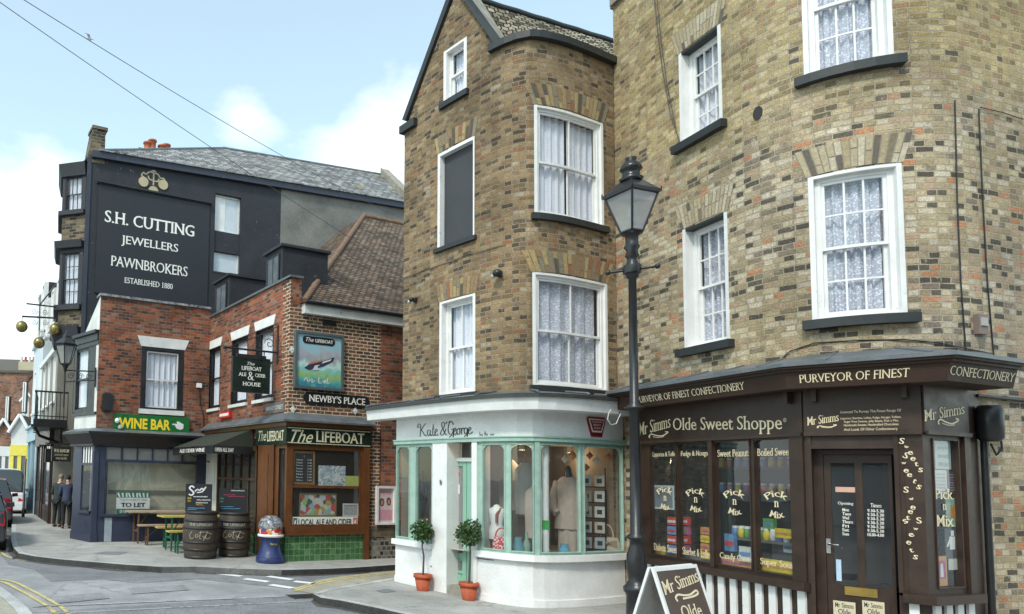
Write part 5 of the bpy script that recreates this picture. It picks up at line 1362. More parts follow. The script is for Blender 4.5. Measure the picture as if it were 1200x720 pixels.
m=MB(); pv=WALL.R(122.5,131,607,635,dd); m.wbox(WALL,pv[0],pv[1],pv[2],pv[3],dd,dd+.015); m.build('pale_board',paint('pale blue grey board',(.32,.36,.40),.6,var=.2,scale=6),WS)
# whitewashed glass from inside and beige room
m=MB(); m.wface(WALL,x0-.05,x1+.1,KH+.3,zc0,-.22)
m.wface(WALL,u0-.05,u1+.1,KH+.3,zc0,-.3)
mt,t_,N,L,bs=nt('smeared cream blind'); tc=N.new('ShaderNodeTexCoord'); n=noise(N,L,tc.outputs['Object'],.9,3,.5,1.4)
c=ramp(N,[(.35,(.40,.37,.28)),(.47,(.50,.47,.37)),(.52,(.36,.34,.26)),(.65,(.46,.43,.34))]); L.new(n.outputs[0],c.inputs[0]); L.new(c.outputs[0],bs.inputs['Base Color']); bs.inputs['Roughness'].default_value=.8
m.build('blind',mt,WS)
m=MB(); zmid=P.at(175,577,-.3)[1]; m.wbox(WALL,x0,x1,zmid-.05,zmid+.05,-.215,-.19); m.build('inner_rail',paint('dull rail',(.12,.13,.11),.7,bmp=0),WS)
# WINE BAR sign
SGN=paint('sign green',(.010,.13,.03),.35,var=.08,bmp=0)
r=P.R(133.5,222,487,508.5,.06); m=MB(); m.wbox(P,r[0],r[1],r[2],r[3],.0,.06); sg=m.build('sign_board',SGN,WB)
h=r[3]-r[2]; wd=r[1]-r[0]
wall_text('sign_lettering',sg,P,'WINE BAR',(r[0]+.06*wd,r[0]+.74*wd,r[2]+.22*h,r[2]+.80*h),.064,YEL,bold=.035)
m=MB(); hx=r[0]+.86*wd; hz=r[2]+.5*h; s=h*.5
for pts in ([(-.9,-.05),(.3,-.5),(.75,-.35),(.8,.25),(.2,.45),(-.3,.2)],[(-1.35,.12),(-.35,.05),(-.35,.28),(-1.3,.26)],[(-.35,.0),(.3,.2),(.1,.55),(-.5,.62)],[(-.6,-.34),(.2,-.55),(.3,-.3),(-.55,-.12)]):
    m.wpoly(P,[(hx+x*s*.62,hz+y*s*.8) for x,y in pts],.06,.063+.001*len(pts))
m.build('pointing_hand',W_,sg)
m=MB(); s_,z=P.at(136.5,492,.1); m.tube([P.P(s_,z,.0),P.P(s_,z,.18)],.03,8); m.ball(P.P(s_,z-.03,.2),.07,10); m.ball(P.P(s_+.1,z-.18,.12),.06,10); m.build('white_lamp',W_,WB)
m=MB(); r=P.R(119,131,463,481); m.wbox(P,r[0],r[1],r[2],r[3],0,.14); m.wbox(P,r[0]+.03,r[1]-.03,r[2]-.03,r[3]+.03,.02,.12); m.build('black_wall_box',BLK,WB)
# inside notice: TO LET
r=P.R(137,176,577,603,.0); TL=thing('to_let_sign','green and white TO LET sign standing in the empty wine bar window','sign',P.P((r[0]+r[1])/2,r[2],-.05))
m=MB(); m.wbox(P,r[0],r[1],r[2],r[3],-.06,-.04); b_=m.build('board',W_,TL); h=r[3]-r[2]; wd=r[1]-r[0]; AG=paint('agent green',(.01,.16,.09),.5,var=.03,bmp=0)
m=MB(); m.wbox(P,r[0],r[1],r[2],r[2]+.25*h,-.04,-.037); m.wbox(P,r[0],r[1],r[2]+.75*h,r[3],-.04,-.037); m.build('green_band',AG,TL)
m=MB()
for k in range(9):
    x=r[0]+wd*(.06+.105*k); m.wpoly(P,[(x,r[2]+.77*h),(x+.05*wd,r[2]+.77*h),(x+.02*wd*(k%3),r[3]-.02*h),(x-.05*wd+.02*wd*(k%3),r[3]-.06*h)],-.037,-.034)
m.build('leaf_pattern',W_,TL)
wall_text('sign_lettering',TL,P,'TO LET',(r[0]+.13*wd,r[1]-.13*wd,r[2]+.32*h,r[2]+.52*h),-.0365,BLK,serif=True,bold=.05)
wall_text('sign_lettering',TL,P,'THE PROPERTY TREE',(r[0]+.08*wd,r[1]-.08*wd,r[2]+.60*h,r[2]+.69*h),-.0365,paint('grey lettering',(.25,.25,.25),.6,bmp=0))
wall_text('sign_lettering',TL,P,'01843 230786',(r[0]+.1*wd,r[1]-.1*wd,r[2]+.06*h,r[2]+.19*h),-.034,CREAMW,bold=.02)
# ------------------------------------------------------------------ tall black building
JB=thing('jewellers_building','tall black painted building with white jewellers lettering, slate roof and street bay windows','building',(PB.x+2,PB.y+2,KH))
P=blk_front
zE=11.12; ZL=lambda s:zE-.06+.045*s; s328=P.at(328,300)[0]; sEnd=P.at(477,240)[0]
wh=P.R(250,283,227,322)
m=MB(); m.wall(P,0,s328,KH,zE,[wh],zt=ZL); m.build('wall',NAVY,JB)
m=MB(); m.wall(P,s328,sEnd,KH,zE,zt=ZL); gp=Path([P.P(sEnd,0).to_2d(),P.P(sEnd,0).to_2d()+Sd*8]); m.wall(gp,0,8,KH,zE); m.build('wall',GREYR,JB)
Kd=Vector((-.24,.971)); PJ=Path([PB+Kd*7,PB]); m=MB(); m.wall(PJ,0,7,KH,zE); m.build('wall',b_dark,JB)
m=MB(); m.wbox(P,.12,sEnd,0,0,-.1,.14,zt=lambda s:ZL(s)+.17,zb=lambda s:ZL(s)-.03); m.wbox(P,.0,.12,KH,zE,.0,.03); m.build('fascia_board',paint('old navy fascia',(.035,.042,.065),.6,var=.3,chips=(9,.63),chipcol=(.3,.3,.31)),JB)
m=MB(); m.wbox(P,.3,sEnd,0,0,-.3,.19,zt=lambda s:ZL(s)+.20,zb=lambda s:ZL(s)+.17); m.build('eaves_flashing',paint('pale eaves flashing',(.38,.38,.37),.7,var=.4,scale=6,chips=(8,.5),chipcol=(.06,.06,.07)),JB)
# blocked window
a,b,z0,z1=wh; m=MB(); r_=.04
m.wbox(P,a,a+r_,z0,z1,-.25,.004); m.wbox(P,b-r_,b,z0,z1,-.25,.004); m.wbox(P,a,b,z1-.06,z1,-.25,.006); m.wbox(P,a,b,z0,z0+.05,-.25,.01)
zA=P.at(266,272)[1]; zB=P.at(266,296)[1]; m.wbox(P,a+r_,b-r_,zB,zA,-.2,-.05)
jw=m.build('window',NAVY,JB)
FRO=paint('frosted white pane',(.55,.60,.65),.25,var=.12,scale=2,bmp=0)
zz=[(zA,z1-.06),(z0+.05,zB)]
for q0,q1 in zz:
    m=MB(); mm=a+(b-a)*.42; m.wface(P,a+r_,b-r_,q0,q1,-.14,0); m.build('pane',FRO,jw)
m=MB(); mm=a+(b-a)*.45; m.wbox(P,a+r_,mm,zA+.02,z1-.08,-.138,-.13); m.build('pale_blind',W_,jw)
m=MB(); m.wbox(P,a+r_,a+r_+.04,z0,z1,-.14,-.1); m.wbox(P,b-r_-.04,b-r_,z0,z1,-.14,-.1); m.wbox(P,a+r_,b-r_,z1-.12,z1-.06,-.14,-.1);m.wbox(P,a+r_,b-r_,zA,zA+.05,-.14,-.1); m.build('sash',W2,jw)
# sign panel
r=P.R(112.5,244,227,352); m=MB(); ps=r; m.wbox(P,r[0],r[1],r[2],r[3],0,.04); m.build('sign_panel',paint('sign panel black',(.019,.020,.027),.6,var=.25,scale=1.5,bmp=.15,chips=(9,.70)),JB)
m=MB(); m.wbox(P,r[0]-.05,r[1]+.05,r[3],r[3]+.05,0,.12); m.wbox(P,r[0]-.05,r[1]+.05,r[3]-.03,r[3],0,.07); m.build('moulding',NAVY,JB)
def jt(t,xl,xr,yt,yb,bold=.012):
    q=P.R(xl,xr,yt,yb,.04); wall_text('sign_lettering',JB,P,t,q,.044,CREAMW,serif=True,bold=bold)
jt('S.H. CUTTING',122.5,228,255.5,269,.02); jt('JEWELLERS',142,209,281,293.5); jt('PAWNBROKERS',129.5,220,306,318); jt('ESTABLISHED 1880',146,202.5,329,335.5)
GD=paint('faded gold paint',(.46,.38,.24),.5,var=.12,bmp=0)
m=MB(); 
for x,y in ((168,213.5),(191,217),(179.5,224.5)):
    s_,z=P.at(x,y,0); m.wpoly(P,[(s_+.155*math.cos(k*.3927),z+.155*math.sin(k*.3927)) for k in range(16)],0,.03)
m.build('painted_ball',GD,JB)
m=MB()
s_,z=P.at(179.8,213,0)
for st in ([(0,-.12),(0,.32)],[(0,.25),(-.12,.28),(-.25,.18),(-.32,.22),(-.38,.12),(-.30,.08)],[(0,.25),(.12,.26),(.22,.15),(.32,.16),(.37,.04),(.28,.03)],[(-.08,.30),(0,.34),(.08,.30)],[(0,.02),(-.14,.06),(-.17,.15)],[(0,.02),(.14,.03),(.17,.12)]):
    stroke(m,crv([(s_+x,z+y) for x,y in st],5),.045,lambda u,v:P.P(u,v,.006),thin=.8)
m.build('painted_scroll',GD,JB)
# corner chimney pier
q=[P.at(x,y)[0:2] for x,y in ((97,184),(117,184),(117.5,152),(104,151))]
m=MB()
zb=zE-.2; zt=P.at(110,151)[1]; m.wpoly(P,[(-.02,zb),(.50,zb),(.50,zt),(.13,zt)],-.5,.02); m.wbox(P,.10,.56,zt,zt+.09,-.55,.06)
for f in range(len(m.uv)):
    vs=[m.v[i] for i in m.f[f]]; m.uv[f]=[((v-P.P(0,0)).dot(Vector((Fd.x,Fd.y,0)))+(v-P.P(0,0)).dot(Vector((Sd.x,Sd.y,0))),v.z) for v in vs]
ch=m.build('chimney',b_dark,JB)
# slate roof: ridge set back, hipped on the left
off=3.0; rid=lambda px,py:(lambda q:Vector((q.x,q.y,EYE+ray(px,py).z*q.y/ray(px,py).y)))(meet(PB+Sd*off,Fd,px,py))
R1=rid(262,174); R2=rid(447,205); zr=(R1.z+R2.z)/2; R1.z=R1.z; R2.z=R2.z
E1=P.P(.35,ZL(.35)+.2,.1); E2=P.P(sEnd,ZL(sEnd)+.2,.1)
m=MB(); fp=[E1,E2,R2,R1]; m.face(fp,plane_uv(E1,E2-E1,fp))
bk=Vector((Sd.x*off,Sd.y*off,0)); B1=E1+Vector((Kd.x*6,Kd.y*6,0)); B2=E2+bk*2; fp=[B1,E1,R1]; m.face(fp,plane_uv(B1,E1-B1,fp)); fp=[B2,B1,R1,R2]; m.face(fp,plane_uv(B2,B1-B2,fp)); fp=[E2,B2,R2]; m.face(fp,plane_uv(E2,B2-E2,fp))
lic=slate
def moss(N,L,uv,col,b):
    n=noise(N,L,uv,1.3,6,.7,.5); k=mapr(N,L,n.outputs[0],.60,.70,0,.8); col=mixc(N,L,'MIX',k,col,(.25,.20,.07)); n2=noise(N,L,uv,3.5,6,.7); k2=mapr(N,L,n2.outputs[0],.55,.62,0,.6); return mixc(N,L,'MIX',k2,col,(.50,.51,.53))
lic=brick('weathered slates',[(0,(.17,.17,.175)),(.3,(.25,.25,.25)),(.55,(.32,.32,.315)),(.8,(.21,.21,.21)),(.93,(.37,.37,.36))],(.06,.06,.06),w=.30,h=.20,ms=.02,stain=.3,bmp=.8,wob=.008,extra=moss)
rf=m.build('roof',lic,JB)
m=MB(); m.tube([R1,R2],.06,8); m.tube([E1,R1],.05,8); m.build('ridge_flashing',LEAD,rf)
m=MB(); dv_=(E2-R2); nrm=Vector((Fd.x,Fd.y,0)); up=Vector((0,0,.28))
a0=R2+nrm*-.05; a1=E2+nrm*-.05; c=[a0,a1,a1+nrm*.4,a0+nrm*.4]; m.hexa([p-Vector((0,0,.1)) for p in c]+[p+up for p in c]); m.build('verge_coping',STONE,rf)
tc_=paint('terracotta',(.42,.12,.055),.7,var=.25,scale=5)
zst=rid(185,178)
cst=Vector((zst.x,zst.y,0))+Vector((Sd.x,Sd.y,0))*.8; cst.z=EYE+ray(185,179).z*cst.y/ray(185,179).y
m=MB(); M=Matrix.Translation(cst)@Matrix.Rotation(math.atan2(Fd.y,Fd.x),4,'Z'); m.box(-.55,.55,-.3,.3,-2.6,-.05,M=M); chs=m.build('chimney',b_dark,JB)
for k,(px,h_) in enumerate(((173,.33),(178.5,.45),(190,.33),(195,.40))):
    o=meet(cst.to_2d(),Fd,px,170); m=MB(); m.lathe([(.14,-.1),(.15,.02),(.13,.06),(.135,h_-.06),(.165,h_-.05),(.165,h_),(.11,h_),(.10,h_-.1)],14,(o.x,o.y,cst.z)); m.build('chimney_pot',tc_,chs)
# street bay: stacked brick and navy timber
bd_=.66
BP=Path([PB+Kd*2.6,PB+Kd*2.1-Fd*bd_,PB+Kd*.62-Fd*bd_,PB+Kd*.10])
l3=BP.s[2]; Lb=BP.L
zy=lambda y,x=82:BP.at(x,y)[1]
def seg(y0,y1,mat,nm,d0=-.3,d1=0,dtop=None,a=0,b=None):
    m=MB(); m.wbox(BP,a,Lb if b is None else b,zy(y0),zy(y1),d0,d1,dtop=dtop); return m.build(nm,mat,JB)
seg(286,251,b_dark,'brick_band'); seg(384,362,b_dark,'brick_band')
seg(208,194,NAVY,'cornice',-.3,.08,.16); seg(253,248,NAVY,'sill',-.3,.12); seg(292,284,NAVY,'cornice',-.3,.15,.2); seg(297,292,NAVY,'head',-.3,.03); seg(364,358,NAVY,'sill',-.3,.14)
seg(400,384,NAVY,'cornice',-.3,.1,.22)
m=MB(); pk=[BP.P(t,zy(194),.16) for t in BP.breaks(0,Lb)]; m.face(pk+[Vector((PB.x,PB.y,zy(188)))]); m.build('bay_roof',LEAD,JB)
for (yt,yb) in ((208,250),(297,359)):
    zt_,zb_=zy(yt),zy(yb); wl=Lb-l3
    m=MB(); 
    for a,b in ((0,.06),(BP.s[1]-.05,BP.s[1]+.05),(l3-.05,l3+wl*.12),(Lb-wl*.16,Lb)): m.wbox(BP,a,b,zb_,zt_,-.25,.02)
    m.build('bay_post',NAVY,JB)
    for a,b,cols in ((l3+wl*.12,Lb-wl*.16,3),(BP.s[1]+.05,l3-.05,4),(.06,BP.s[1]-.05,2)):
        sash_window(JB,BP,(a,b,zb_,zt_),depth=.03,cols=cols,rows=2 if yb>300 else 1,fm=NAVY,curtain=LACE2,seed=int(yb),reveal=.012,fw=.012,sill=None,sm=NAVY,sash_w=.025,bar=.014)
# ================================================================== houses down the street
FS=Path([Vector((-22,72)),Vector((-13.7,47)),Vector((-10.9,38.2)),Vector((-9.05,31.5)),PB+Sd*3.6])
def terrace(label,px0,px1,ytop,cx,mat,shopmat,winrows,trim,cat='house',shop_h=3.0,depth=7,roofmat=slate,gable=False,nm='terraced_house',ytop_x=None,back=1.2,cornice=None,group=None):
    s0=FS.at(px0,560)[0]; s1=FS.at(px1,560)[0]
    if s0>s1: s0,s1=s1,s0
    mid=(s0+s1)/2; zt=FS.at(ytop_x or px1,ytop)[1]
    c=FS.P(mid,KH)
    t=thing(nm,label,cat,c,group=group)
    holes=[]
    for (za,zb,n) in winrows:
        for k in range(n):
            a=s0+(s1-s0)*(k+.28)/n; b=s0+(s1-s0)*(k+.72)/n; holes.append((a,b,za,zb))
    m=MB(); m.wall(FS,s0,s1,KH-.1,zt,holes,d=0)
    pa=FS.P(s0,0).to_2d(); pb=FS.P(s1,0).to_2d(); n_=-FS.vn[1]; 
    inn=Vector((pb-pa)).normalized(); nn=Vector((-inn.y,inn.x)); 
    qa,qb=pa+nn*depth,pb+nn*depth
    W1=Path([pb,qb]); W2_=Path([qa,pa]); m.wall(W1,0,W1.L,KH-.1,zt); m.wall(W2_,0,W2_.L,KH-.1,zt); W3=Path([qb,qa]); m.wall(W3,0,W3.L,KH-.1,zt)
    m.build('wall',mat,t)
    h=.55
    A,B,C_,D_=[Vector((p.x,p.y,zt)) for p in (pa,pb,qb,qa)]
    m=MB(); r0_=A.lerp(D_,.5)+Vector((0,0,h)); r1_=B.lerp(C_,.5)+Vector((0,0,h))
    fp=[A,B,r1_,r0_]; m.face(fp,plane_uv(A,B-A,fp)); fp=[C_,D_,r0_,r1_]; m.face(fp,plane_uv(C_,D_-C_,fp)); m.face([B,C_,r1_],[(0,0),(3,0),(1,2)],1); m.face([D_,A,r0_],[(0,0),(3,0),(1,2)],1)
    m.build('roof',[roofmat,mat],t)
    m=MB(); m.wbox(FS,s0,s1,zt-.12,zt+.05,-.1,.12); m.build('eaves',trim,t)
    for (a,b,za,zb) in holes:
        sash_window(t,FS,(a,b,za,zb),depth=.12,cols=1,rows=1,fm=W_,curtain=LACE2,seed=int(a*7),reveal=.08,sash_w=.07,fw=.05,sill=W2)
    # shop front
    if shopmat:
        m=MB(); m.wbox(FS,s0+.05,s1-.05,shop_h-.55,shop_h,.0,.16); m.wbox(FS,s0+.05,s1-.05,shop_h,shop_h+.08,0,.28); m.wbox(FS,s0+.05,s1-.05,KH,KH+.55,0,.07)
        for k in (0,.36,.5,.97): x=s0+.05+(s1-s0-.2)*k; m.wbox(FS,x,x+.16,KH,shop_h-.5,0,.10)
        sf=m.build('shop_front',shopmat,t); m=MB(); m.wface(FS,s0+.1,s1-.1,KH+.5,shop_h-.5,.03); m.build('shop_window',paint('reflective shop glass',(.08,.10,.12),.08,bmp=0),sf)
    return t,s0,s1,zt
PALEB=paint('pale blue render',(.50,.57,.61),.8,var=.12,scale=1)
GREYT=paint('grey brown stucco',(.24,.23,.20),.85,var=.2,scale=1.5)
WHT=paint('white stucco',(.56,.57,.57),.8,var=.1,scale=1)
YELP=paint('yellow shop paint',(.65,.55,.08),.6,var=.1)
LBL=paint('light blue shop paint',(.26,.40,.47),.5,var=.1)
terrace('grey brown terraced house with white lintels, next beyond the jewellers on the street',44.5,62,430,45,GREYT,BRN,[(4.2,5.9,3),(7.0,8.5,3)],W2,ytop_x=50,shop_h=3.3)
terrace('pale blue three storey house with sash windows down the street',33.5,44,443,38,PALEB,LBL,[(4.3,6.2,2),(7.6,9.6,2)],WHT,ytop_x=38,shop_h=3.6)
def gable_house(label,px0,px1,yeave,ypk,Y,mat,shop=None,roofmat=tile_red,depth=9,winz=None):
    a=Gd(px0,Y); b=Gd(px1,Y); P_=Path([a,b]); ze=P_.at(px1,yeave)[1]; zp=P_.at((px0+px1)/2,ypk)[1]; L_=P_.L
    t=thing('gabled_house',label,'house',(a.x+L_/2,a.y,KH))
    f=lambda s:ze+(zp-ze)*(1-abs(2*s/L_-1))
    hs=winz or []
    hs=[(L_*u0,L_*u1,z0,z1) for u0,u1,z0,z1 in hs]
    m=MB(); m.wall(P_,0,L_,KH-.1,zp,hs,zt=f,ex=[L_/2]); R_=Path([b,b+Vector((0,depth))]); m.wall(R_,0,depth,KH-.1,ze); R_=Path([a+Vector((0,depth)),a]); m.wall(R_,0,depth,KH-.1,ze); m.build('wall',mat,t)
    m=MB(); k=Vector((0,depth,0)); p0,p1,pm=P_.P(-.15,ze-.1,.2),P_.P(L_+.15,ze-.1,.2),P_.P(L_/2,zp+.05,.2)
    m.face([p0,pm,pm+k,p0+k],[(0,0),(0,3),(depth,3),(depth,0)]); m.face([pm,p1,p1+k,pm+k],[(0,3),(0,0),(depth,0),(depth,3)]); m.build('roof',roofmat,t)
    m=MB(); 
    for q0,q1 in ((p0,pm),(pm,p1)): m.tube([q0,q1],.12,5)
    m.build('bargeboard',W_,t)
    for (s0,s1,z0,z1) in hs: sash_window(t,P_,(s0,s1,z0,z1),depth=.1,cols=2,rows=1,curtain=LACE2,seed=int(px0),reveal=.06,sash_w=.06)
    if shop:
        m=MB(); m.wbox(P_,0,L_,2.7,3.4,0,.15); m.wbox(P_,0,L_,KH,KH+.6,0,.1); [m.wbox(P_,L_*u,L_*u+.25,KH,2.8,0,.12) for u in (0,.45,.93)]
        sf=m.build('shop_front',shop,t); m=MB(); m.wface(P_,.1,L_-.1,KH+.5,2.7,.03); m.build('shop_window',paint('reflective shop glass',(.08,.10,.12),.08,bmp=0),sf)
    return t
gable_house('white gabled house with a yellow shop front at the bend of the street',11,31,506,487,46,WHT,YELP,winz=[(.55,.72,5.6,7.6)])
gable_house('brown brick gabled house with a white shop front at the far left behind the cars',-6,11,506,492,50,b_red2,WHT,winz=[(.5,.7,5.0,7.0)])
gable_house('small white cottage with clay roof and chimney tucked behind the gabled house',22,36,470,462,58,WHT,None,winz=[(.2,.4,6,7.5)])
# big brown brick block closing the view
a=Gd(-22,70); b=Gd(27,70); P_=Path([a,b]); zt=P_.at(10,436)[1]
t=thing('brick_building','large brown brick block with a chimney closing the far end of the street','building',(a.x+4,a.y,KH))
m=MB(); m.wall(P_,0,P_.L,0,zt); R_=Path([b,b+Vector((3,14))]); m.wall(R_,0,R_.L,0,zt,zt=lambda s:zt+s*.16); m.build('wall',b_red2,t)
m=MB(); c1=P_.P(0,zt,0.2); c2=P_.P(P_.L,zt,.2); c3=Vector((b.x+4,b.y+16,P_.at(52,423)[1]*1.2)); m.face([c1,c2,c3,c3+Vector((-14,0,0))],[(0,0),(8,0),(8,8),(0,8)]); m.wbox(P_,-.1,P_.L+.1,zt-.1,zt+.12,-.2,.2); m.build('roof',paint('dull brown roof',(.10,.085,.065),.9,var=.2),t)
s=P_.at(26,430)[0]; zc_=P_.at(26,424)[1]; m=MB(); m.wbox(P_,s-1.0,s+.6,zt-1,zc_+.3,-3,-2); ch=m.build('chimney',paint('cream chimney',(.42,.38,.27),.9,var=.2),t)
for k in range(4):
    m=MB(); c=P_.P(s-.85+k*.42,0,-2.5); m.lathe([(.15,0),(.12,.55),(.15,.6)],8,(c.x,c.y,zc_+.3)); m.build('chimney_pot',tc_ if k%2 else W2,ch)
# slope roofed brown range behind the terrace
a=Gd(20,62); b=Gd(56,50); P_=Path([a,b]); z0_=P_.at(52,421)[1]
t=thing('brick_building','brown roofed range rising behind the pale blue and grey brown houses','building',(a.x+3,a.y,KH)); m=MB(); m.wall(P_,0,P_.L,0,z0_,zt=lambda s:z0_*(.86+.14*s/P_.L)); m.build('wall',b_red2,t)
m=MB(); p=P_.P(0,z0_*.86,.1); q=P_.P(P_.L,z0_,.1); m.face([p,q,q+Vector((3,8,1.5)),p+Vector((-1,8,1.5))],[(0,0),(9,0),(9,8),(0,8)]); m.build('roof',tile_red,t)
# row across the road behind the tripod (seen only as reflections)
a,b=Vector((26,-13)),Vector((-24,-15)); P_=Path([a,b]); t=thing('terraced_house','long pale terrace across the road behind the viewpoint, seen only reflected','house',(0,-14,0))
hs=[(2+k*3.1,3.2+k*3.1,z,z+1.8) for k in range(15) for z in (4.2,7.4)]
m=MB(); m.wall(P_,0,P_.L,0,9.8,hs); m.build('wall',b_red2,t)
m=MB(); m.wface(P_,0,P_.L,3,9.6,-.15); m.build('window_glass',paint('dark reflective pane',(.06,.07,.08),.1,bmp=0),t); m=MB(); [m.wbox(P_,k*6.2+.2,k*6.2+5.8,KH,3.0,0,.1) for k in range(8)]; m.build('shop_fronts',WHT,t)
m=MB(); A,B=P_.P(0,9.8,.3),P_.P(P_.L,9.8,.3); fp=[A,B,B+Vector((0,-5,3)),A+Vector((0,-5,3))]; m.face(fp,plane_uv(A,B-A,fp)); m.build('roof',slate,t)
# ================================================================== street furniture
def frame_at(o,d):         # matrix: local x along plan direction d, local z up
    d=Vector((d.x,d.y,0)).normalized(); n=Vector((-d.y,d.x,0)); o=Vector(o)
    return Matrix(((d.x,n.x,0,o.x),(d.y,n.y,0,o.y),(0,0,1,o.z),(0,0,0,1)))
# ---- cast iron street lamp
LB=Gd(744.5,8.55); zq=lambda y:(lambda D:EYE+D.z*LB.y/D.y)(ray(741,y))
SL=thing('street_lamp','tall black cast iron street lamp with four-sided glass lantern, between the two shops','street lamp',(LB.x,LB.y,KH))
c=(LB.x,LB.y,0); z0=KH
zz={k:zq(v) for k,v in dict(vb=685,vt=640,ring=630,c1=478,bar=316,n0=303,n1=290,lb=272,lt=229,rt=212,fin=188).items()}
m=MB(); m.lathe([(.15,z0),(.155,z0+.12),(.125,z0+.16),(.115,zz['vb']-.12),(.145,zz['vb']-.09),(.15,zz['vb']-.04),(.115,zz['vb']),(.09,zz['vb']+.05),(.10,zz['vb']+.12),(.115,zz['vb']+.2),(.105,zz['vt']-.1),(.075,zz['vt']),(.072,zz['ring']-.03),(.10,zz['ring']-.02),(.10,zz['ring']+.02),(.064,zz['ring']+.05),(.056,zz['c1']-.05),(.08,zz['c1']-.03),(.08,zz['c1']+.02),(.050,zz['c1']+.05),(.045,zz['bar']-.12),(.072,zz['bar']-.10),(.072,zz['bar']-.02),(.08,zz['bar']),(.072,zz['bar']+.06),(.055,zz['n0']-.03),(.055,zz['n0']),(.08,zz['n0']+.03),(.06,zz['n1']-.05),(.09,zz['n1']),(.07,zz['n1']+.05),(.075,zz['n1']+.14),(.115,zz['lb']-.03)],18,c); 
for zr_ in (zz['ring'],zz['c1']): m.lathe([(.105,zr_-.012),(.112,zr_),(.105,zr_+.012)],16,c)
post=m.build('post',BLK,SL)
m=MB(); dv=Vector((.80,-.60,0)); a=Vector((c[0],c[1],zz['bar']))
m.tube([a-dv*.26,a-dv*.06],.018,8); m.tube([a+dv*.06,a+dv*.26],.018,8); m.ball(a+dv*.27,.035,10); m.ball(a-dv*.27,.035,10); m.lathe([(.10,-.05),(.105,0),(.10,.05)],14,tuple(a)); m.build('ladder_bar',BLK,SL)
m=MB(); ph=math.atan2(-LB.y,-LB.x)+.04
def sq(r,z): return [Vector((c[0]+r*math.cos(ph+k*math.pi/2),c[1]+r*math.sin(ph+k*math.pi/2),z)) for k in range(4)]
rb,rt=.12,.29
B_,T_=sq(rb,zz['lb']),sq(rt,zz['lt'])
for k in range(4):
    m.tube([B_[k],T_[k]],.014,6); m.tube([B_[k],B_[(k+1)%4]],.018,6); m.tube([T_[k],T_[(k+1)%4]],.022,6)
    e=T_[k]+(T_[k]-Vector((c[0],c[1],T_[k].z)))*.12; m.tube([T_[k],e,e+Vector((0,0,.06))],.010,5)
    h=(B_[k]+B_[(k+1)%4])/2; 
m.lathe([(.115,zz['lb']-.04),(.125,zz['lb'])],4,c,ph=ph,smooth=False)
lan=m.build('lantern_frame',BLK,SL)
m=MB(); r0s=[(rt+.02,zz['lt']),(rt+.03,zz['lt']+.03),(.12,zz['rt'])]; m.lathe(r0s,4,c,ph=ph,smooth=False); m.lathe([(.12,zz['rt']-.01),(.14,zz['rt']+.02),(.10,zz['rt']+.05),(.10,zz['rt']+.12),(.13,zz['rt']+.14),(.11,zz['rt']+.20),(.05,zz['rt']+.25),(.045,zz['rt']+.27),(.07,zz['rt']+.29),(.03,zz['fin']-.07),(.05,zz['fin']-.05),(.03,zz['fin']-.01),(.005,zz['fin']+.03)],16,c)
m.build('lantern_roof',BLK,SL)
lg=glass('smoky lantern glass',(.75,.76,.76),1.2,dirty=.35)
for k in range(4):
    m=MB(); a,b=B_[k],B_[(k+1)%4]; d,e=T_[k],T_[(k+1)%4]; ce=Vector((c[0],c[1],0)); m.face([a,b,e,d]); m.build('lantern_pane',lg,lan)
m=MB(); m.lathe([(.02,zz['lb']),(.02,zz['lb']+.16),(.05,zz['lb']+.2),(.055,zz['lb']+.28),(.02,zz['lb']+.34)],10,c); m.build('burner',W2,lan)
# ---- A-board
d=Vector((.855,.518)); zt_=1.13; tp=(lambda D:(D*((zt_-EYE)/D.z)).to_2d())(ray(762,667)); tq=meet(tp,d,813,662)
AB=thing('a_board','white framed brown pavement board reading Mr Simms Olde, beside the lamp base','sign',(tp.x,tp.y,KH))
n=Vector((d.y,-d.x)); ang=.30; wd=(tq-tp).length; H=1.02
def abm(sign,off=0):
    def f(u,v,w=0):
        q=tp+d*u+n*sign*(.015+off+(H-v)*math.tan(ang)); nn=n*sign*math.cos(ang)
        return Vector((q.x+nn.x*w,q.y+nn.y*w,KH+v+math.sin(ang)*w*1.0))
    return f
BRS=paint('sign board brown',(.075,.042,.028),.45,var=.12,bmp=0)
for sign in (1,-1):
    f=abm(sign); m=MB()
    def slabb(m,u0,u1,v0,v1,w0,w1,mi=0):
        m.hexa([f(u0,v0,w0),f(u1,v0,w0),f(u1,v0,w1),f(u0,v0,w1),f(u0,v1,w0),f(u1,v1,w0),f(u1,v1,w1),f(u0,v1,w1)],mi)
    sp_=.06
    slabb(m,0,.035,0,H,-.012,.012); slabb(m,wd-.035,wd,0,H,-.012,.012); slabb(m,.035,wd-.035,H-.035,H,-.012,.012); slabb(m,.035,wd-.035,.12,.155,-.012,.012)
    fr=m.build('frame',W_,AB); m=MB(); slabb(m,.035,wd-.035,.155,H-.035,-.006,.006); m.build('panel',BRS if sign>0 else W2,AB)
f=abm(1); mb=MB(); put_text(mb,'Mr Simms',(.06,wd-.05,0,.12),lambda u,v:f(u,H-.255+(u/wd)*.10+v,.0095),serif=True,bold=.015)
put_text(mb,'Olde',(wd*.30,wd*.76,H-.47,H-.355),lambda u,v:f(u,v,.0095),serif=True,bold=.015)
put_text(mb,'Shoppe',(wd*.2,wd*.85,H-.80,H-.68),lambda u,v:f(u,v,.0095),serif=True,bold=.015); put_text(mb,'Sweet',(wd*.25,wd*.82,H-.62,H-.52),lambda u,v:f(u,v,.0095),serif=True,bold=.015)
mb.build('lettering',CREAM,AB)
mb=MB(); w_=wd*.5; s0=wd*.28; z_=H-.29
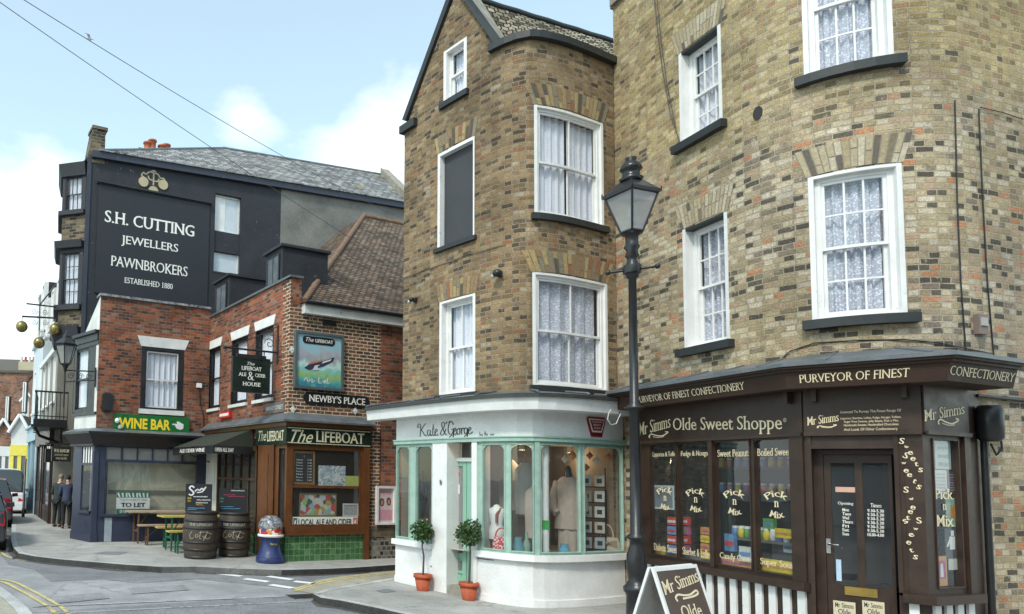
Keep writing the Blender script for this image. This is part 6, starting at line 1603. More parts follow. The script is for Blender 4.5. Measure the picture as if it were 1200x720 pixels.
stroke(mb,crv([(s0+.05*w_,z_-.06*w_),(s0,z_+.02*w_),(s0+.15*w_,z_+.08*w_),(s0+.4*w_,z_+.05*w_),(s0+.7*w_,z_+.05*w_),(s0+w_,z_+.12*w_),(s0+1.05*w_,z_+.05*w_),(s0+.8*w_,z_+.0*w_),(s0+.3*w_,z_-.02*w_)],6),.028,lambda u,v:f(u,v,.0095),thin=.6); mb.build('swash',CREAM,AB)
m=MB(); a=abm(1)(.0,.45,0); b=abm(-1)(0,.45,0); m.tube([a,b],.004,5); a=abm(1)(wd,.45,0); b=abm(-1)(wd,.45,0); m.tube([a,b],.004,5); m.build('stay_chain',paint('steel',(.6,.6,.6),.25,metal=.9,bmp=0),AB)
# ---- bay trees in pots
LEAFM=[]
def leaf_mat():
    m,t,N,L,bs=nt('bay leaf'); oi=N.new('ShaderNodeTexCoord'); s=N.new('ShaderNodeSeparateXYZ'); L.new(oi.outputs['UV'],s.inputs[0])
    r=ramp(N,[(0,(.018,.045,.012)),(.5,(.04,.09,.022)),(1,(.09,.16,.045))]); L.new(s.outputs[0],r.inputs[0]); L.new(r.outputs[0],bs.inputs['Base Color']); bs.inputs['Roughness'].default_value=.35; return m
LEAF=leaf_mat(); BARK=paint('grey brown bark',(.10,.075,.05),.9,var=.3); TERR=paint('terracotta pot',(.42,.085,.032),.7,var=.35,scale=9,chips=(12,.64),chipcol=(.35,.28,.22)); SOIL=paint('soil',(.03,.022,.015),.95,bmp=.5)
def bay_tree(lbl,px,py,ztop,rad,seed):
    b=G(px,py,KH); rr=random.Random(seed); T=thing('potted_bay_tree',lbl,'potted tree',b,group='clipped bay trees in terracotta pots')
    m=MB(); m.lathe([(.095,0),(.13,.20),(.13,.20),(.15,.205),(.15,.26),(.135,.26),(.125,.22)],20,tuple(b)); m.build('pot',TERR,T)
    m=MB(); m.lathe([(.0,.225),(.126,.225)],14,tuple(b)); m.build('soil',SOIL,T)
    zc=(lambda D:EYE+D.z*b.y/D.y)(ray(px,ztop))
    cc=Vector((b.x,b.y,zc)); lean=Vector(((rr.random()-.5)*.04,0,0))
    m=MB(); m.tube([b+Vector((0,0,.2)),b+Vector((.012,0,.55)),b.lerp(cc,.75)+lean,cc],.014,7,radii=[.017,.014,.012,.010])
    for k in range(14):
        th=rr.random()*6.28; el=rr.uniform(-.6,1.4); dr=Vector((math.cos(th)*math.cos(el),math.sin(th)*math.cos(el),math.sin(el))); m.tube([cc-Vector((0,0,rad*.4)),cc+dr*rad*.45,cc+dr*rad*.85],.005,4)
    m.build('trunk',BARK,T)
    m=MB()
    lob=[Vector((rr.uniform(-1,1),rr.uniform(-1,1),rr.uniform(-1,1))).normalized() for _ in range(9)]; la=[rr.uniform(-.32,.34) for _ in lob]
    for k in range(820):
        v=Vector((rr.gauss(0,1),rr.gauss(0,1),rr.gauss(0,1))).normalized(); R_=rad*(1+sum(a*max(0,v.dot(l))**4 for a,l in zip(la,lob)))
        p=cc+v*R_*(rr.random()**.45)*(1.18 if rr.random()<.06 else 1)*Vector((1,1,.95)).x
        ax=(v+Vector((rr.gauss(0,.7),rr.gauss(0,.7),rr.gauss(.25,.7)))).normalized(); sd_=ax.cross(Vector((rr.gauss(0,1),rr.gauss(0,1),rr.gauss(0,1)))).normalized()
        l=rr.uniform(.032,.058); w=l*.36; u=rr.random(); nrm=ax.cross(sd_)*l*.12
        m.face([p,p+ax*l*.5+sd_*w+nrm,p+ax*l,p+ax*l*.5-sd_*w+nrm],[(u,0)]*4)
    m.build('foliage',LEAF,T); return T
bay_tree('clipped bay tree in terracotta pot left of the mint door, farther from the lamp',495.5,692,624,.168,1)
bay_tree('clipped bay tree in terracotta pot just right of the mint door',549.5,703,626,.175,2)
# ---- barrels with chalkboards
OAK=wood('dark barrel oak',(.085,.062,.045),.45,rough=.5)
HOOP=paint('dull black hoop',(.03,.028,.028),.5,metal=.3)
def barrel(lbl,px,py,h,r):
    b=G(px,py,KH); T=thing('barrel',lbl,'barrel',b,group='old oak barrels outside the pub')
    prof=[(r*(.80+.20*math.sin(math.pi*(.08+.84*k/14))**1.0),h*k/14) for k in range(15)]
    prof=[(p[0],p[1]) for p in prof]
    m=MB(); n=24
    rows=[[Vector((b.x+pr*(1-.012*(k%2))*math.cos(2*math.pi*k/48),b.y+pr*(1-.012*(k%2))*math.sin(2*math.pi*k/48),b.z+z)) for k in range(48)] for pr,z in prof]
    m.grid(rows,0,True,True); m.face([Vector((q.x,q.y,q.z-.03)) for q in rows[-1]]); m.build('staves',OAK,T)
    rad=lambda z:r*(.80+.20*math.sin(math.pi*(.08+.84*z/h)))
    for z0_,z1_ in ((.0,.06),(.17,.22),(.33,.37),(.63,.67),(.78,.83),(.94,1.0)):
        m=MB(); m.lathe([(rad(h*z0_)+.002,h*z0_),(rad(h*z0_)+.010,h*z0_),(rad(h*z1_)+.010,h*z1_),(rad(h*z1_)+.002,h*z1_)],28,tuple(b)); m.build('hoop',HOOP,T)
    ca=math.atan2(-b.y,-b.x)
    f=lambda u,v:Vector((b.x+(rad(v)+.012)*math.cos(ca+u/r),b.y+(rad(v)+.012)*math.sin(ca+u/r),b.z+v))
    mb=MB(); put_text(mb,'THE LIFEBOAT',(-.27,.27,h*.70,h*.76),f,serif=True,bold=.01); mb.build('lettering',paint('faded white lettering',(.36,.35,.32),.7,bmp=0),T)
    mb=MB(); mm=paint('faint chalk writing',(.34,.31,.25),.8,bmp=0)
    for st in ([(-.19,.58),(-.24,.50),(-.20,.43),(-.14,.46)],[(-.12,.50),(-.09,.46),(-.05,.50),(-.09,.53),(-.12,.50)],[(0,.60),(-.02,.45),(.02,.44)],[(.04,.50),(.08,.45),(.10,.52),(.06,.40)],[(.14,.60),(.10,.46),(.16,.44),(.20,.48)],[(-.05,.56),(.1,.58),(.24,.53)]):
        stroke(mb,crv([(x,h*z) for x,z in st],4),.014,f,thin=.7)
    mb.build('chalk_writing',mm,T); return T,b
b1,p1=barrel('left barrel of the pair, under the chalkboard with white heading',234.5,653.5,.99,.39); b2,p2=barrel('right barrel of the pair, nearer the blue bin, under the dull chalkboard',273.5,651.5,.96,.37)
SLATEB=paint('chalkboard black',(.020,.022,.026),.8,var=.2,scale=6)
CH=[paint('chalk %d'%i,c,.9,bmp=0) for i,c in enumerate(((.75,.75,.75),(.62,.45,.05),(.12,.35,.55),(.5,.05,.12),(.05,.35,.2)))]
def chalkboard(lbl,bp,wd_,h,ztop,rows_,seed,px0,px1):
    dd=Vector((-bp.y,bp.x)).normalized()*-1; dd=Vector((.985,.17)).normalized()
    o=Vector((bp.x,bp.y)); s0=meet(o,dd,px0); s1_=meet(o,dd,px1); Pb=Path([s0,s1_]); z0_=KH+ztop
    T=thing('chalkboard',lbl,'chalkboard',(bp.x,bp.y,z0_),group='chalkboards standing on the barrels')
    m=MB(); m.wbox(Pb,0,Pb.L,z0_,z0_+h,-.015,.015); bd=m.build('board',SLATEB,T); rr=random.Random(seed)
    for mi,items in rows_:
        mb=MB()
        for u0,u1,v,th in items:
            u=u0
            while u<u1:
                du=rr.uniform(.03,.07); q=[(Pb.L*u,z0_+h*(v+rr.uniform(-.01,.01))),(Pb.L*(u+du*.4),z0_+h*(v+th*.8*rr.uniform(.3,1))),(Pb.L*(u+du*.7),z0_+h*(v-th*.2)),(Pb.L*min(u1,u+du),z0_+h*(v+th*.5))]
                stroke(mb,q,h*.022,lambda a,b:Pb.P(a,b,.018),thin=.8); u+=du*1.25
        mb.build('chalk_writing',CH[mi],bd)
    return Pb,T,z0_
Pb,T,z0_=chalkboard('upright black chalkboard with big white chalk heading, on the left barrel',p1,.7,.58,.985,[(0,[(.30,.8,.52,.05),(.42,.9,.40,.05),(.4,.85,.30,.05)]),(1,[(.08,.2,.45,.09),(.08,.18,.35,.08),(.4,.6,.25,.04)]),(2,[(.1,.7,.10,.05),(.06,.4,.05,.03)]),(3,[(.42,.7,.20,.03)])],3,218,249)
mb=MB(); L_=Pb.L
stroke(mb,crv([(L_*x,z0_+.58*y) for x,y in ((.32,.86),(.22,.92),(.14,.84),(.24,.74),(.30,.66),(.22,.58),(.12,.62))],5),.035,lambda a,b:Pb.P(a,b,.018),thin=.7)
stroke(mb,crv([(L_*x,z0_+.58*y) for x,y in ((.34,.72),(.45,.80),(.52,.76),(.6,.84),(.66,.80),(.76,.90),(.62,.72),(.42,.68))],5),.03,lambda a,b:Pb.P(a,b,.018),thin=.7); mb.build('chalk_heading',CH[0],T)
chalkboard('landscape chalkboard with faint coloured writing, on the right barrel',p2,.66,.52,.955,[(0,[(.42,.88,.90,.05)]),(3,[(.15,.55,.72,.06),(.3,.9,.66,.03)]),(4,[(.04,.14,.55,.10),(.04,.12,.42,.08)]),(2,[(.1,.75,.14,.05),(.06,.5,.22,.04)])],4,257.5,290)
# ---- beer tables and benches
def trestle(lbl,cat,o,d,L_,w,h,topm,legm,group,nm):
    T=thing(nm,lbl,cat,(o.x+d.x*L_/2,o.y+d.y*L_/2,KH),group=group); M=frame_at((o.x,o.y,KH),d)
    m=MB(); m.box(0,L_,-w/2,w/2,h-.035,h,M=M); m.build('top',topm,T)
    for x in (.22,L_-.22):
        m=MB(); s=.035
        for y in (-w/2+.05,w/2-.05): m.box(x-s/2,x+s/2,y-s/2,y+s/2,0,h-.035,M=M)
        m.box(x-s/2,x+s/2,-w/2+.05,w/2-.05,h*.35,h*.35+s,M=M); m.box(x-s/2,x+s/2,-w/2+.05,w/2-.05,h-.075,h-.036,M=M)
        q=1 if x<L_/2 else -1; m.tube([M@Vector((x,0,h*.36)),M@Vector((x+q*.32,0,h-.04))],.014,5)
        m.build('leg',legm,T)
    return T
RUST=paint('brown painted steel',(.14,.07,.04),.6,var=.3); GRNS=paint('green painted steel',(.015,.12,.06),.5); PNK=wood('worn pinkish plank',(.46,.33,.24),.75,rough=.6,axis=0); YLW=wood('yellow varnished plank',(.55,.42,.12),.75,rough=.5,axis=0)
ta=G(160,636,KH).to_2d(); fd=Fd
TA=trestle('long worn plank table on brown legs below the To Let sign','table',ta-fd*.25,fd,2.1,.5,.80,PNK,RUST,'beer garden tables','beer_table')
trestle('pinkish plank bench on brown legs behind its table, against the navy wall','bench',ta-fd*.25+Sd*.62,fd,2.1,.26,.50,PNK,RUST,'beer garden benches','beer_bench')
trestle('pinkish plank bench on brown legs in front of the brown-legged table','bench',ta-fd*.15-Sd*.62,fd,1.9,.26,.50,PNK,RUST,'beer garden benches','beer_bench')
tb=G(201,645,KH).to_2d()
trestle('yellow topped table on green legs partly behind the left barrel','table',tb-fd*.3,fd,2.0,.5,.80,YLW,GRNS,'beer garden tables','beer_table')
trestle('yellow plank bench on green legs, nearest bench to the left barrel','bench',tb-fd*.3-Sd*.55,fd,2.0,.26,.50,YLW,GRNS,'beer garden benches','beer_bench')
trestle('yellow plank bench on green legs between the yellow table and the white door','bench',tb-fd*.2+Sd*.55,fd,2.0,.26,.50,YLW,GRNS,'beer garden benches','beer_bench')
# ---- domed litter bin
b=G(316.5,659,KH); BN=thing('litter_bin','blue litter bin shaped like a cone with grey speckled dome and red white band','litter bin',b)
BLU=paint('navy blue plastic',(.025,.04,.13),.35,var=.12)
k=.0175
m=MB(); m.lathe([(.29,0),(.305,.03),(.29,.11),(.235,.22),(.20,.34),(.20,.46),(.225,.53)],24,tuple(b)); m.lathe([(.292,.115),(.297,.125),(.28,.14)],24,tuple(b)); m.build('body',BLU,BN)
m=MB(); m.lathe([(.22,.52),(.27,.53),(.278,.56),(.262,.58)],24,tuple(b)); m.build('rim',W_,BN)
m=MB(); 
mt,t_,N,L,bs=nt('red white blue stickers'); tc=N.new('ShaderNodeTexCoord'); vo=N.new('ShaderNodeTexVoronoi'); vo.inputs['Scale'].default_value=14; L.new(tc.outputs['Object'],vo.inputs['Vector']); s_=N.new('ShaderNodeSeparateColor'); L.new(vo.outputs['Color'],s_.inputs[0]); r=ramp(N,[(0,(.5,.02,.02)),(.35,(.7,.7,.68)),(.6,(.45,.05,.03)),(.8,(.04,.06,.2)),(.9,(.6,.25,.05))],'CONSTANT'); L.new(s_.outputs[0],r.inputs[0]); L.new(r.outputs[0],bs.inputs['Base Color']); bs.inputs['Roughness'].default_value=.4
m.lathe([(.25,.58),(.252,.70)],24,tuple(b)); m.build('sticker_band',mt,BN)
m=MB(); m.lathe([(.256,.70),(.262,.72),(.25,.80),(.205,.89),(.11,.95),(.0,.965)],24,tuple(b))
mt2,t_,N,L,bs=nt('marbled grey plastic'); tc=N.new('ShaderNodeTexCoord'); n_=noise(N,L,tc.outputs['Object'],22,5,.7,.6); r=ramp(N,[(.42,(.05,.05,.06)),(.52,(.22,.22,.24)),(.66,(.45,.45,.46))]); L.new(n_.outputs[0],r.inputs[0]); L.new(r.outputs[0],bs.inputs['Base Color']); bs.inputs['Roughness'].default_value=.3
m.build('dome',mt2,BN)
mb=MB(); ca=math.atan2(-b.y,-b.x)+.35; put_text(mb,'Thank you',(-.08,.08,.36,.41),lambda u,v:Vector((b.x+  .205*math.cos(ca+u/.2),b.y+  .205*math.sin(ca+u/.2),b.z+v)),shear=.3); mb.build('lettering',YEL,BN)
# ================================================================== pub signs
P=pub_front
r=P.R(345.5,402.5,390,457,.07); PS_=thing('picture_sign','framed painting of a lifeboat on green waves on the pub front wall','sign',P.P((r[0]+r[1])/2,r[2],.03))
m=MB(); w=.055
m.wbox(P,r[0],r[1],r[2],r[2]+w,0,.09); m.wbox(P,r[0],r[1],r[3]-w,r[3],0,.09); m.wbox(P,r[0],r[0]+w,r[2]+w,r[3]-w,0,.09); m.wbox(P,r[1]-w,r[1],r[2]+w,r[3]-w,0,.09); m.build('frame',paint('grey sign frame',(.09,.11,.11),.5,var=.2),PS_)
mt,t_,N,L,bs=nt('painted stormy sea'); tc=N.new('ShaderNodeTexCoord'); s_=N.new('ShaderNodeSeparateXYZ'); L.new(tc.outputs['UV'],s_.inputs[0]); n_=noise(N,L,tc.outputs['UV'],4.5,6,.65,1.2)
a_=N.new('ShaderNodeMath'); a_.operation='MULTIPLY_ADD'; L.new(n_.outputs[0],a_.inputs[0]); a_.inputs[1].default_value=.55; L.new(s_.outputs[1],a_.inputs[2])
rp_=ramp(N,[(.30,(.05,.20,.30)),(.40,(.10,.38,.32)),(.50,(.32,.46,.16)),(.58,(.18,.50,.46)),(.70,(.52,.68,.66)),(.80,(.30,.34,.37)),(.93,(.40,.40,.44)),(1.0,(.30,.48,.56))]); L.new(a_.outputs[0],rp_.inputs[0]); L.new(rp_.outputs[0],bs.inputs['Base Color']); bs.inputs['Roughness'].default_value=.35
m=MB(); m.wface(P,r[0]+w,r[1]-w,r[2]+w,r[3]-w,.05,uvn=True); pc=m.build('picture',mt,PS_)
W0=r[1]-r[0]; H0=r[3]-r[2]; U=lambda u,v:(r[0]+W0*u,r[2]+H0*v)
m=MB(); m.wpoly(P,[U(.20,.36),(U(.30,.33)),U(.60,.42),U(.78,.52),U(.82,.60),U(.55,.50),U(.28,.42)],.05,.056); m.build('boat_hull',paint('boat navy',(.04,.035,.08),.5,bmp=0),pc)
m=MB(); m.wpoly(P,[U(.27,.42),U(.55,.50),U(.56,.53),U(.40,.50),U(.30,.46)],.05,.058); m.build('boat_deck',paint('boat orange',(.45,.20,.12),.5,bmp=0),pc)
m=MB(); m.wpoly(P,[U(.55,.46),U(.74,.53),U(.75,.56),U(.58,.50)],.056,.060); m.wpoly(P,[U(.36,.33),U(.5,.35),U(.46,.40),U(.52,.44),U(.42,.42)],.056,.060); m.build('spray',W2,pc)
m=MB(); m.wpoly(P,[U(.16,.83),U(.20,.79),U(.78,.79),U(.82,.83),U(.82,.89),U(.78,.92),U(.20,.92),U(.16,.89)],.05,.058); pl=m.build('name_plate',BLK,pc)
mb=MB(); put_text(mb,'The',(*[U(.22,0)[0],U(.38,0)[0]],U(0,.825)[1],U(0,.895)[1]),lambda u,v:P.P(u,v,.0605),shear=.4); put_text(mb,'LIFEBOAT',(U(.41,0)[0],U(.78,0)[0],U(0,.825)[1],U(0,.885)[1]),lambda u,v:P.P(u,v,.0605),serif=True,bold=.02); mb.build('lettering',CREAMW,pl)
mb=MB()
for st in ([(.20,.14),(.24,.20),(.28,.13),(.33,.17)],[(.36,.18),(.36,.12),(.42,.16)],[(.50,.22),(.50,.12),(.56,.13)],[(.58,.17),(.62,.12),(.64,.18),(.60,.14)],[(.68,.22),(.67,.12),(.74,.15)]): stroke(mb,crv([U(*q) for q in st],4),.025,lambda u,v:P.P(u,v,.057))
mb.build('painted_signature',W2,pc)
r=P.R(358,431.5,463.5,474,.03); T=thing('street_name_sign',"black street name sign reading NEWBY'S PLACE in white letters",'sign',P.P((r[0]+r[1])/2,r[2],.02)); e=.10; zm=(r[2]+r[3])/2
m=MB(); m.wpoly(P,[(r[0]-e*.4,zm-.03),(r[0]+.03,r[2]-.03),(r[1]-.03,r[2]-.03),(r[1]+e*.4,zm-.03),(r[1]+e*.4,zm+.03),(r[1]-.03,r[3]+.03),(r[0]+.03,r[3]+.03),(r[0]-e*.4,zm+.03)],0,.03); m.build('plate',BLK,T)
wall_text('lettering',T,P,"NEWBY'S PLACE",(r[0]+.08,r[1]-.08,r[2]+.02,r[3]-.02),.034,CREAMW,serif=True,bold=.02)
for x,y in ((342,410),(343,480),(416,482)):
    s_,z=P.at(x,y); T=thing('wall_tie_plate',{342:'white diamond wall tie beside the lifeboat picture',343:'white diamond wall tie below the left end of the street name sign',416:'white diamond wall tie below the right end of the street name sign'}[x],'wall tie',P.P(s_,z,0)); m=MB(); m.wpoly(P,[(s_-.07,z),(s_,z-.08),(s_+.07,z),(s_,z+.08)],0,.02); m.lathe([(.02,0),(.0,.02)],8,tuple(P.P(s_,z,.02))); m.build('plate',W2,T)
PQ=pub_side; r=PQ.R(311,333,472,484,.02); T=thing('street_name_sign','grey street name sign reading MARKET STREET on the pub side wall','sign',PQ.P((r[0]+r[1])/2,r[2],.02)); m=MB(); m.wbox(PQ,r[0],r[1],r[2],r[3],0,.02); m.build('plate',paint('grubby grey plate',(.13,.12,.11),.6),T); hh=r[3]-r[2]
wall_text('lettering',T,PQ,'MARKET STREET',(r[0]+.05,r[1]-.05,r[2]+.3*hh,r[3]-.3*hh),.024,paint('dull white lettering',(.5,.5,.48),.6,bmp=0),serif=True,bold=.02)
r=PQ.R(257,269,483,490,.08); T=thing('alarm_box','red and white alarm box above the awning','alarm box',PQ.P((r[0]+r[1])/2,r[2],.05)); m=MB(); m.wbox(PQ,r[0],r[1],r[2],r[3],0,.09); b_=m.build('box',paint('alarm red',(.55,.02,.02),.4,bmp=0),T); m=MB(); m.wbox(PQ,r[0]+.05,r[1]-.05,(r[2]+r[3])/2-.03,(r[2]+r[3])/2+.04,.09,.094); m.build('label_band',W_,b_)
s_,z=wine_front.at(233,452); T=thing('junction_box','small white cable box on the red brick between wine bar and pub windows','junction box',wine_front.P(s_,z,0)); m=MB(); m.wbox(wine_front,s_-.07,s_+.07,z-.06,z+.06,0,.05); b_=m.build('box',W_,T); m=MB(); m.tube([wine_front.P(s_,z-.05,.03),wine_front.P(s_+.05,z-.5,.02),wine_front.P(s_+.15,z-.8,.02),wine_front.P(s_+.18,z-1.4,.02)],.012,5); m.build('cable',BLK,T)
# hanging pub sign on its bracket
s_,_=PQ.at(326,412); o=PQ.P(s_,0,0).to_2d(); Hd=-Fd; 
HZ=lambda px,y:(lambda q,D:(EYE+D.z*q.y/D.y))(meet(o,Hd,px,y),ray(px,y))
xh=lambda px,y=430:(meet(o,Hd,px,y)-o).length
x0_,x1_=xh(315),xh(273); zb_,zt_=HZ(294,459),HZ(294,421); za=HZ(300,411)
T=thing('hanging_pub_sign','black pub sign reading Lifeboat Ale & Cider House hanging from scrolled iron bracket','sign',(o.x,o.y,zb_))
M=frame_at((o.x,o.y,0),Hd)
m=MB(); m.box(x0_,x1_,-.025,.025,zb_,zt_,M=M); bd=m.build('board',GRN,T)
m=MB(); 
for q in ((x0_,x1_,zb_-.03,zb_),(x0_,x1_,zt_,zt_+.03),(x0_-.02,x0_,zb_-.03,zt_+.03),(x1_,x1_+.02,zb_-.03,zt_+.03)): m.box(q[0],q[1],-.035,.035,q[2],q[3],M=M)
m.box(x0_+.08,x1_-.08,-.03,.03,zt_+.03,zt_+.09,M=M); m.build('board_frame',BLK,T)
m=MB(); pt=lambda x,z:M@Vector((x,0,z))
m.tube([pt(0,za),pt(x1_+.18,za)],.022,6); m.tube([pt(.02,za-.25),pt(.02,za+.62)],.022,6); m.tube([pt(.0,za+.6),pt(x1_*.6,za+.25),pt(x1_+.1,za+.02)],.012,5)
for cx,cz,R_ in ((.22,za+.18,.13),(.52,za+.12,.09),(.18,za+.42,.09)):
    m.tube([pt(cx+R_*(1-k/14)*math.cos(k*.7),cz+R_*(1-k/14)*math.sin(k*.7)) for k in range(13)],.010,5)
for x in (x0_+.12,x1_-.12): m.tube([pt(x,za),pt(x,zt_+.05)],.012,5)
m.ball(pt(x1_+.2,za),.04,8); m.build('bracket',BLK,T)
fy=lambda u,v:M@Vector((x1_-u*(x1_-x0_),.029,zb_+v*(zt_-zb_)))
mb=MB()
put_text(mb,'The',(.38,.58,.80,.90),fy,shear=.4); put_text(mb,'LIFEBOAT',(.22,.78,.64,.76),fy,serif=True,bold=.02); put_text(mb,'ALE',(.14,.36,.45,.56),fy,serif=True,bold=.02); put_text(mb,'&',(.40,.58,.34,.60),fy,serif=True); put_text(mb,'CIDER',(.60,.90,.45,.56),fy,serif=True,bold=.02); put_text(mb,'HOUSE',(.26,.76,.16,.28),fy,serif=True,bold=.02); mb.build('lettering',CREAMW,bd)
# awning
AW=paint('faded green black awning',(.028,.034,.022),.85,var=.4,scale=3,bmp=.2); s0,s1_=PQ.at(247,508)[0],PQ.at(299,508)[0]; zh=PQ.at(298,503)[1]
pj=1.05; zl_=zh-.42
T=thing('awning','faded dark green awning over the pub windows with white lettered valance','awning',PQ.P((s0+s1_)/2,zl_-.2,0))
m=MB(); c4=[PQ.P(s0,zh,.05),PQ.P(s1_,zh,.05),PQ.P(s1_,zl_,pj),PQ.P(s0,zl_,pj)]
m.face(c4); m.face([p-Vector((0,0,.02)) for p in c4][::-1]); m.face([c4[1],PQ.P(s1_,zl_,.05),c4[2]]); m.face([c4[0],c4[3],PQ.P(s0,zl_,.05)]); m.build('canopy',AW,T)
m=MB(); m.wbox(PQ,s0,s1_,zl_-.19,zl_-.0,pj-.01,pj+.005); ed=Path([PQ.P(s1_,0,pj).to_2d(),PQ.P(s1_,0,.06).to_2d()]); m.wbox(ed,0,ed.L,zl_-.19,zl_,-.01,.002); vl=m.build('valance',BLK,T)
wall_text('lettering',vl,ed,'OPEN ALL DAY',(ed.L*.04,ed.L*.52,zl_-.14,zl_-.05),.006,CREAMW,serif=True,bold=.02)
wall_text('lettering',vl,PQ,'ALE CIDER WINE',(s0+.5,s1_-.5,zl_-.14,zl_-.05),pj+.009,CREAMW,serif=True,bold=.02)
m=MB()
for s_ in (s0+.1,s1_-.1): m.tube([PQ.P(s_,zl_-.35,.05),PQ.P(s_,zl_-.03,pj-.02)],.014,5)
m.build('arm',BLK,T)
# poster case on the brick wall beyond the pub window
r=P.R(440.5,463,570,615,.03); T=thing('poster_case','white framed glazed poster case on the brickwork right of the pub window','poster case',P.P((r[0]+r[1])/2,r[2],0)); w=.05
m=MB(); [m.wbox(P,*q,0,.07) for q in ((r[0],r[1],r[2],r[2]+w),(r[0],r[1],r[3]-w,r[3]),(r[0],r[0]+w,r[2]+w,r[3]-w),(r[1]-w,r[1],r[2]+w,r[3]-w))]; m.build('frame',W_,T)
m=MB(); m.wface(P,r[0]+w,r[1]-w,r[2]+w,r[3]-w,.02,uvn=True)
po=m.build('poster',paint('pale pink poster',(.62,.50,.52),.6,var=.1,scale=5,bmp=0),T); W0,H0=r[1]-r[0],r[3]-r[2]; U=lambda u,v:(r[0]+W0*u,r[2]+H0*v)
PK=paint('poster pink',(.60,.14,.24),.6,bmp=0); FCE=paint('poster skin',(.45,.26,.18),.6,bmp=0); HR=paint('poster hair',(.07,.035,.02),.6,bmp=0)
mb=MB(); put_text(mb,'FREE FUN',(*[U(.2,0)[0],U(.8,0)[0]],U(0,.78)[1],U(0,.88)[1]),lambda u,v:P.P(u,v,.023)); mb.build('poster_lettering',PK,po)
m=MB(); 
for cx,cy in ((.33,.58),(.68,.60)): m.wpoly(P,[U(cx+.12*math.cos(k*.785),cy+.11*math.sin(k*.785)) for k in range(8)],.02,.023)
m.build('poster_hair',HR,po); m=MB()
for cx,cy in ((.33,.57),(.68,.59)): m.wpoly(P,[U(cx+.07*math.cos(k*.785),cy+.07*math.sin(k*.785)) for k in range(8)],.023,.026)
m.build('poster_face',FCE,po); m=MB(); m.wpoly(P,[U(.15,.12),U(.85,.12),U(.85,.38),U(.15,.40)],.02,.023); m.build('poster_panel',paint('poster rose',(.60,.30,.38),.6,bmp=0),po)
# ================================================================== pawnbroker's golden balls and wall lantern
GB=paint('tarnished gilt',(.26,.21,.08),.35,metal=.75,var=.3,bmp=0)
o=BP.P(BP.s[2],0,0).to_2d()-Sd*.25; bx=meet(o,-Fd,45,370)
T=thing('pawnbroker_sign','wrought iron arm with three hanging golden balls outside the jewellers','sign',(bx.x,bx.y,5))
def Zp(q,px,y): D=ray(px,y); return EYE+D.z*q.y/D.y
pq=lambda px,y:(lambda q:Vector((q.x,q.y,Zp(q,px,y))))(meet(o,-Fd,px,y))
m=MB(); m.tube([pq(66,360),pq(31,356)],.022,6); m.tube([pq(66,373),pq(26,371)],.026,6); m.tube([pq(47,346),pq(46,388)],.018,6); m.tube([pq(66,333),pq(47,357)],.022,6)
for cx,cy in ((40.5,365),(53,366),(40.5,378),(53,378)):
    m.tube([pq(cx+3.6*(1-k/16)*math.cos(k*.75),cy+3.6*(1-k/16)*math.sin(k*.75)) for k in range(14)],.008,4)
m.build('bracket',BLK,T)
for x,y,x2,y2 in ((25.5,383,26,371),(64.5,386,64.5,373),(45.7,402,46,388)):
    m=MB(); q=pq(x,y); m.ball(q,.165,18); m.tube([q+Vector((0,0,.15)),pq(x2,y2)],.012,5); m.build('golden_ball',GB,T)
o2=QU.P(QU.L-.25,0,0).to_2d(); T=thing('wall_lantern','black wall lantern with cloudy glass on a scrolled bracket beside the wine bar bay','lantern',(o2.x,o2.y,4.6))
lb=meet(QU.P(QU.L-.1,0,.05).to_2d(),Vector((-.95,-.25)).normalized(),76,440); lz=lambda y:Zp(lb,77,y); c=(lb.x,lb.y,0); ph2=.6
m=MB(); m.lathe([(.03,lz(432)-.1),(.05,lz(432)),(.10,lz(428))],10,c); m.lathe([(.30,lz(405)),(.31,lz(404)),(.10,lz(396)),(.10,lz(394)),(.04,lz(391)),(.02,lz(387))],6,c,ph=ph2,smooth=False)
B_=[Vector((c[0]+.13*math.cos(ph2+k*1.0472),c[1]+.13*math.sin(ph2+k*1.0472),lz(427))) for k in range(6)]; T_=[Vector((c[0]+.27*math.cos(ph2+k*1.0472),c[1]+.27*math.sin(ph2+k*1.0472),lz(406))) for k in range(6)]
for k in range(6): m.tube([B_[k],T_[k]],.016,5); m.tube([B_[k],B_[(k+1)%6]],.016,5); m.tube([T_[k],T_[(k+1)%6]],.02,5)
lf=m.build('lantern_frame',BLK,T); m=MB(); [m.face([B_[k],B_[(k+1)%6],T_[(k+1)%6],T_[k]]) for k in range(6)]; m.build('lantern_glass',lg,lf)
wp=QU.P(QU.L-.02,0,.06); m=MB(); a=Vector((lb.x,lb.y,lz(434))); b_=Vector((wp.x,wp.y,lz(434))); m.tube([a,b_],.018,6); m.tube([a+Vector((0,0,-.30)),b_+Vector((0,0,-.22))],.014,6); m.tube([b_+Vector((0,0,.1)),b_-Vector((0,0,.4))],.03,6); m.tube([a,a-Vector((0,0,.95))],.025,6)
for t_ in (.2,.5,.8):
    ce=a.lerp(b_,t_)-Vector((0,0,.14)); dr=(b_-a).normalized(); m.tube([ce+dr*(.09*math.cos(k*.7)*(1-k/18))+Vector((0,0,.09*math.sin(k*.7)*(1-k/18))) for k in range(14)],.010,4)
m.build('bracket',BLK,T)
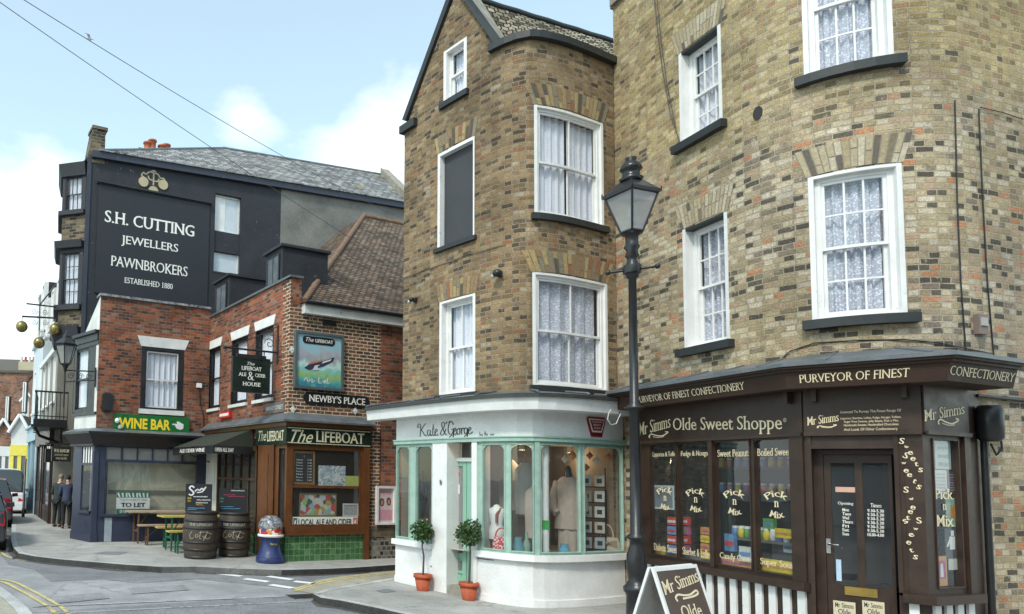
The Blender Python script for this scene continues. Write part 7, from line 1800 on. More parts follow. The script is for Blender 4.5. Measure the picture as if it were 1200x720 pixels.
# ---- balcony on the next house, hanging trade signs
ob=PB+Kd*2.3-Fd*.1; BLp=Path([ob+Kd*2.6-Fd*1.15,ob-Fd*1.15,ob-Fd*.15])
zA_=BLp.at(66,492)[1]; zB_=BLp.at(66,459)[1]
T=thing('balcony','black iron railed balcony projecting over the street beyond the wine bar','balcony',BLp.P(1,zA_))
m=MB(); m.wbox(BLp,0,BLp.L,zA_-.18,zA_,-.9,.04); m.wbox(BLp,0,BLp.L,zA_-.25,zA_-.18,-.9,.1); m.build('floor',BLK,T)
m=MB(); m.wbox(BLp,0,BLp.L,zB_-.05,zB_,-.02,.03); m.wbox(BLp,0,BLp.L,zA_+.08,zA_+.11,-.01,.02); s_=0
while s_<BLp.L: m.tube([BLp.P(s_,zA_),BLp.P(s_,zB_)],.016,5); s_+=.12
m.build('railing',BLK,T)
m=MB()
for k in range(2):
    pth=[BLp.P(BLp.L-.2-1.2*k,zA_-.25,.0),BLp.P(BLp.L-.2-1.2*k,zA_-.5,-.15),BLp.P(BLp.L-.2-1.2*k,zA_-.7,-.8)]; m.tube(pth,.05,6)
m.build('support_bracket',BLK,T)
# hung trade signs near the pavement
for lbl,xa,xb,yt,yb,txt,k_ in (('black hanging trade sign with gold lettering just left of the wine bar corner',60.5,83,524,541,'W.H. RANSOM',1.3),('plain black box sign behind the gold lettered hanging sign',53,60,526,542,None,2.6)):
    oo=PB+Kd*k_-Fd*.05; q0=meet(oo,Fd,xa,532); q1=meet(oo,Fd,xb,532); Pp=Path([q0,q1]); za_,zb2=Pp.at((xa+xb)/2,yb)[1],Pp.at((xa+xb)/2,yt)[1]
    T=thing('hanging_sign',lbl,'sign',Pp.P(0,za_)); m=MB(); m.wbox(Pp,0,Pp.L,za_,zb2,-.05,.02); bd=m.build('board',BLK,T); m=MB(); m.tube([Pp.P(-.2,zb2+.1,0),Pp.P(Pp.L+.3,zb2+.1,0)],.02,5); m.tube([Pp.P(.1,zb2,0),Pp.P(.1,zb2+.1,0)],.012,4); m.build('bracket',BLK,T)
    if txt:
        wall_text('lettering',bd,Pp,txt,(.06,Pp.L-.06,za_+.62*(zb2-za_),za_+.86*(zb2-za_)),.024,GOLD,serif=True,bold=.02); wall_text('lettering',bd,Pp,'JEWELLERY GOLD',(.08,Pp.L-.08,za_+.36*(zb2-za_),za_+.5*(zb2-za_)),.024,GOLD); wall_text('lettering',bd,Pp,'AND SILVER',(.12,Pp.L-.12,za_+.14*(zb2-za_),za_+.28*(zb2-za_)),.024,GOLD)
# slim bollard post at the kerb
b=G(27,606,KH); T=thing('sign_post','slim black post at the kerb beside the parked white car','post',b); m=MB(); ht=Zp(b.to_2d(),28,538); m.lathe([(.06,0),(.06,.3),(.045,.32),(.045,ht-KH),(.0,ht-KH+.03)],10,tuple(b)); m.build('post',BLK,T)
# wall heater / black case and downpipe right of the sweet shop
s_,z0_=SIM.at(1157,520,.1); z1_=SIM.at(1157,476,.1)[1]; T=thing('downpipe','black downpipe with a rounded black hopper box on the yellow brick wall','downpipe',SIM.P(s_,KH,.05))
q=SIM.P(s_,0,.13); m=MB(); m.lathe([(.07,z0_+.02),(.105,z0_+.06),(.11,z1_-.05),(.09,z1_),(.0,z1_+.01)],14,(q.x,q.y,0)); m.build('hopper_box',BLK,T)
m=MB(); q2=SIM.P(s_+.02,0,.06); m.tube([(q2.x,q2.y,KH-.05),(q2.x,q2.y,z0_+.05)],.032,10); m.build('pipe',BLK,T)
m=MB(); pts=[SIM.P(s_+.10,z1_-.05,.08),SIM.P(s_+.14,z0_+.25,.12),SIM.P(s_+.17,z0_-.05,.12),SIM.P(s_+.12,z0_-.12,.1),SIM.P(s_+.05,z0_,.1)]; m.tube(pts,.010,5); m.tube([SIM.P(s_+.0,z1_+.12,.03),SIM.P(s_+2.5,z1_+.08,.03)],.018,6); m.build('cable',BLK,T)
# overhead wires and a gull
T=thing('overhead_wires','pair of thin overhead wires crossing the sky to the pub roof','wires',(-4,9,12))
for (xa,ya,xb,yb) in ((-30,-18,510,338),(20,-5,482,262)):
    a=EYEV+ray(xa,ya)*9; b_=EYEV+ray(xb,yb)*21; m=MB(); pts=[a.lerp(b_,k/20)-Vector((0,0,.5*4*(k/20)*(1-k/20)*.3)) for k in range(21)]; m.tube(pts,.0055,5); m.build('wire',paint('wire grey',(.12,.12,.13),.7,bmp=0),T)
g=EYEV+ray(105,45.5)*60; T=thing('seagull','pale gull gliding high in the sky near the wires','bird',g)
m=MB(); R_=CR; U_=CU; m.tube([g-R_*.30+U_*.08,g-R_*.1+U_*.02,g+R_*.15-U_*.03,g+R_*.35-U_*.1],.07,8,radii=[.02,.09,.08,.02]); 
for sg in (1,-1): 
    w1_=g+CF*sg*.25+U_*.22-R_*.1; w2_=g+CF*sg*.75+U_*.12+R_*sg*.15-R_*.2; m.face([g+R_*.1,w1_+R_*.16,w1_-R_*.06,g-R_*.12]); m.face([w1_+R_*.16,w2_,w1_-R_*.06]); m.face([g+R_*.1+U_*.01,w1_+R_*.16+U_*.012,w1_-R_*.06+U_*.012,g-R_*.12+U_*.01][::-1])
m.build('gull_body',paint('gull grey',(.45,.47,.5),.7,bmp=0),T)
# ================================================================== parked cars
RUB=paint('tyre rubber',(.015,.015,.016),.8,bmp=0); ALLOY=paint('grey alloy',(.35,.36,.38),.35,metal=.7,bmp=0); CGL=paint('dark car glass',(.02,.025,.03),.05,var=.02,bmp=0,spec=.8)
REDL=paint('red lamp plastic',(.5,.01,.01),.2,var=.02,bmp=0); PLT=paint('yellow number plate',(.6,.48,.06),.5,bmp=0); BMP=paint('black bumper plastic',(.03,.03,.032),.6,bmp=0)
def car(lbl,o,d,col,L_=3.9,W_c=1.7,H_=1.48,rear_box=.0,nm='parked_car'):
    """hatchback; local x to its right, y forward, origin under the rear bumper centre"""
    d=Vector(d).normalized(); T=thing(nm,lbl,'car',(o[0],o[1],0),group='cars parked along the left kerb')
    M=Matrix(((d.y,d.x,0,o[0]),(-d.x,d.y,0,o[1]),(0,0,1,0),(0,0,0,1)))
    w=W_c/2
    pm=paint('car paint '+lbl[:14],col,.18,var=.04,bmp=0,spec=.7)
    st=[(0,.32,.62,.86,.90),(.05,.24,.62,.93,.97),(.25,.20,.65,.97,.99),(1.0,.20,.66,.98,1.0),(2.2,.20,.64,.97,1.0),(L_-1.1,.20,.62,.93,1.0),(L_-.45,.20,.58,.80,.96),(L_-.12,.24,.52,.70,.88),(L_,.32,.48,.60,.75)]
    rows=[]
    for y,zb,zm,zt,ws in st:
        W=w*ws; rows.append([M@Vector(p) for p in ((-W*.90,y,zb),(-W,y,zb+.12),(-W*1.0,y,zm),(-W*.955,y,zt-.03),(-W*.86,y,zt+.01),(0,y,zt+.035),(W*.86,y,zt+.01),(W*.955,y,zt-.03),(W,y,zm),(W,y,zb+.12),(W*.90,y,zb),(0,y,zb-.02))])
    m=MB(); m.grid(rows,0,True,True); m.cap(rows[0],0); m.cap(rows[-1],0,True)
    # roof skin
    gs=[(.08+rear_box*0,.93,.93),(.30-rear_box*.2,H_-.20,.80),(.52-rear_box*.4,H_-.04,.70),(1.2,H_,.69),(1.9,H_-.02,.69),(2.25,H_-.10,.72),(2.95,.96,.86)]
    rr=[[M@Vector(p) for p in ((-w*k,y,z),(-w*k*.55,y,z+.035),(w*k*.55,y,z+.035),(w*k,y,z))] for y,z,k in gs]
    m.grid(rr[2:6],0,True,False)
    body=m.build('body',pm,T)
    m=MB()   # glazing: sides, rear screen, windscreen
    side=[(.10,.93,.94),(.32-rear_box*.2,H_-.17,.80),(.54-rear_box*.4,H_-.05,.705),(1.2,H_-.015,.695),(1.9,H_-.03,.695),(2.25,H_-.11,.725),(2.92,.955,.88)]
    for sg in (-1,1):
        base=[M@Vector((sg*w*.95,y,.93)) for y,_,_ in side]; top=[M@Vector((sg*w*k,y,z)) for y,z,k in side]
        for i in range(len(side)-1): m.face([base[i],base[i+1],top[i+1],top[i]])
    m.face([rr[0][0],rr[0][3],rr[2][3],rr[2][0]]); m.face([rr[5][0],rr[5][3],rr[6][3],rr[6][0]]); m.build('windows',CGL,T)
    m=MB()
    for sg in (-1,1):
        for y0,y1 in ((.50-rear_box*.4,.62),(1.30,1.40)):
            m.hexa([M@Vector(p) for p in ((sg*w*.965,y0-.1,.92),(sg*w*.965,y1-.05,.92),(sg*w*.93,y1-.05,.92),(sg*w*.93,y0-.1,.92),(sg*w*.715,y0+.08,H_-.03),(sg*w*.715,y1+.05,H_-.03),(sg*w*.68,y1+.05,H_-.03),(sg*w*.68,y0+.08,H_-.03))])
    m.build('door_pillar',pm,T)
    for sg in (-1,1):
        m=MB(); m.hexa([M@Vector(p) for p in ((sg*w*.62,-.02,.62),(sg*w*.93,.0,.62),(sg*w*.97,.20,.66),(sg*w*.62,.05,.66),(sg*w*.70,.03,.92),(sg*w*.90,.04,.92),(sg*w*.93,.16,.92),(sg*w*.70,.10,.92))]); m.build('tail_light',REDL,T)
        m=MB(); m.hexa([M@Vector(p) for p in ((sg*w*.5,L_-.04,.52),(sg*w*.85,L_-.25,.52),(sg*w*.85,L_-.4,.52),(sg*w*.5,L_-.2,.52),(sg*w*.5,L_-.10,.66),(sg*w*.85,L_-.3,.68),(sg*w*.85,L_-.45,.68),(sg*w*.5,L_-.25,.66))]); m.build('headlight',ALLOY,T)
        for y in (.72,L_-.80):
            R2=M@Matrix.Translation((sg*(w-.10),y,.31))@Matrix.Rotation(math.pi/2,4,'Y')
            m=MB(); m.lathe([(.20,-.10),(.29,-.10),(.31,-.07),(.31,.07),(.29,.10),(.20,.10)],22,M=R2); wh=m.build('wheel',RUB,T); m=MB(); m.lathe([(.0,sg*.085),(.07,sg*.10),(.19,sg*.08),(.20,sg*.10)],12,M=R2); m.build('rim',ALLOY,wh)
        m=MB(); m.hexa([M@Vector(p) for p in ((sg*w*.95,2.35,.90),(sg*(w+.16),2.38,.92),(sg*(w+.16),2.46,.92),(sg*w*.95,2.46,.90),(sg*w*.95,2.35,1.02),(sg*(w+.15),2.38,1.04),(sg*(w+.15),2.46,1.04),(sg*w*.95,2.46,1.02))]); m.build('mirror',pm,T)
    m=MB(); m.hexa([M@Vector(p) for p in ((-w*.92,-.07,.28),(w*.92,-.07,.28),(w*.97,.25,.28),(-w*.97,.25,.28),(-w*.92,-.06,.52),(w*.92,-.06,.52),(w*.98,.25,.52),(-w*.98,.25,.52))]); m.build('rear_bumper',pm if col[0]>.3 else BMP,T)
    m=MB(); m.hexa([M@Vector(p) for p in ((-.26,-.045,.60),(.26,-.045,.60),(.26,-.02,.60),(-.26,-.02,.60),(-.26,-.04,.71),(.26,-.04,.71),(.26,-.015,.71),(-.26,-.015,.71))]); m.build('number_plate',PLT,T)
    return T
sd1=Vector((-.30,.954)).normalized(); rt_=Vector((sd1.y,-sd1.x))
kr=lambda px,py,back=0:G(px,py,0).to_2d()
def car_at(lbl,px,Y,col,**k):
    q=Gd(px,Y,600); o=q-rt_*(k.get('W_c',1.7)/2+.02); return car(lbl,o,sd1,col,**k)
car_at('nearest dark grey hatchback at the left edge, red tail light showing',10.5,15.9,(.03,.035,.045),H_=1.50)
car_at('dark red hatchback parked in front of the dark grey one',16,22.4,(.16,.012,.018),H_=1.55)
car_at('tall white estate car parked farthest along the kerb by the slim post',31.5,27.6,(.72,.73,.74),H_=1.85,rear_box=.8,L_=4.3,W_c=1.8)
# ================================================================== two people talking
def skinned(name,verts,edges,rad,parent,mat,sub=2,root=0):
    me=bpy.data.meshes.new(name); off=wloc(parent) if parent else Vector((0,0,0))
    me.from_pydata([tuple(Vector(v)-off) for v in verts],edges,[]); o=bpy.data.objects.new(name,me); COL.objects.link(o)
    md=o.modifiers.new('s','SKIN'); md.use_smooth_shade=True
    for i,r in enumerate(rad): me.skin_vertices[0].data[i].radius=(r if isinstance(r,tuple) else (r,r)); me.skin_vertices[0].data[i].use_root=(i==root)
    if sub: ms=o.modifiers.new('u','SUBSURF'); ms.levels=sub; ms.render_levels=sub
    dg=bpy.context.evaluated_depsgraph_get(); dg.update(); nm=bpy.data.meshes.new_from_object(o.evaluated_get(dg)); o.modifiers.clear(); o.data=nm; bpy.data.meshes.remove(me)
    nm.materials.clear(); nm.materials.append(mat); [setattr(p,'use_smooth',True) for p in nm.polygons]
    o.parent=parent; return o
SKIN=paint('skin',(.50,.30,.22),.55,var=.05,bmp=0)
def person(lbl,pos,face,h,jacket,trous,hair,lean=.08,headturn=0,bend=0.):
    T=thing('person',lbl,'person',pos); k=h/1.75; M=Matrix(((face.y,face.x,0,pos[0]),(-face.x,face.y,0,pos[1]),(0,0,1,pos[2]),(0,0,0,1)))@Matrix.Scale(k,4)
    ln=lambda z:max(0,z-.95)*lean
    V=[];Rr=[];E=[]
    def v(x,y,z,r,p=None):
        V.append(M@Vector((x,y+ln(z),z))); Rr.append(tuple(q*k for q in r) if isinstance(r,tuple) else r*k); 
        if p is not None: E.append((p,len(V)-1))
        return len(V)-1
    pel=v(0,0,.95,(.145,.105)); wa=v(0,0,1.10,(.135,.10),pel); ch=v(0,.01,1.30,(.155,.11),wa); up=v(0,0,1.43,(.12,.085),ch); nk=v(0,.02,1.51,.052,up); n2=v(0,.04,1.56,.05,nk)
    hd=v(0,.07+bend,1.64,(.072,.088),n2); tp=v(0,.07+bend,1.71,(.068,.080),hd)
    hands=[]
    for sg in (-1,1):
        hp=v(sg*.09,0,.88,.095,pel); kn=v(sg*.10,.03,.50,.062,hp); an=v(sg*.10,-.01,.10,.042,kn); v(sg*.105,-.03,.05,.045,an); ft=v(sg*.115,.11,.035,(.045,.03),an); v(sg*.12,.19,.03,(.038,.022),ft)
        sh=v(sg*.175,0,1.41,.062,up); el=v(sg*.24,.02,1.13,.045,sh); wr=v(sg*.19,.20,1.02,.03,el); pm=v(sg*.165,.27,1.02,(.038,.02),wr); hands.append((sg,pm))
        for j,(dx,dz) in enumerate(((-.03,0),(-.01,.005),(.01,0),(.03,-.005))): q=v(sg*.165+dx,.33,1.02+dz-.01,.009,pm); v(sg*.165+dx,.365+(.01 if j in(1,2) else 0),.995,.008,q)
        q=v(sg*.13,.28,1.05,.010,pm); v(sg*.115,.32,1.055,.009,q)
    skinned('body',V,E,Rr,T,SKIN)
    # jacket
    V=[];Rr=[];E=[]; a=v(0,-.0,.80,(.175,.13)); b=v(0,0,.97,(.172,.128),a); c=v(0,0,1.12,(.165,.125),b); d=v(0,.01,1.30,(.185,.135),c); e=v(0,0,1.44,(.135,.10),d); v(0,.02,1.50,(.075,.07),e)
    for sg in (-1,1): sh=v(sg*.185,0,1.41,.082,e); el=v(sg*.255,.02,1.13,.066,sh); v(sg*.20,.19,1.03,.048,el)
    skinned('jacket',V,E,Rr,T,jacket)
    V=[];Rr=[];E=[]; a=v(0,0,.92,(.155,.115))
    for sg in (-1,1): hp=v(sg*.092,0,.84,.108,a); kn=v(sg*.102,.03,.50,.076,hp); an=v(sg*.102,-.01,.14,.062,kn); v(sg*.102,0,.075,.060,an)
    skinned('trousers',V,E,Rr,T,trous)
    for sg in (-1,1):
        V=[];Rr=[];E=[]; a=v(sg*.105,-.04,.045,.052); b=v(sg*.11,.06,.04,(.05,.04),a); v(sg*.118,.20,.035,(.045,.03),b); skinned('shoe',V,E,Rr,T,BLK)
    hc=M@Vector((0,.065+bend+ln(1.68),1.685)); 
    m=MB(); n=16; rows=[]
    for i in range(8):
        th=math.pi*.70*i/7; rows.append([M@Vector((.092*math.sin(th)*math.cos(a_),.062+bend+ln(1.68)-.012+.108*math.sin(th)*math.sin(a_)*(1 if math.sin(a_)<0 else .80),1.685+.106*math.cos(th)+(.03 if math.sin(a_)>.3 and i>4 else 0))) for a_ in [2*math.pi*j/n for j in range(n)]])
    m.grid(rows,0,True,True); m.build('hair',hair,T)
    m=MB(); m.tube([M@Vector((0,.155+bend+ln(1.68),1.675)),M@Vector((0,.178+bend+ln(1.68),1.645))],.012*k,6); 
    for sg in (-1,1): m.ball(M@Vector((sg*.03,.148+bend+ln(1.68),1.685)),.010*k,6,1); m.ball(M@Vector((sg*.082,.06+bend+ln(1.68),1.665)),.020*k,8,sc3=(.5,.9,1.2))
    m.tube([M@Vector((-.025,.148+bend+ln(1.65),1.62)),M@Vector((.025,.148+bend+ln(1.65),1.62))],.005*k,5,mi=2)
    m.build('face',[SKIN,BLK,paint('lips',(.35,.12,.10),.5,bmp=0)],T)
    return T
pa=G(66,617.5,KH); pb=G(77,619.5,KH)
person('person in black jacket and trousers with grey hair, seen from behind, left of the pair',pa,Vector((.35,.94)).normalized(),1.62,paint('black green jacket',(.018,.028,.028),.8,bmp=.2),paint('black trousers',(.012,.013,.016),.85),paint('grey hair',(.22,.18,.15),.8),bend=.02,lean=.16)
person('person in navy padded jacket with dark hair, right of the pair by the shop corner',pb,Vector((-.15,.98)).normalized(),1.60,paint('navy jacket',(.022,.032,.075),.7,bmp=.2),paint('black trousers',(.012,.013,.016),.85),paint('dark brown hair',(.03,.02,.015),.8),lean=.2,bend=.02)
# ================================================================== dress shop window
P=KG
def at3(px,py,d): s,z=P.at(px,py,d); return P.P(s,z,d)
zfl=KG.at(690,651,.06)[1]-.05
def stand(px,d): s=P.at(px,600,d)[0]; q=P.P(s,zfl,d); return q
def basis(q): n=Vector((q.x,q.y,0)).normalized()*-1; r=Vector((-n.y,n.x,0)); return n,r     # n faces the pavement
LIN=paint('beige linen',(.46,.38,.33),.9,var=.12,scale=9,bmp=.5)
def cloth_body(mb,q,rows_,n=28,fold=.012,seed=1,nf=9):
    n_,r_=basis(q); rr=random.Random(seed); ph=rr.random()*6; out=[]
    for z,rx,ry,fa in rows_:
        out.append([q+Vector((0,0,z))+r_*(rx*math.cos(a))*(1+fa*math.sin(a*nf+ph+z*3))+n_*(ry*math.sin(a))*(1+fa*math.sin(a*nf+ph+z*3)) for a in [2*math.pi*k/n for k in range(n)]])
    mb.grid(out,0,True,True)
q=stand(666,-.42); T=thing('dressed_mannequin','headless shop mannequin wearing a long beige linen tunic in the dress shop window','mannequin',q)
zt_=KG.at(666,556,-.42)[1]-zfl; k=zt_/1.35
m=MB(); cloth_body(m,q,[(zt_-.92*k,.20,.12,.07),(zt_-.70*k,.185,.115,.05),(zt_-.45*k,.165,.11,.03),(zt_-.28*k,.165,.11,.02),(zt_-.14*k,.17,.10,.01),(zt_-.07*k,.12,.08,0),(zt_-.04*k,.075,.06,0)]); m.build('tunic',LIN,T)
n_,r_=basis(q)
for sg in (-1,1):
    m=MB(); a=q+Vector((0,0,zt_-.12*k))+r_*sg*.15; m.tube([a,a+r_*sg*.06-Vector((0,0,.22)),a+r_*sg*.07+n_*.04-Vector((0,0,.42)),a+r_*sg*.01+n_*.10-Vector((0,0,.50))],.055,10,radii=[.055,.06,.065,.06]); m.build('sleeve',LIN,T)
m=MB(); cloth_body(m,q,[(.02,.15,.10,.10),(zt_-.9*k,.15,.10,.08)],nf=7); m.build('trousers',LIN,T)
m=MB(); m.tube([q+Vector((0,0,zt_-.12)),q+Vector((0,0,zt_+.0)),q+Vector((0,0,zt_+.10)),q+Vector((0,0,zt_+.13))],.04,10,radii=[.09,.06,.04,.02]); m.build('neck_form',BLK,T)
q=stand(582,-.32); T=thing('torso_stand','small white female torso stand wearing a red scarf behind the first wide mint window','mannequin',q); zt_=KG.at(582,592,-.32)[1]-zfl; zb_=KG.at(582,632,-.32)[1]-zfl
m=MB(); h=zt_-zb_; cloth_body(m,q,[(zb_,.11,.09,0),(zb_+.25*h,.12,.10,0),(zb_+.45*h,.085,.07,0),(zb_+.7*h,.11,.10,0),(zb_+.88*h,.12,.07,0),(zb_+.95*h,.05,.04,0),(zt_,.035,.035,0),(zt_+.01,.001,.001,0)]); m.build('torso',W_,T)
m=MB(); m.tube([q,q+Vector((0,0,zb_))],.02,8); m.lathe([(.12,0),(.11,.02),(.02,.04)],16,tuple(q)); m.build('stand',BLK,T)
m=MB(); m.tube([q+Vector((0,0,zb_+.9*h))+basis(q)[1]*.06+basis(q)[0]*.03,q+Vector((0,0,zb_+.72*h))+basis(q)[0]*.11,q+Vector((0,0,zb_+.5*h))+basis(q)[0]*.10],.022,8); m.build('scarf',paint('dull red scarf',(.25,.05,.05),.8),T)
def mat_dots(name,a,b,sc_):
    m,t,N,L,bs=nt(name); tc=N.new('ShaderNodeTexCoord'); vo=N.new('ShaderNodeTexVoronoi'); vo.inputs['Scale'].default_value=sc_; L.new(tc.outputs['Object'],vo.inputs['Vector']); k=mapr(N,L,vo.outputs['Distance'],.35,.42,0,1); L.new(mixc(N,L,'MIX',k,a,b),bs.inputs['Base Color']); bs.inputs['Roughness'].default_value=.8; return m
q=stand(588,-.18); T=thing('spotted_bag','red and white spotted cloth bag on the display floor','bag',q); n_,r_=basis(q); M=Matrix(((r_.x,n_.x,0,q.x),(r_.y,n_.y,0,q.y),(0,0,1,q.z),(0,0,0,1)))
m=MB(); rows=[[M@Vector((x*.13*sx,.06*y*sx,z)) for x,y in ((-1,-.6),(-1,.6),(-.6,1),(.6,1),(1,.6),(1,-.6),(.6,-1),(-.6,-1))] for z,sx in ((0,.92),(.05,1.05),(.16,1.02),(.26,.85),(.27,.8))]; m.grid(rows,0,True,True); m.cap(rows[-1]); m.build('bag_body',mat_dots('red white spots',(.7,.66,.64),(.50,.03,.05),34),T); m=MB(); m.tube([M@Vector((.09*math.cos(a),0,.26+.14*math.sin(a))) for a in [math.pi*k/10 for k in range(11)]],.010,6); m.build('handle',REDL,T)
q=stand(711,-.20); T=thing('handbag','cream patent handbag with a large bow and looped handle in the dress shop','handbag',q); n_,r_=basis(q); M=Matrix(((r_.x,n_.x,0,q.x),(r_.y,n_.y,0,q.y),(0,0,1,q.z+.03),(0,0,0,1)))
HB=paint('cream patent leather',(.52,.42,.33),.2,var=.05,bmp=0); HT=paint('taupe bow',(.30,.23,.18),.4,bmp=0)
m=MB(); rows=[[M@Vector((x*sx,y*.085*(1-z*.8),z)) for x,y in ((-1,-.6),(-1,.6),(-.7,1),(.7,1),(1,.6),(1,-.6),(.7,-1),(-.7,-1))] for z,sx in ((0,.175),(.03,.19),(.14,.18),(.23,.155),(.25,.14))]; m.grid(rows,0,True,True); m.cap(rows[-1]); m.cap(rows[0],0,True); bb=m.build('bag_body',HB,T)
m=MB(); m.tube([M@Vector((.085*math.cos(a),0,.24+.20*math.sin(a))) for a in [math.pi*k/12 for k in range(13)]],.012,7); m.build('handle',HB,T)
m=MB()
for sg in (-1,1):
    for a in (0,1): m.hexa([M@Vector((sg*.01,.07,.16-.01)),M@Vector((sg*.14,.075,.10+a*.03)),M@Vector((sg*.14,.09,.10+a*.03)),M@Vector((sg*.01,.095,.15)),M@Vector((sg*.01,.07,.18)),M@Vector((sg*.13,.075,.17+a*.04)),M@Vector((sg*.13,.09,.17+a*.04)),M@Vector((sg*.01,.095,.18))])
m.ball(M@Vector((0,.09,.165)),.028,8); m.build('bow',HT,T)
# card rack
q=stand(695,-.30); n_,r_=basis(q); T=thing('card_rack','black wire rack of greetings cards in clear sleeves','card rack',q); M=Matrix(((r_.x,n_.x,0,q.x),(r_.y,n_.y,0,q.y),(0,0,1,q.z),(0,0,0,1)))
m=MB(); 
for x in (-.17,.17): m.tube([M@Vector((x,0,0)),M@Vector((x,0,1.35))],.010,5)
for z in (.1,.34,.58,.82,1.06): m.box(-.18,.18,-.02,.03,z-.02,z,M=M)
m.build('frame',BLK,T); rr=random.Random(5)
cardm=[paint('card %d'%i,c,.6,var=.2,scale=20,bmp=0) for i,c in enumerate(((.55,.55,.53),(.42,.40,.36),(.35,.40,.45),(.5,.45,.38)))]
for z in (.1,.34,.58,.82,1.06):
    for x in (-.09,.09):
        m=MB(); m.box(x-.07,x+.07,.0,.012,z+.0,z+.17,M=M); m.box(x-.035,x+.035,.012,.014,z+.05,z+.12,mi=1,M=M); m.build('card',[rr.choice(cardm),BMP],T)
q=stand(722,-.22); n_,r_=basis(q); M=Matrix(((r_.x,n_.x,0,q.x),(r_.y,n_.y,0,q.y),(0,0,1,q.z),(0,0,0,1))); T=thing('price_board','dark framed price board behind the cream handbag','sign board',q); m=MB(); m.box(-.16,.16,-.01,.01,.45,1.0,M=M); m.tube([M@Vector((0,-.02,0)),M@Vector((0,-.02,.5))],.012,5); b_=m.build('board',BLK,T); mb=MB()
for i in range(5): put_text(mb,'bags & gifts',(-.12,.12,.52+i*.09,.56+i*.09),lambda u,v:M@Vector((u,.012,v)))
mb.build('lettering',CREAM,b_)
# hanging ornaments
rr=random.Random(9)
ORN=[paint('orn %d'%i,c,.4,bmp=0) for i,c in enumerate(((.60,.56,.48),(.55,.25,.08),(.60,.60,.58),(.35,.12,.06)))]
zce=KG.at(690,528,-.3)[1]
names=['cream diamond','pale heart shaped','white star','orange lantern','white bird','brown bead']
for i,(px,py) in enumerate(((662,538),(671,534),(678,536),(691,534),(699,540),(713,536),(720,533),(687,548),(640,540))):
    d=-.25-.1*rr.random(); q=at3(px,py,d); n_,r_=basis(q); s_=.05+.02*rr.random(); T=thing('hanging_ornament',['first','second','third','fourth','fifth','sixth','seventh','lowest','leftmost'][i]+' small ornament on a thread in the dress shop window'+('' if i>6 else ', counting from the left'),'ornament',q,group='ornaments hung in the dress shop window')
    m=MB(); k4=[q+r_*s_,q+Vector((0,0,s_*1.2)),q-r_*s_,q-Vector((0,0,s_*1.2))]; 
    for a in range(4): m.face([k4[a],k4[(a+1)%4],q+n_*.02]); m.face([k4[(a+1)%4],k4[a],q-n_*.02])
    m.build('charm',ORN[i%4],T); m=MB(); m.tube([q+Vector((0,0,s_)),Vector((q.x,q.y,zce+.12))],.003,4); m.build('thread',W2,T)
# tall carved hand sculpture in the left window
q=stand(494,-.35); n_,r_=basis(q); T=thing('hand_sculpture','tall dark carved hand sculpture with open fingers in the narrow left window','sculpture',q); DK=paint('dark carved wood',(.02,.035,.035),.4); zt_=KG.at(494,552,-.35)[1]-zfl
m=MB(); z1=zt_*.55; m.tube([q,q+Vector((0,0,z1*.5)),q+Vector((0,0,z1))],.05,10,radii=[.09,.045,.07]); m.build('arm',DK,T)
for a,(x,l) in enumerate(((-.07,.62),(-.025,.9),(.02,1.0),(.06,.85))):
    m=MB(); b_=q+Vector((0,0,z1))+r_*x*.8; m.tube([b_,b_+Vector((0,0,(zt_-z1)*l*.5))+r_*x*.7,b_+Vector((0,0,(zt_-z1)*l))+r_*x*.4+n_*.02],.02,7,radii=[.03,.022,.010]); m.build('finger',DK,T)
m=MB(); b_=q+Vector((0,0,z1*.85))-r_*.05; m.tube([b_,b_-r_*.07+Vector((0,0,.10)),b_-r_*.09+Vector((0,0,.24))],.02,7,radii=[.03,.022,.012]); m.build('thumb',DK,T)
q=stand(499,-.2); T=thing('wicker_basket','small wicker basket at the foot of the hand sculpture','basket',q); m=MB(); m.lathe([(.09,0),(.12,.07),(.10,.16),(.09,.16),(.08,.05)],14,tuple(q)); m.build('basket_body',paint('wicker',(.30,.22,.12),.8,var=.4,scale=30,bmp=.5),T)
q=stand(475,-.3); T=thing('black_figurine','small black seated figurine in the leftmost mint window','figurine',q); m=MB(); m.tube([q,q+Vector((0,0,.15)),q+Vector((0,0,.32)),q+Vector((0,0,.42))],.06,10,radii=[.10,.09,.05,.055]); m.build('figure',BLK,T)
q=stand(639.5,-.12); T=thing('white_pipe','white boxed pipe rising behind the glass with a green label','pipe',q); m=MB(); m.lathe([(.045,0),(.045,1.65)],14,tuple(q)); pp_=m.build('pipe',W_,T); n_,r_=basis(q); M=Matrix(((r_.x,n_.x,0,q.x),(r_.y,n_.y,0,q.y),(0,0,1,q.z),(0,0,0,1))); m=MB(); m.box(-.05,.05,.045,.05,.42,.55,M=M); m.build('label',paint('green label',(.03,.35,.06),.5,bmp=0),pp_)
q=stand(661,-.14); T=thing('glass_vase','pale blue glass vase at the foot of the linen mannequin','vase',q); m=MB(); m.lathe([(.06,0),(.085,.05),(.08,.12),(.05,.17),(.06,.20)],16,tuple(q)); m.build('vase_body',paint('pale blue glass',(.14,.35,.50),.1,bmp=0),T)
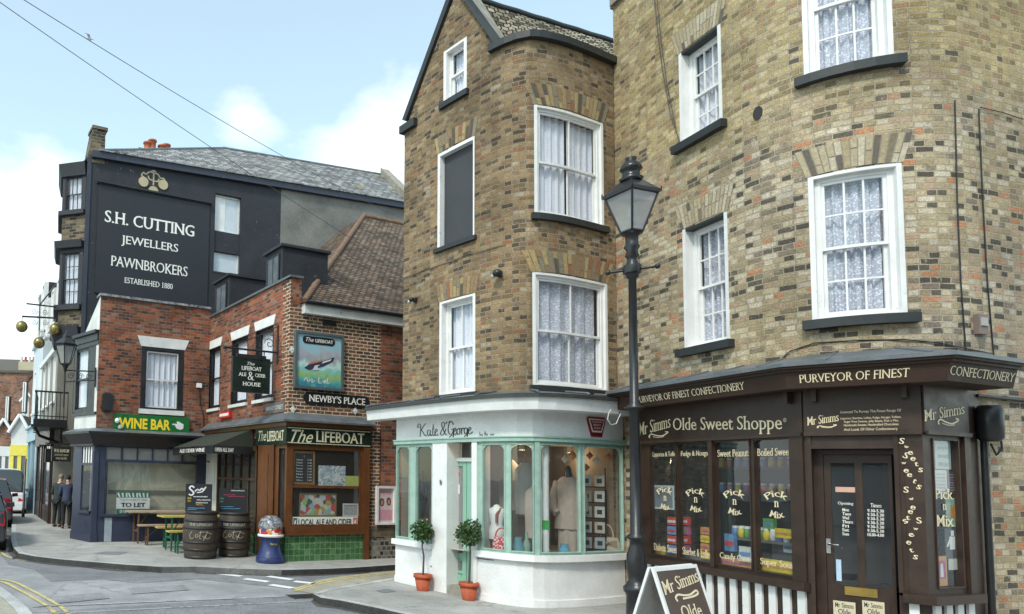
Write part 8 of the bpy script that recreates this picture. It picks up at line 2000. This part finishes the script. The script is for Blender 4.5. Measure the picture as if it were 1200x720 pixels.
for i,(px,d,c,l) in enumerate(((607,-.3,(.10,.30,.36),'turquoise glass jug behind the second wide window pane'),(617,-.35,(.20,.34,.24),'green glass bottle beside the turquoise jug'),(611,-.2,(.35,.34,.30),'grey stone bowl in front of the turquoise jug'))):
    q=stand(px,d); T=thing(('glass_jug','glass_bottle','stone_bowl')[i],l,('jug','bottle','bowl')[i],q); m=MB(); m.lathe(([(.06,0),(.09,.10),(.05,.24),(.06,.28)],[(.05,0),(.055,.18),(.02,.26),(.022,.36)],[(.04,0),(.09,.05),(.10,.09),(.08,.08)])[i],16,tuple(q)); m.build('vessel',paint('vessel%d'%i,c,.15,bmp=0),T)
for i,(px,d,c,lb,zh) in enumerate(((616,-.75,(.36,.33,.30),'stone grey cardigan on a rail behind the second wide pane',1.45),(628,-.5,(.45,.36,.31),'beige linen jacket hanging beside the thick mullion',1.1),(597,-1.0,(.30,.27,.23),'brown jumper hanging at the back of the dress shop',1.5))):
    q=stand(px,d); q=Vector((q.x,q.y,zfl)); T=thing('hanging_garment',lb,'garment',q); m=MB(); cloth_body(m,q,[(zh-.85,.14,.07,.10),(zh-.5,.15,.07,.08),(zh-.15,.15,.06,.03),(zh-.05,.06,.04,0)],nf=6,seed=i); m.build('cloth',paint('cloth%d'%i,c,.9,bmp=.3),T); m=MB(); m.tube([q+Vector((0,0,zh-.06)),q+Vector((0,0,zh+.08)),Vector((q.x,q.y,zce+.13))],.006,5); m.build('hanger',BLK,T)
# lit spot lamps in the ceiling of the dress shop
em=bpy.data.materials.new('warm bulb'); em.use_nodes=True; e_=em.node_tree.nodes['Principled BSDF']; e_.inputs['Emission Color'].default_value=(1,.62,.25,1); e_.inputs['Emission Strength'].default_value=14; e_.inputs['Base Color'].default_value=(1,.8,.5,1)
for px,d in ((612,-.8),(668,-.9),(705,-.8)):
    s_=P.at(px,540,d)[0]; q=P.P(s_,zBb-.10,d); T=thing('spot_lamp',{612:'lit warm spot lamp behind the second wide pane',668:'lit warm spot lamp above the mannequin',705:'lit warm spot lamp above the card rack'}[px],'lamp',q,group='lit spot lamps in the dress shop'); m=MB(); m.lathe([(.05,0),(.055,.06),(.03,.12)],14,tuple(q)); h_=m.build('lamp_housing',W2,T); m=MB(); m.lathe([(.0,.005),(.042,.005)],12,tuple(q)); m.build('bulb',em,T)
    li=bpy.data.lights.new('spot_lamp_light','POINT'); li.energy=4.5; li.color=(1,.72,.42); li.shadow_soft_size=.06; lo=bpy.data.objects.new('spot_lamp_light',li); COL.objects.link(lo); lo.location=q-Vector((0,0,.10))
# ================================================================== sweet shop window
def rect_on(Pp,xl,xr,yt,yb,d): return Pp.R(xl,xr,yt,yb,d)
GREYP=paint('grey display back panel',(.13,.125,.13),.8,bmp=0); 
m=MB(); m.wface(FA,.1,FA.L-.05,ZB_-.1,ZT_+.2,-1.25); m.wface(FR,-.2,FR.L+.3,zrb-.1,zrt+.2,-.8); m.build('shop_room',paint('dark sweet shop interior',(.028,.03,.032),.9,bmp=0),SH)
m=MB(); m.wbox(FA,.1,FA.L-.05,ZB_-.05,ZB_-.02,-.5,-.06); m.build('display_floor',GREYP,SH)
zsh=FA.at(890,632,-.3)[1]; m=MB(); m.wbox(FA,panes[2][0],panes[3][1]+.1,zsh-.03,zsh,-.5,-.2); m.build('display_shelf',GREYP,SH)
m=MB(); m.wface(FA,panes[3][0]-.15,panes[3][1]+.1,ZB_,zsh-.03,-.36); m.build('shelf_panel',GREYP,SH)
m=MB()
for zz_ in (zsh+.55,zsh+.9): m.wbox(FA,panes[0][0],panes[3][1],zz_-.02,zz_,-1.2,-.9)
m.build('wall_shelf',paint('dark shelf',(.05,.04,.035),.7,bmp=0),SH)
SWC=[paint('sweet %d'%i,c,.4,var=.3,scale=26,bmp=0) for i,c in enumerate(((.55,.05,.04),(.65,.50,.04),(.45,.10,.25),(.12,.25,.5),(.6,.6,.58),(.55,.25,.05),(.10,.30,.08)))]
JG=paint('jar contents glass',(.4,.42,.42),.12,bmp=0)
def jar(q,mi,lbl,g):
    T=thing('sweet_jar',lbl,'jar',q,group=g); m=MB(); m.lathe([(.035,0),(.042,.01),(.042,.095),(.032,.115)],12,tuple(q)); m.build('jar_body',SWC[mi],T); m=MB(); m.lathe([(.034,.115),(.034,.14),(.0,.142)],12,tuple(q)); m.build('lid',W2,T); return T
rr=random.Random(12)
jl=0
for row,(d,zz_) in enumerate(((-.26,zsh),(-.36,zsh))):
    s_=panes[2][0]+.02
    while s_<panes[3][1]-(.25 if row==0 else 0):
        jar(FA.P(s_,zz_,d),rr.choice((4,4,1,3,2,6)),'white lidded sweet jar in the %s row on the display shelf of the sweet shop'%('front','back')[row],'sweet jars on the display shelf, %s row'%('front','back')[row]); s_+=.088; jl+=1
for zz_ in (zsh+.55,zsh+.9):
    s_=panes[0][0]+.05
    while s_<panes[3][1]-.1: jar(FA.P(s_,zz_,-1.0),rr.choice((0,1,2,3,5)),'sweet jar on the %s wall shelf at the back of the sweet shop'%('lower' if zz_<zsh+.7 else 'upper'),'sweet jars on the %s back wall shelf'%('lower' if zz_<zsh+.7 else 'upper')); s_+=.13
def packet(px0,px1,y0,y1,d,mi,lbl,bands=True,Pp=FA,g=None,nm='sweet_packet',cat='packet'):
    a,b,z0,z1=rect_on(Pp,px0,px1,y0,y1,d); T=thing(nm,lbl,cat,Pp.P((a+b)/2,z0,d),group=g); m=MB(); m.wbox(Pp,a,b,z0,z1,d-.05,d); bd=m.build('carton',SWC[mi],T)
    if bands: m=MB(); h=z1-z0; m.wbox(Pp,a+.01,b-.01,z0+.3*h,z0+.6*h,d,d+.003); m.build('carton_label',SWC[(mi+4)%7 if mi!=4 else 3],bd)
for i in range(4):
    y=606+i*11; packet(782,792,y,y+9.5,-.12,0 if i%2==0 else 3,('top','second','third','bottom')[i]+' packet in the stack behind the first sweet shop pane')
    packet(798,806,y,y+9.5,-.12,0 if i%2==0 else 2,('top','second','third','bottom')[i]+' packet in the left stack behind the second sweet shop pane')
for i in range(4): packet(821,831,618+i*9.5,626.5+i*9.5,-.10,(5,1,5,1)[i],('top','second','third','bottom')[i]+' orange and yellow box at the right of the second pane')
packet(849,860,626,646,-.15,3,'blue and yellow character-free sweet box behind the third pane'.replace('character-free ','')); packet(866,880,641,657,-.12,4,'white carton low behind the third pane')
packet(908,931,620,631,-.2,1,'yellow box on the shelf at the right of the fourth pane'); packet(888,934,657,671,-.10,1,'large yellow carton of sweets at the foot of the fourth pane'); packet(894,906,608,620,-.24,6,'green topped tin on the shelf behind the fourth pane'); packet(918,930,635,648,-.30,4,'white notice card below the shelf in the fourth pane',nm='notice_card',cat='notice')
packet(843,880,655,664,-.16,5,'flat orange carton lying behind the third pane'); packet(766,776,640,652,-.2,1,'small yellow packet low behind the first pane')
a,b,z0,z1=rect_on(FA,765,790,569,597,-.06); T=thing('window_notice','white framed notice sheet high behind the first sweet shop pane','notice',FA.P(a,z0,-.06)); m=MB(); m.wbox(FA,a,b,z0,z1,-.065,-.06); s_=m.build('sheet',paint('notice outline white',(.42,.44,.45),.6,bmp=0),T); m=MB(); m.wbox(FA,a+.03,b-.03,z0+.03,z1-.03,-.06,-.057); m.build('dark_panel',paint('grey notice panel',(.16,.18,.20),.6,bmp=0),s_)
# notices behind the narrow right hand pane
for i,(x0,x1,y0,y1,c,l) in enumerate(((1096,1114,516,550,(.42,.50,.52),'pale blue poster at the top of the narrow right sweet shop pane'),(1095,1110,551,584,(.52,.55,.53),'white typed notice below the pale blue poster'),(1111,1122,553,578,(.06,.03,.08),'dark purple flyer beside the white typed notice'),(1109,1124,584,618,(.30,.45,.33),'green flyer with an orange picture in the narrow pane'),(1108,1122,619,655,(.10,.10,.11),'dark poster of a figure in a pale top'),(1096,1110,652,687,(.62,.32,.12),'orange and pink poster at the foot of the narrow pane'),(1112,1125,655,668,(.62,.60,.56),'small white card beside the orange poster'))):
    a,b,z0,z1=rect_on(FR,x0,x1,y0,y1,-.04); a=max(a,.01); T=thing('window_poster',l,'poster',FR.P(a,z0,-.04)); m=MB(); m.wbox(FR,a,b,z0,z1,-.045,-.04); s_=m.build('sheet',paint('poster paper %d'%i,c,.6,var=.1,bmp=0),T); h=z1-z0; w=b-a
    if i in (0,1,2):
        mb=MB(); n=7 if i else 3
        for k in range(n): put_text(mb,('OPEN DAILY','town events','spring fair','all welcome','every week','ask inside','thank you')[k],(a+.15*w,b-.15*w,z0+h*(.10+.84*k/n),z0+h*(.10+.84*k/n+.4/n)),lambda u,v:FR.P(u,v,-.037))
        mb.build('print',paint('print grey',(.1,.1,.12),.6,bmp=0) if i<2 else CREAMW,s_)
    elif i==3: m=MB(); m.wpoly(FR,[(a+.2*w,z0+.3*h),(b-.15*w,z0+.35*h),(b-.2*w,z0+.7*h),(a+.3*w,z0+.75*h)],-.04,-.037); m.build('print',SWC[5],s_)
    elif i==4:
        m=MB(); m.wpoly(FR,[(a+.35*w,z0+.3*h),(a+.75*w,z0+.3*h),(a+.78*w,z0+.72*h),(a+.35*w,z0+.72*h)],-.04,-.037); m.wpoly(FR,[(a+.05*w,z0+.4*h),(a+.15*w,z0+.38*h),(a+.4*w,z0+.62*h),(a+.38*w,z0+.72*h)],-.037,-.034); m.wpoly(FR,[(a+.45*w,z0+.74*h),(a+.68*w,z0+.74*h),(a+.68*w,z0+.92*h),(a+.45*w,z0+.92*h)],-.037,-.034); m.build('print',CREAMW,s_)
    elif i==5: m=MB(); m.wpoly(FR,[(a+.15*w,z0+.25*h),(b-.15*w,z0+.25*h),(b-.15*w,z0+.85*h),(a+.15*w,z0+.85*h)],-.04,-.037); m.wpoly(FR,[(a+.4*w,z0+.3*h),(a+.65*w,z0+.3*h),(a+.6*w,z0+.75*h),(a+.45*w,z0+.75*h)],-.037,-.034,1); m.build('print',[SWC[2],W_],s_)
a,b,z0,z1=rect_on(FC,979,1002,571,577,D2+.01)
m=MB(); m.wbox(FC,a,b,z0,z1,D2+.004,D2+.008); m.build('pink_sticker',paint('pink sticker',(.60,.36,.28),.5,bmp=0),door)
a,b,z0,z1=rect_on(FC,980,986,656,681,D2+.01); m=MB(); m.wbox(FC,a,b,z0,z1,D2+.004,D2+.008); m.build('blue_sticker',paint('blue white sticker',(.45,.60,.75),.5,bmp=0),door)
# ================================================================== pub window contents
def ppr(x0,x1,y0,y1,d=dS-.06): return PC_.R(x0,x1,y0,y1,d)
a,b,z0,z1=ppr(343,369,529,568); T=thing('menu_board','wood framed blackboard price list in the upper pub window','menu board',PC_.P(a,z0,0)); m=MB(); w=.045
[m.wbox(PC_,*q,-.03,dS-.05) for q in ((a,b,z0,z0+w),(a,b,z1-w,z1),(a,a+w,z0+w,z1-w),(b-w,b,z0+w,z1-w))]; fr=m.build('frame',wood('honey timber',(.42,.22,.08),.6,rough=.4),T); m=MB(); m.wface(PC_,a+w,b-w,z0+w,z1-w,-.02); bd=m.build('board',SLATEB,T)
mb=MB(); put_text(mb,'FEATURING',(a+.28,b-.28,z1-.13,z1-.08),lambda u,v:PC_.P(u,v,-.016))
for k in range(8):
    z=z1-.20-k*.062; put_text(mb,('Gadds ale','Cider','Perry','Stout','Porter','Mild','Rum','Gin')[k],(a+.08,a+.24,z,z+.032),lambda u,v:PC_.P(u,v,-.016)); put_text(mb,'3.40',(b-.19,b-.08,z,z+.032),lambda u,v:PC_.P(u,v,-.016))
mb.build('chalk_writing',CH[0],bd)
mt3,t_,N,L,bs=nt('sketch map'); tc=N.new('ShaderNodeTexCoord'); n_=noise(N,L,tc.outputs['Object'],4,5,.6,1); r_c=ramp(N,[(.40,(.55,.60,.62)),(.46,(.12,.22,.35)),(.49,(.62,.64,.63)),(.60,(.65,.66,.66))]); L.new(n_.outputs[0],r_c.inputs[0]); L.new(r_c.outputs[0],bs.inputs['Base Color'])
vomat,t_,N,L,bs=nt('crowded cartoon colours'); tc=N.new('ShaderNodeTexCoord'); vo=N.new('ShaderNodeTexVoronoi'); vo.inputs['Scale'].default_value=9; L.new(tc.outputs['Object'],vo.inputs['Vector']); s_=N.new('ShaderNodeSeparateColor'); L.new(vo.outputs['Color'],s_.inputs[0]); r=ramp(N,[(0,(.30,.40,.42)),(.2,(.55,.54,.48)),(.4,(.45,.30,.08)),(.52,(.5,.08,.07)),(.62,(.45,.50,.52)),(.75,(.08,.10,.10)),(.88,(.28,.42,.16))],'CONSTANT'); L.new(s_.outputs[0],r.inputs[0]); L.new(r.outputs[0],bs.inputs['Base Color'])
for i,(x0,x1,y0,y1,mt_,l,nm) in enumerate(((373,405,546,570,mt3,'white sheet with a blue sketch map in the upper pub window','poster'),(405,421,558,570,paint('lime paper',(.50,.58,.16),.6,bmp=0),'small lime green card at the right of the upper pub window','card'),(352,393,580,604,vomat,'busy multicoloured comic poster in the lower pub window','poster'),(403,419,592,604,paint('grey print',(.40,.42,.44),.6,var=.3,scale=30,bmp=0),'small grey framed print at the right of the lower pub window','print'))):
    a,b,z0,z1=ppr(x0,x1,y0,y1); T=thing('window_'+nm,l,nm,PC_.P(a,z0,0)); m=MB(); m.wbox(PC_,a,b,z0,z1,-.03,-.015); m.build('sheet',mt_,T)
    if i>1: m=MB(); w=.03; [m.wbox(PC_,*q,-.03,-.005) for q in ((a-w,b+w,z0-w,z0),(a-w,b+w,z1,z1+w),(a-w,a,z0,z1),(b,b+w,z0,z1))]; m.build('border',W2 if i==3 else paint('dull gold border',(.22,.16,.07),.6),T)
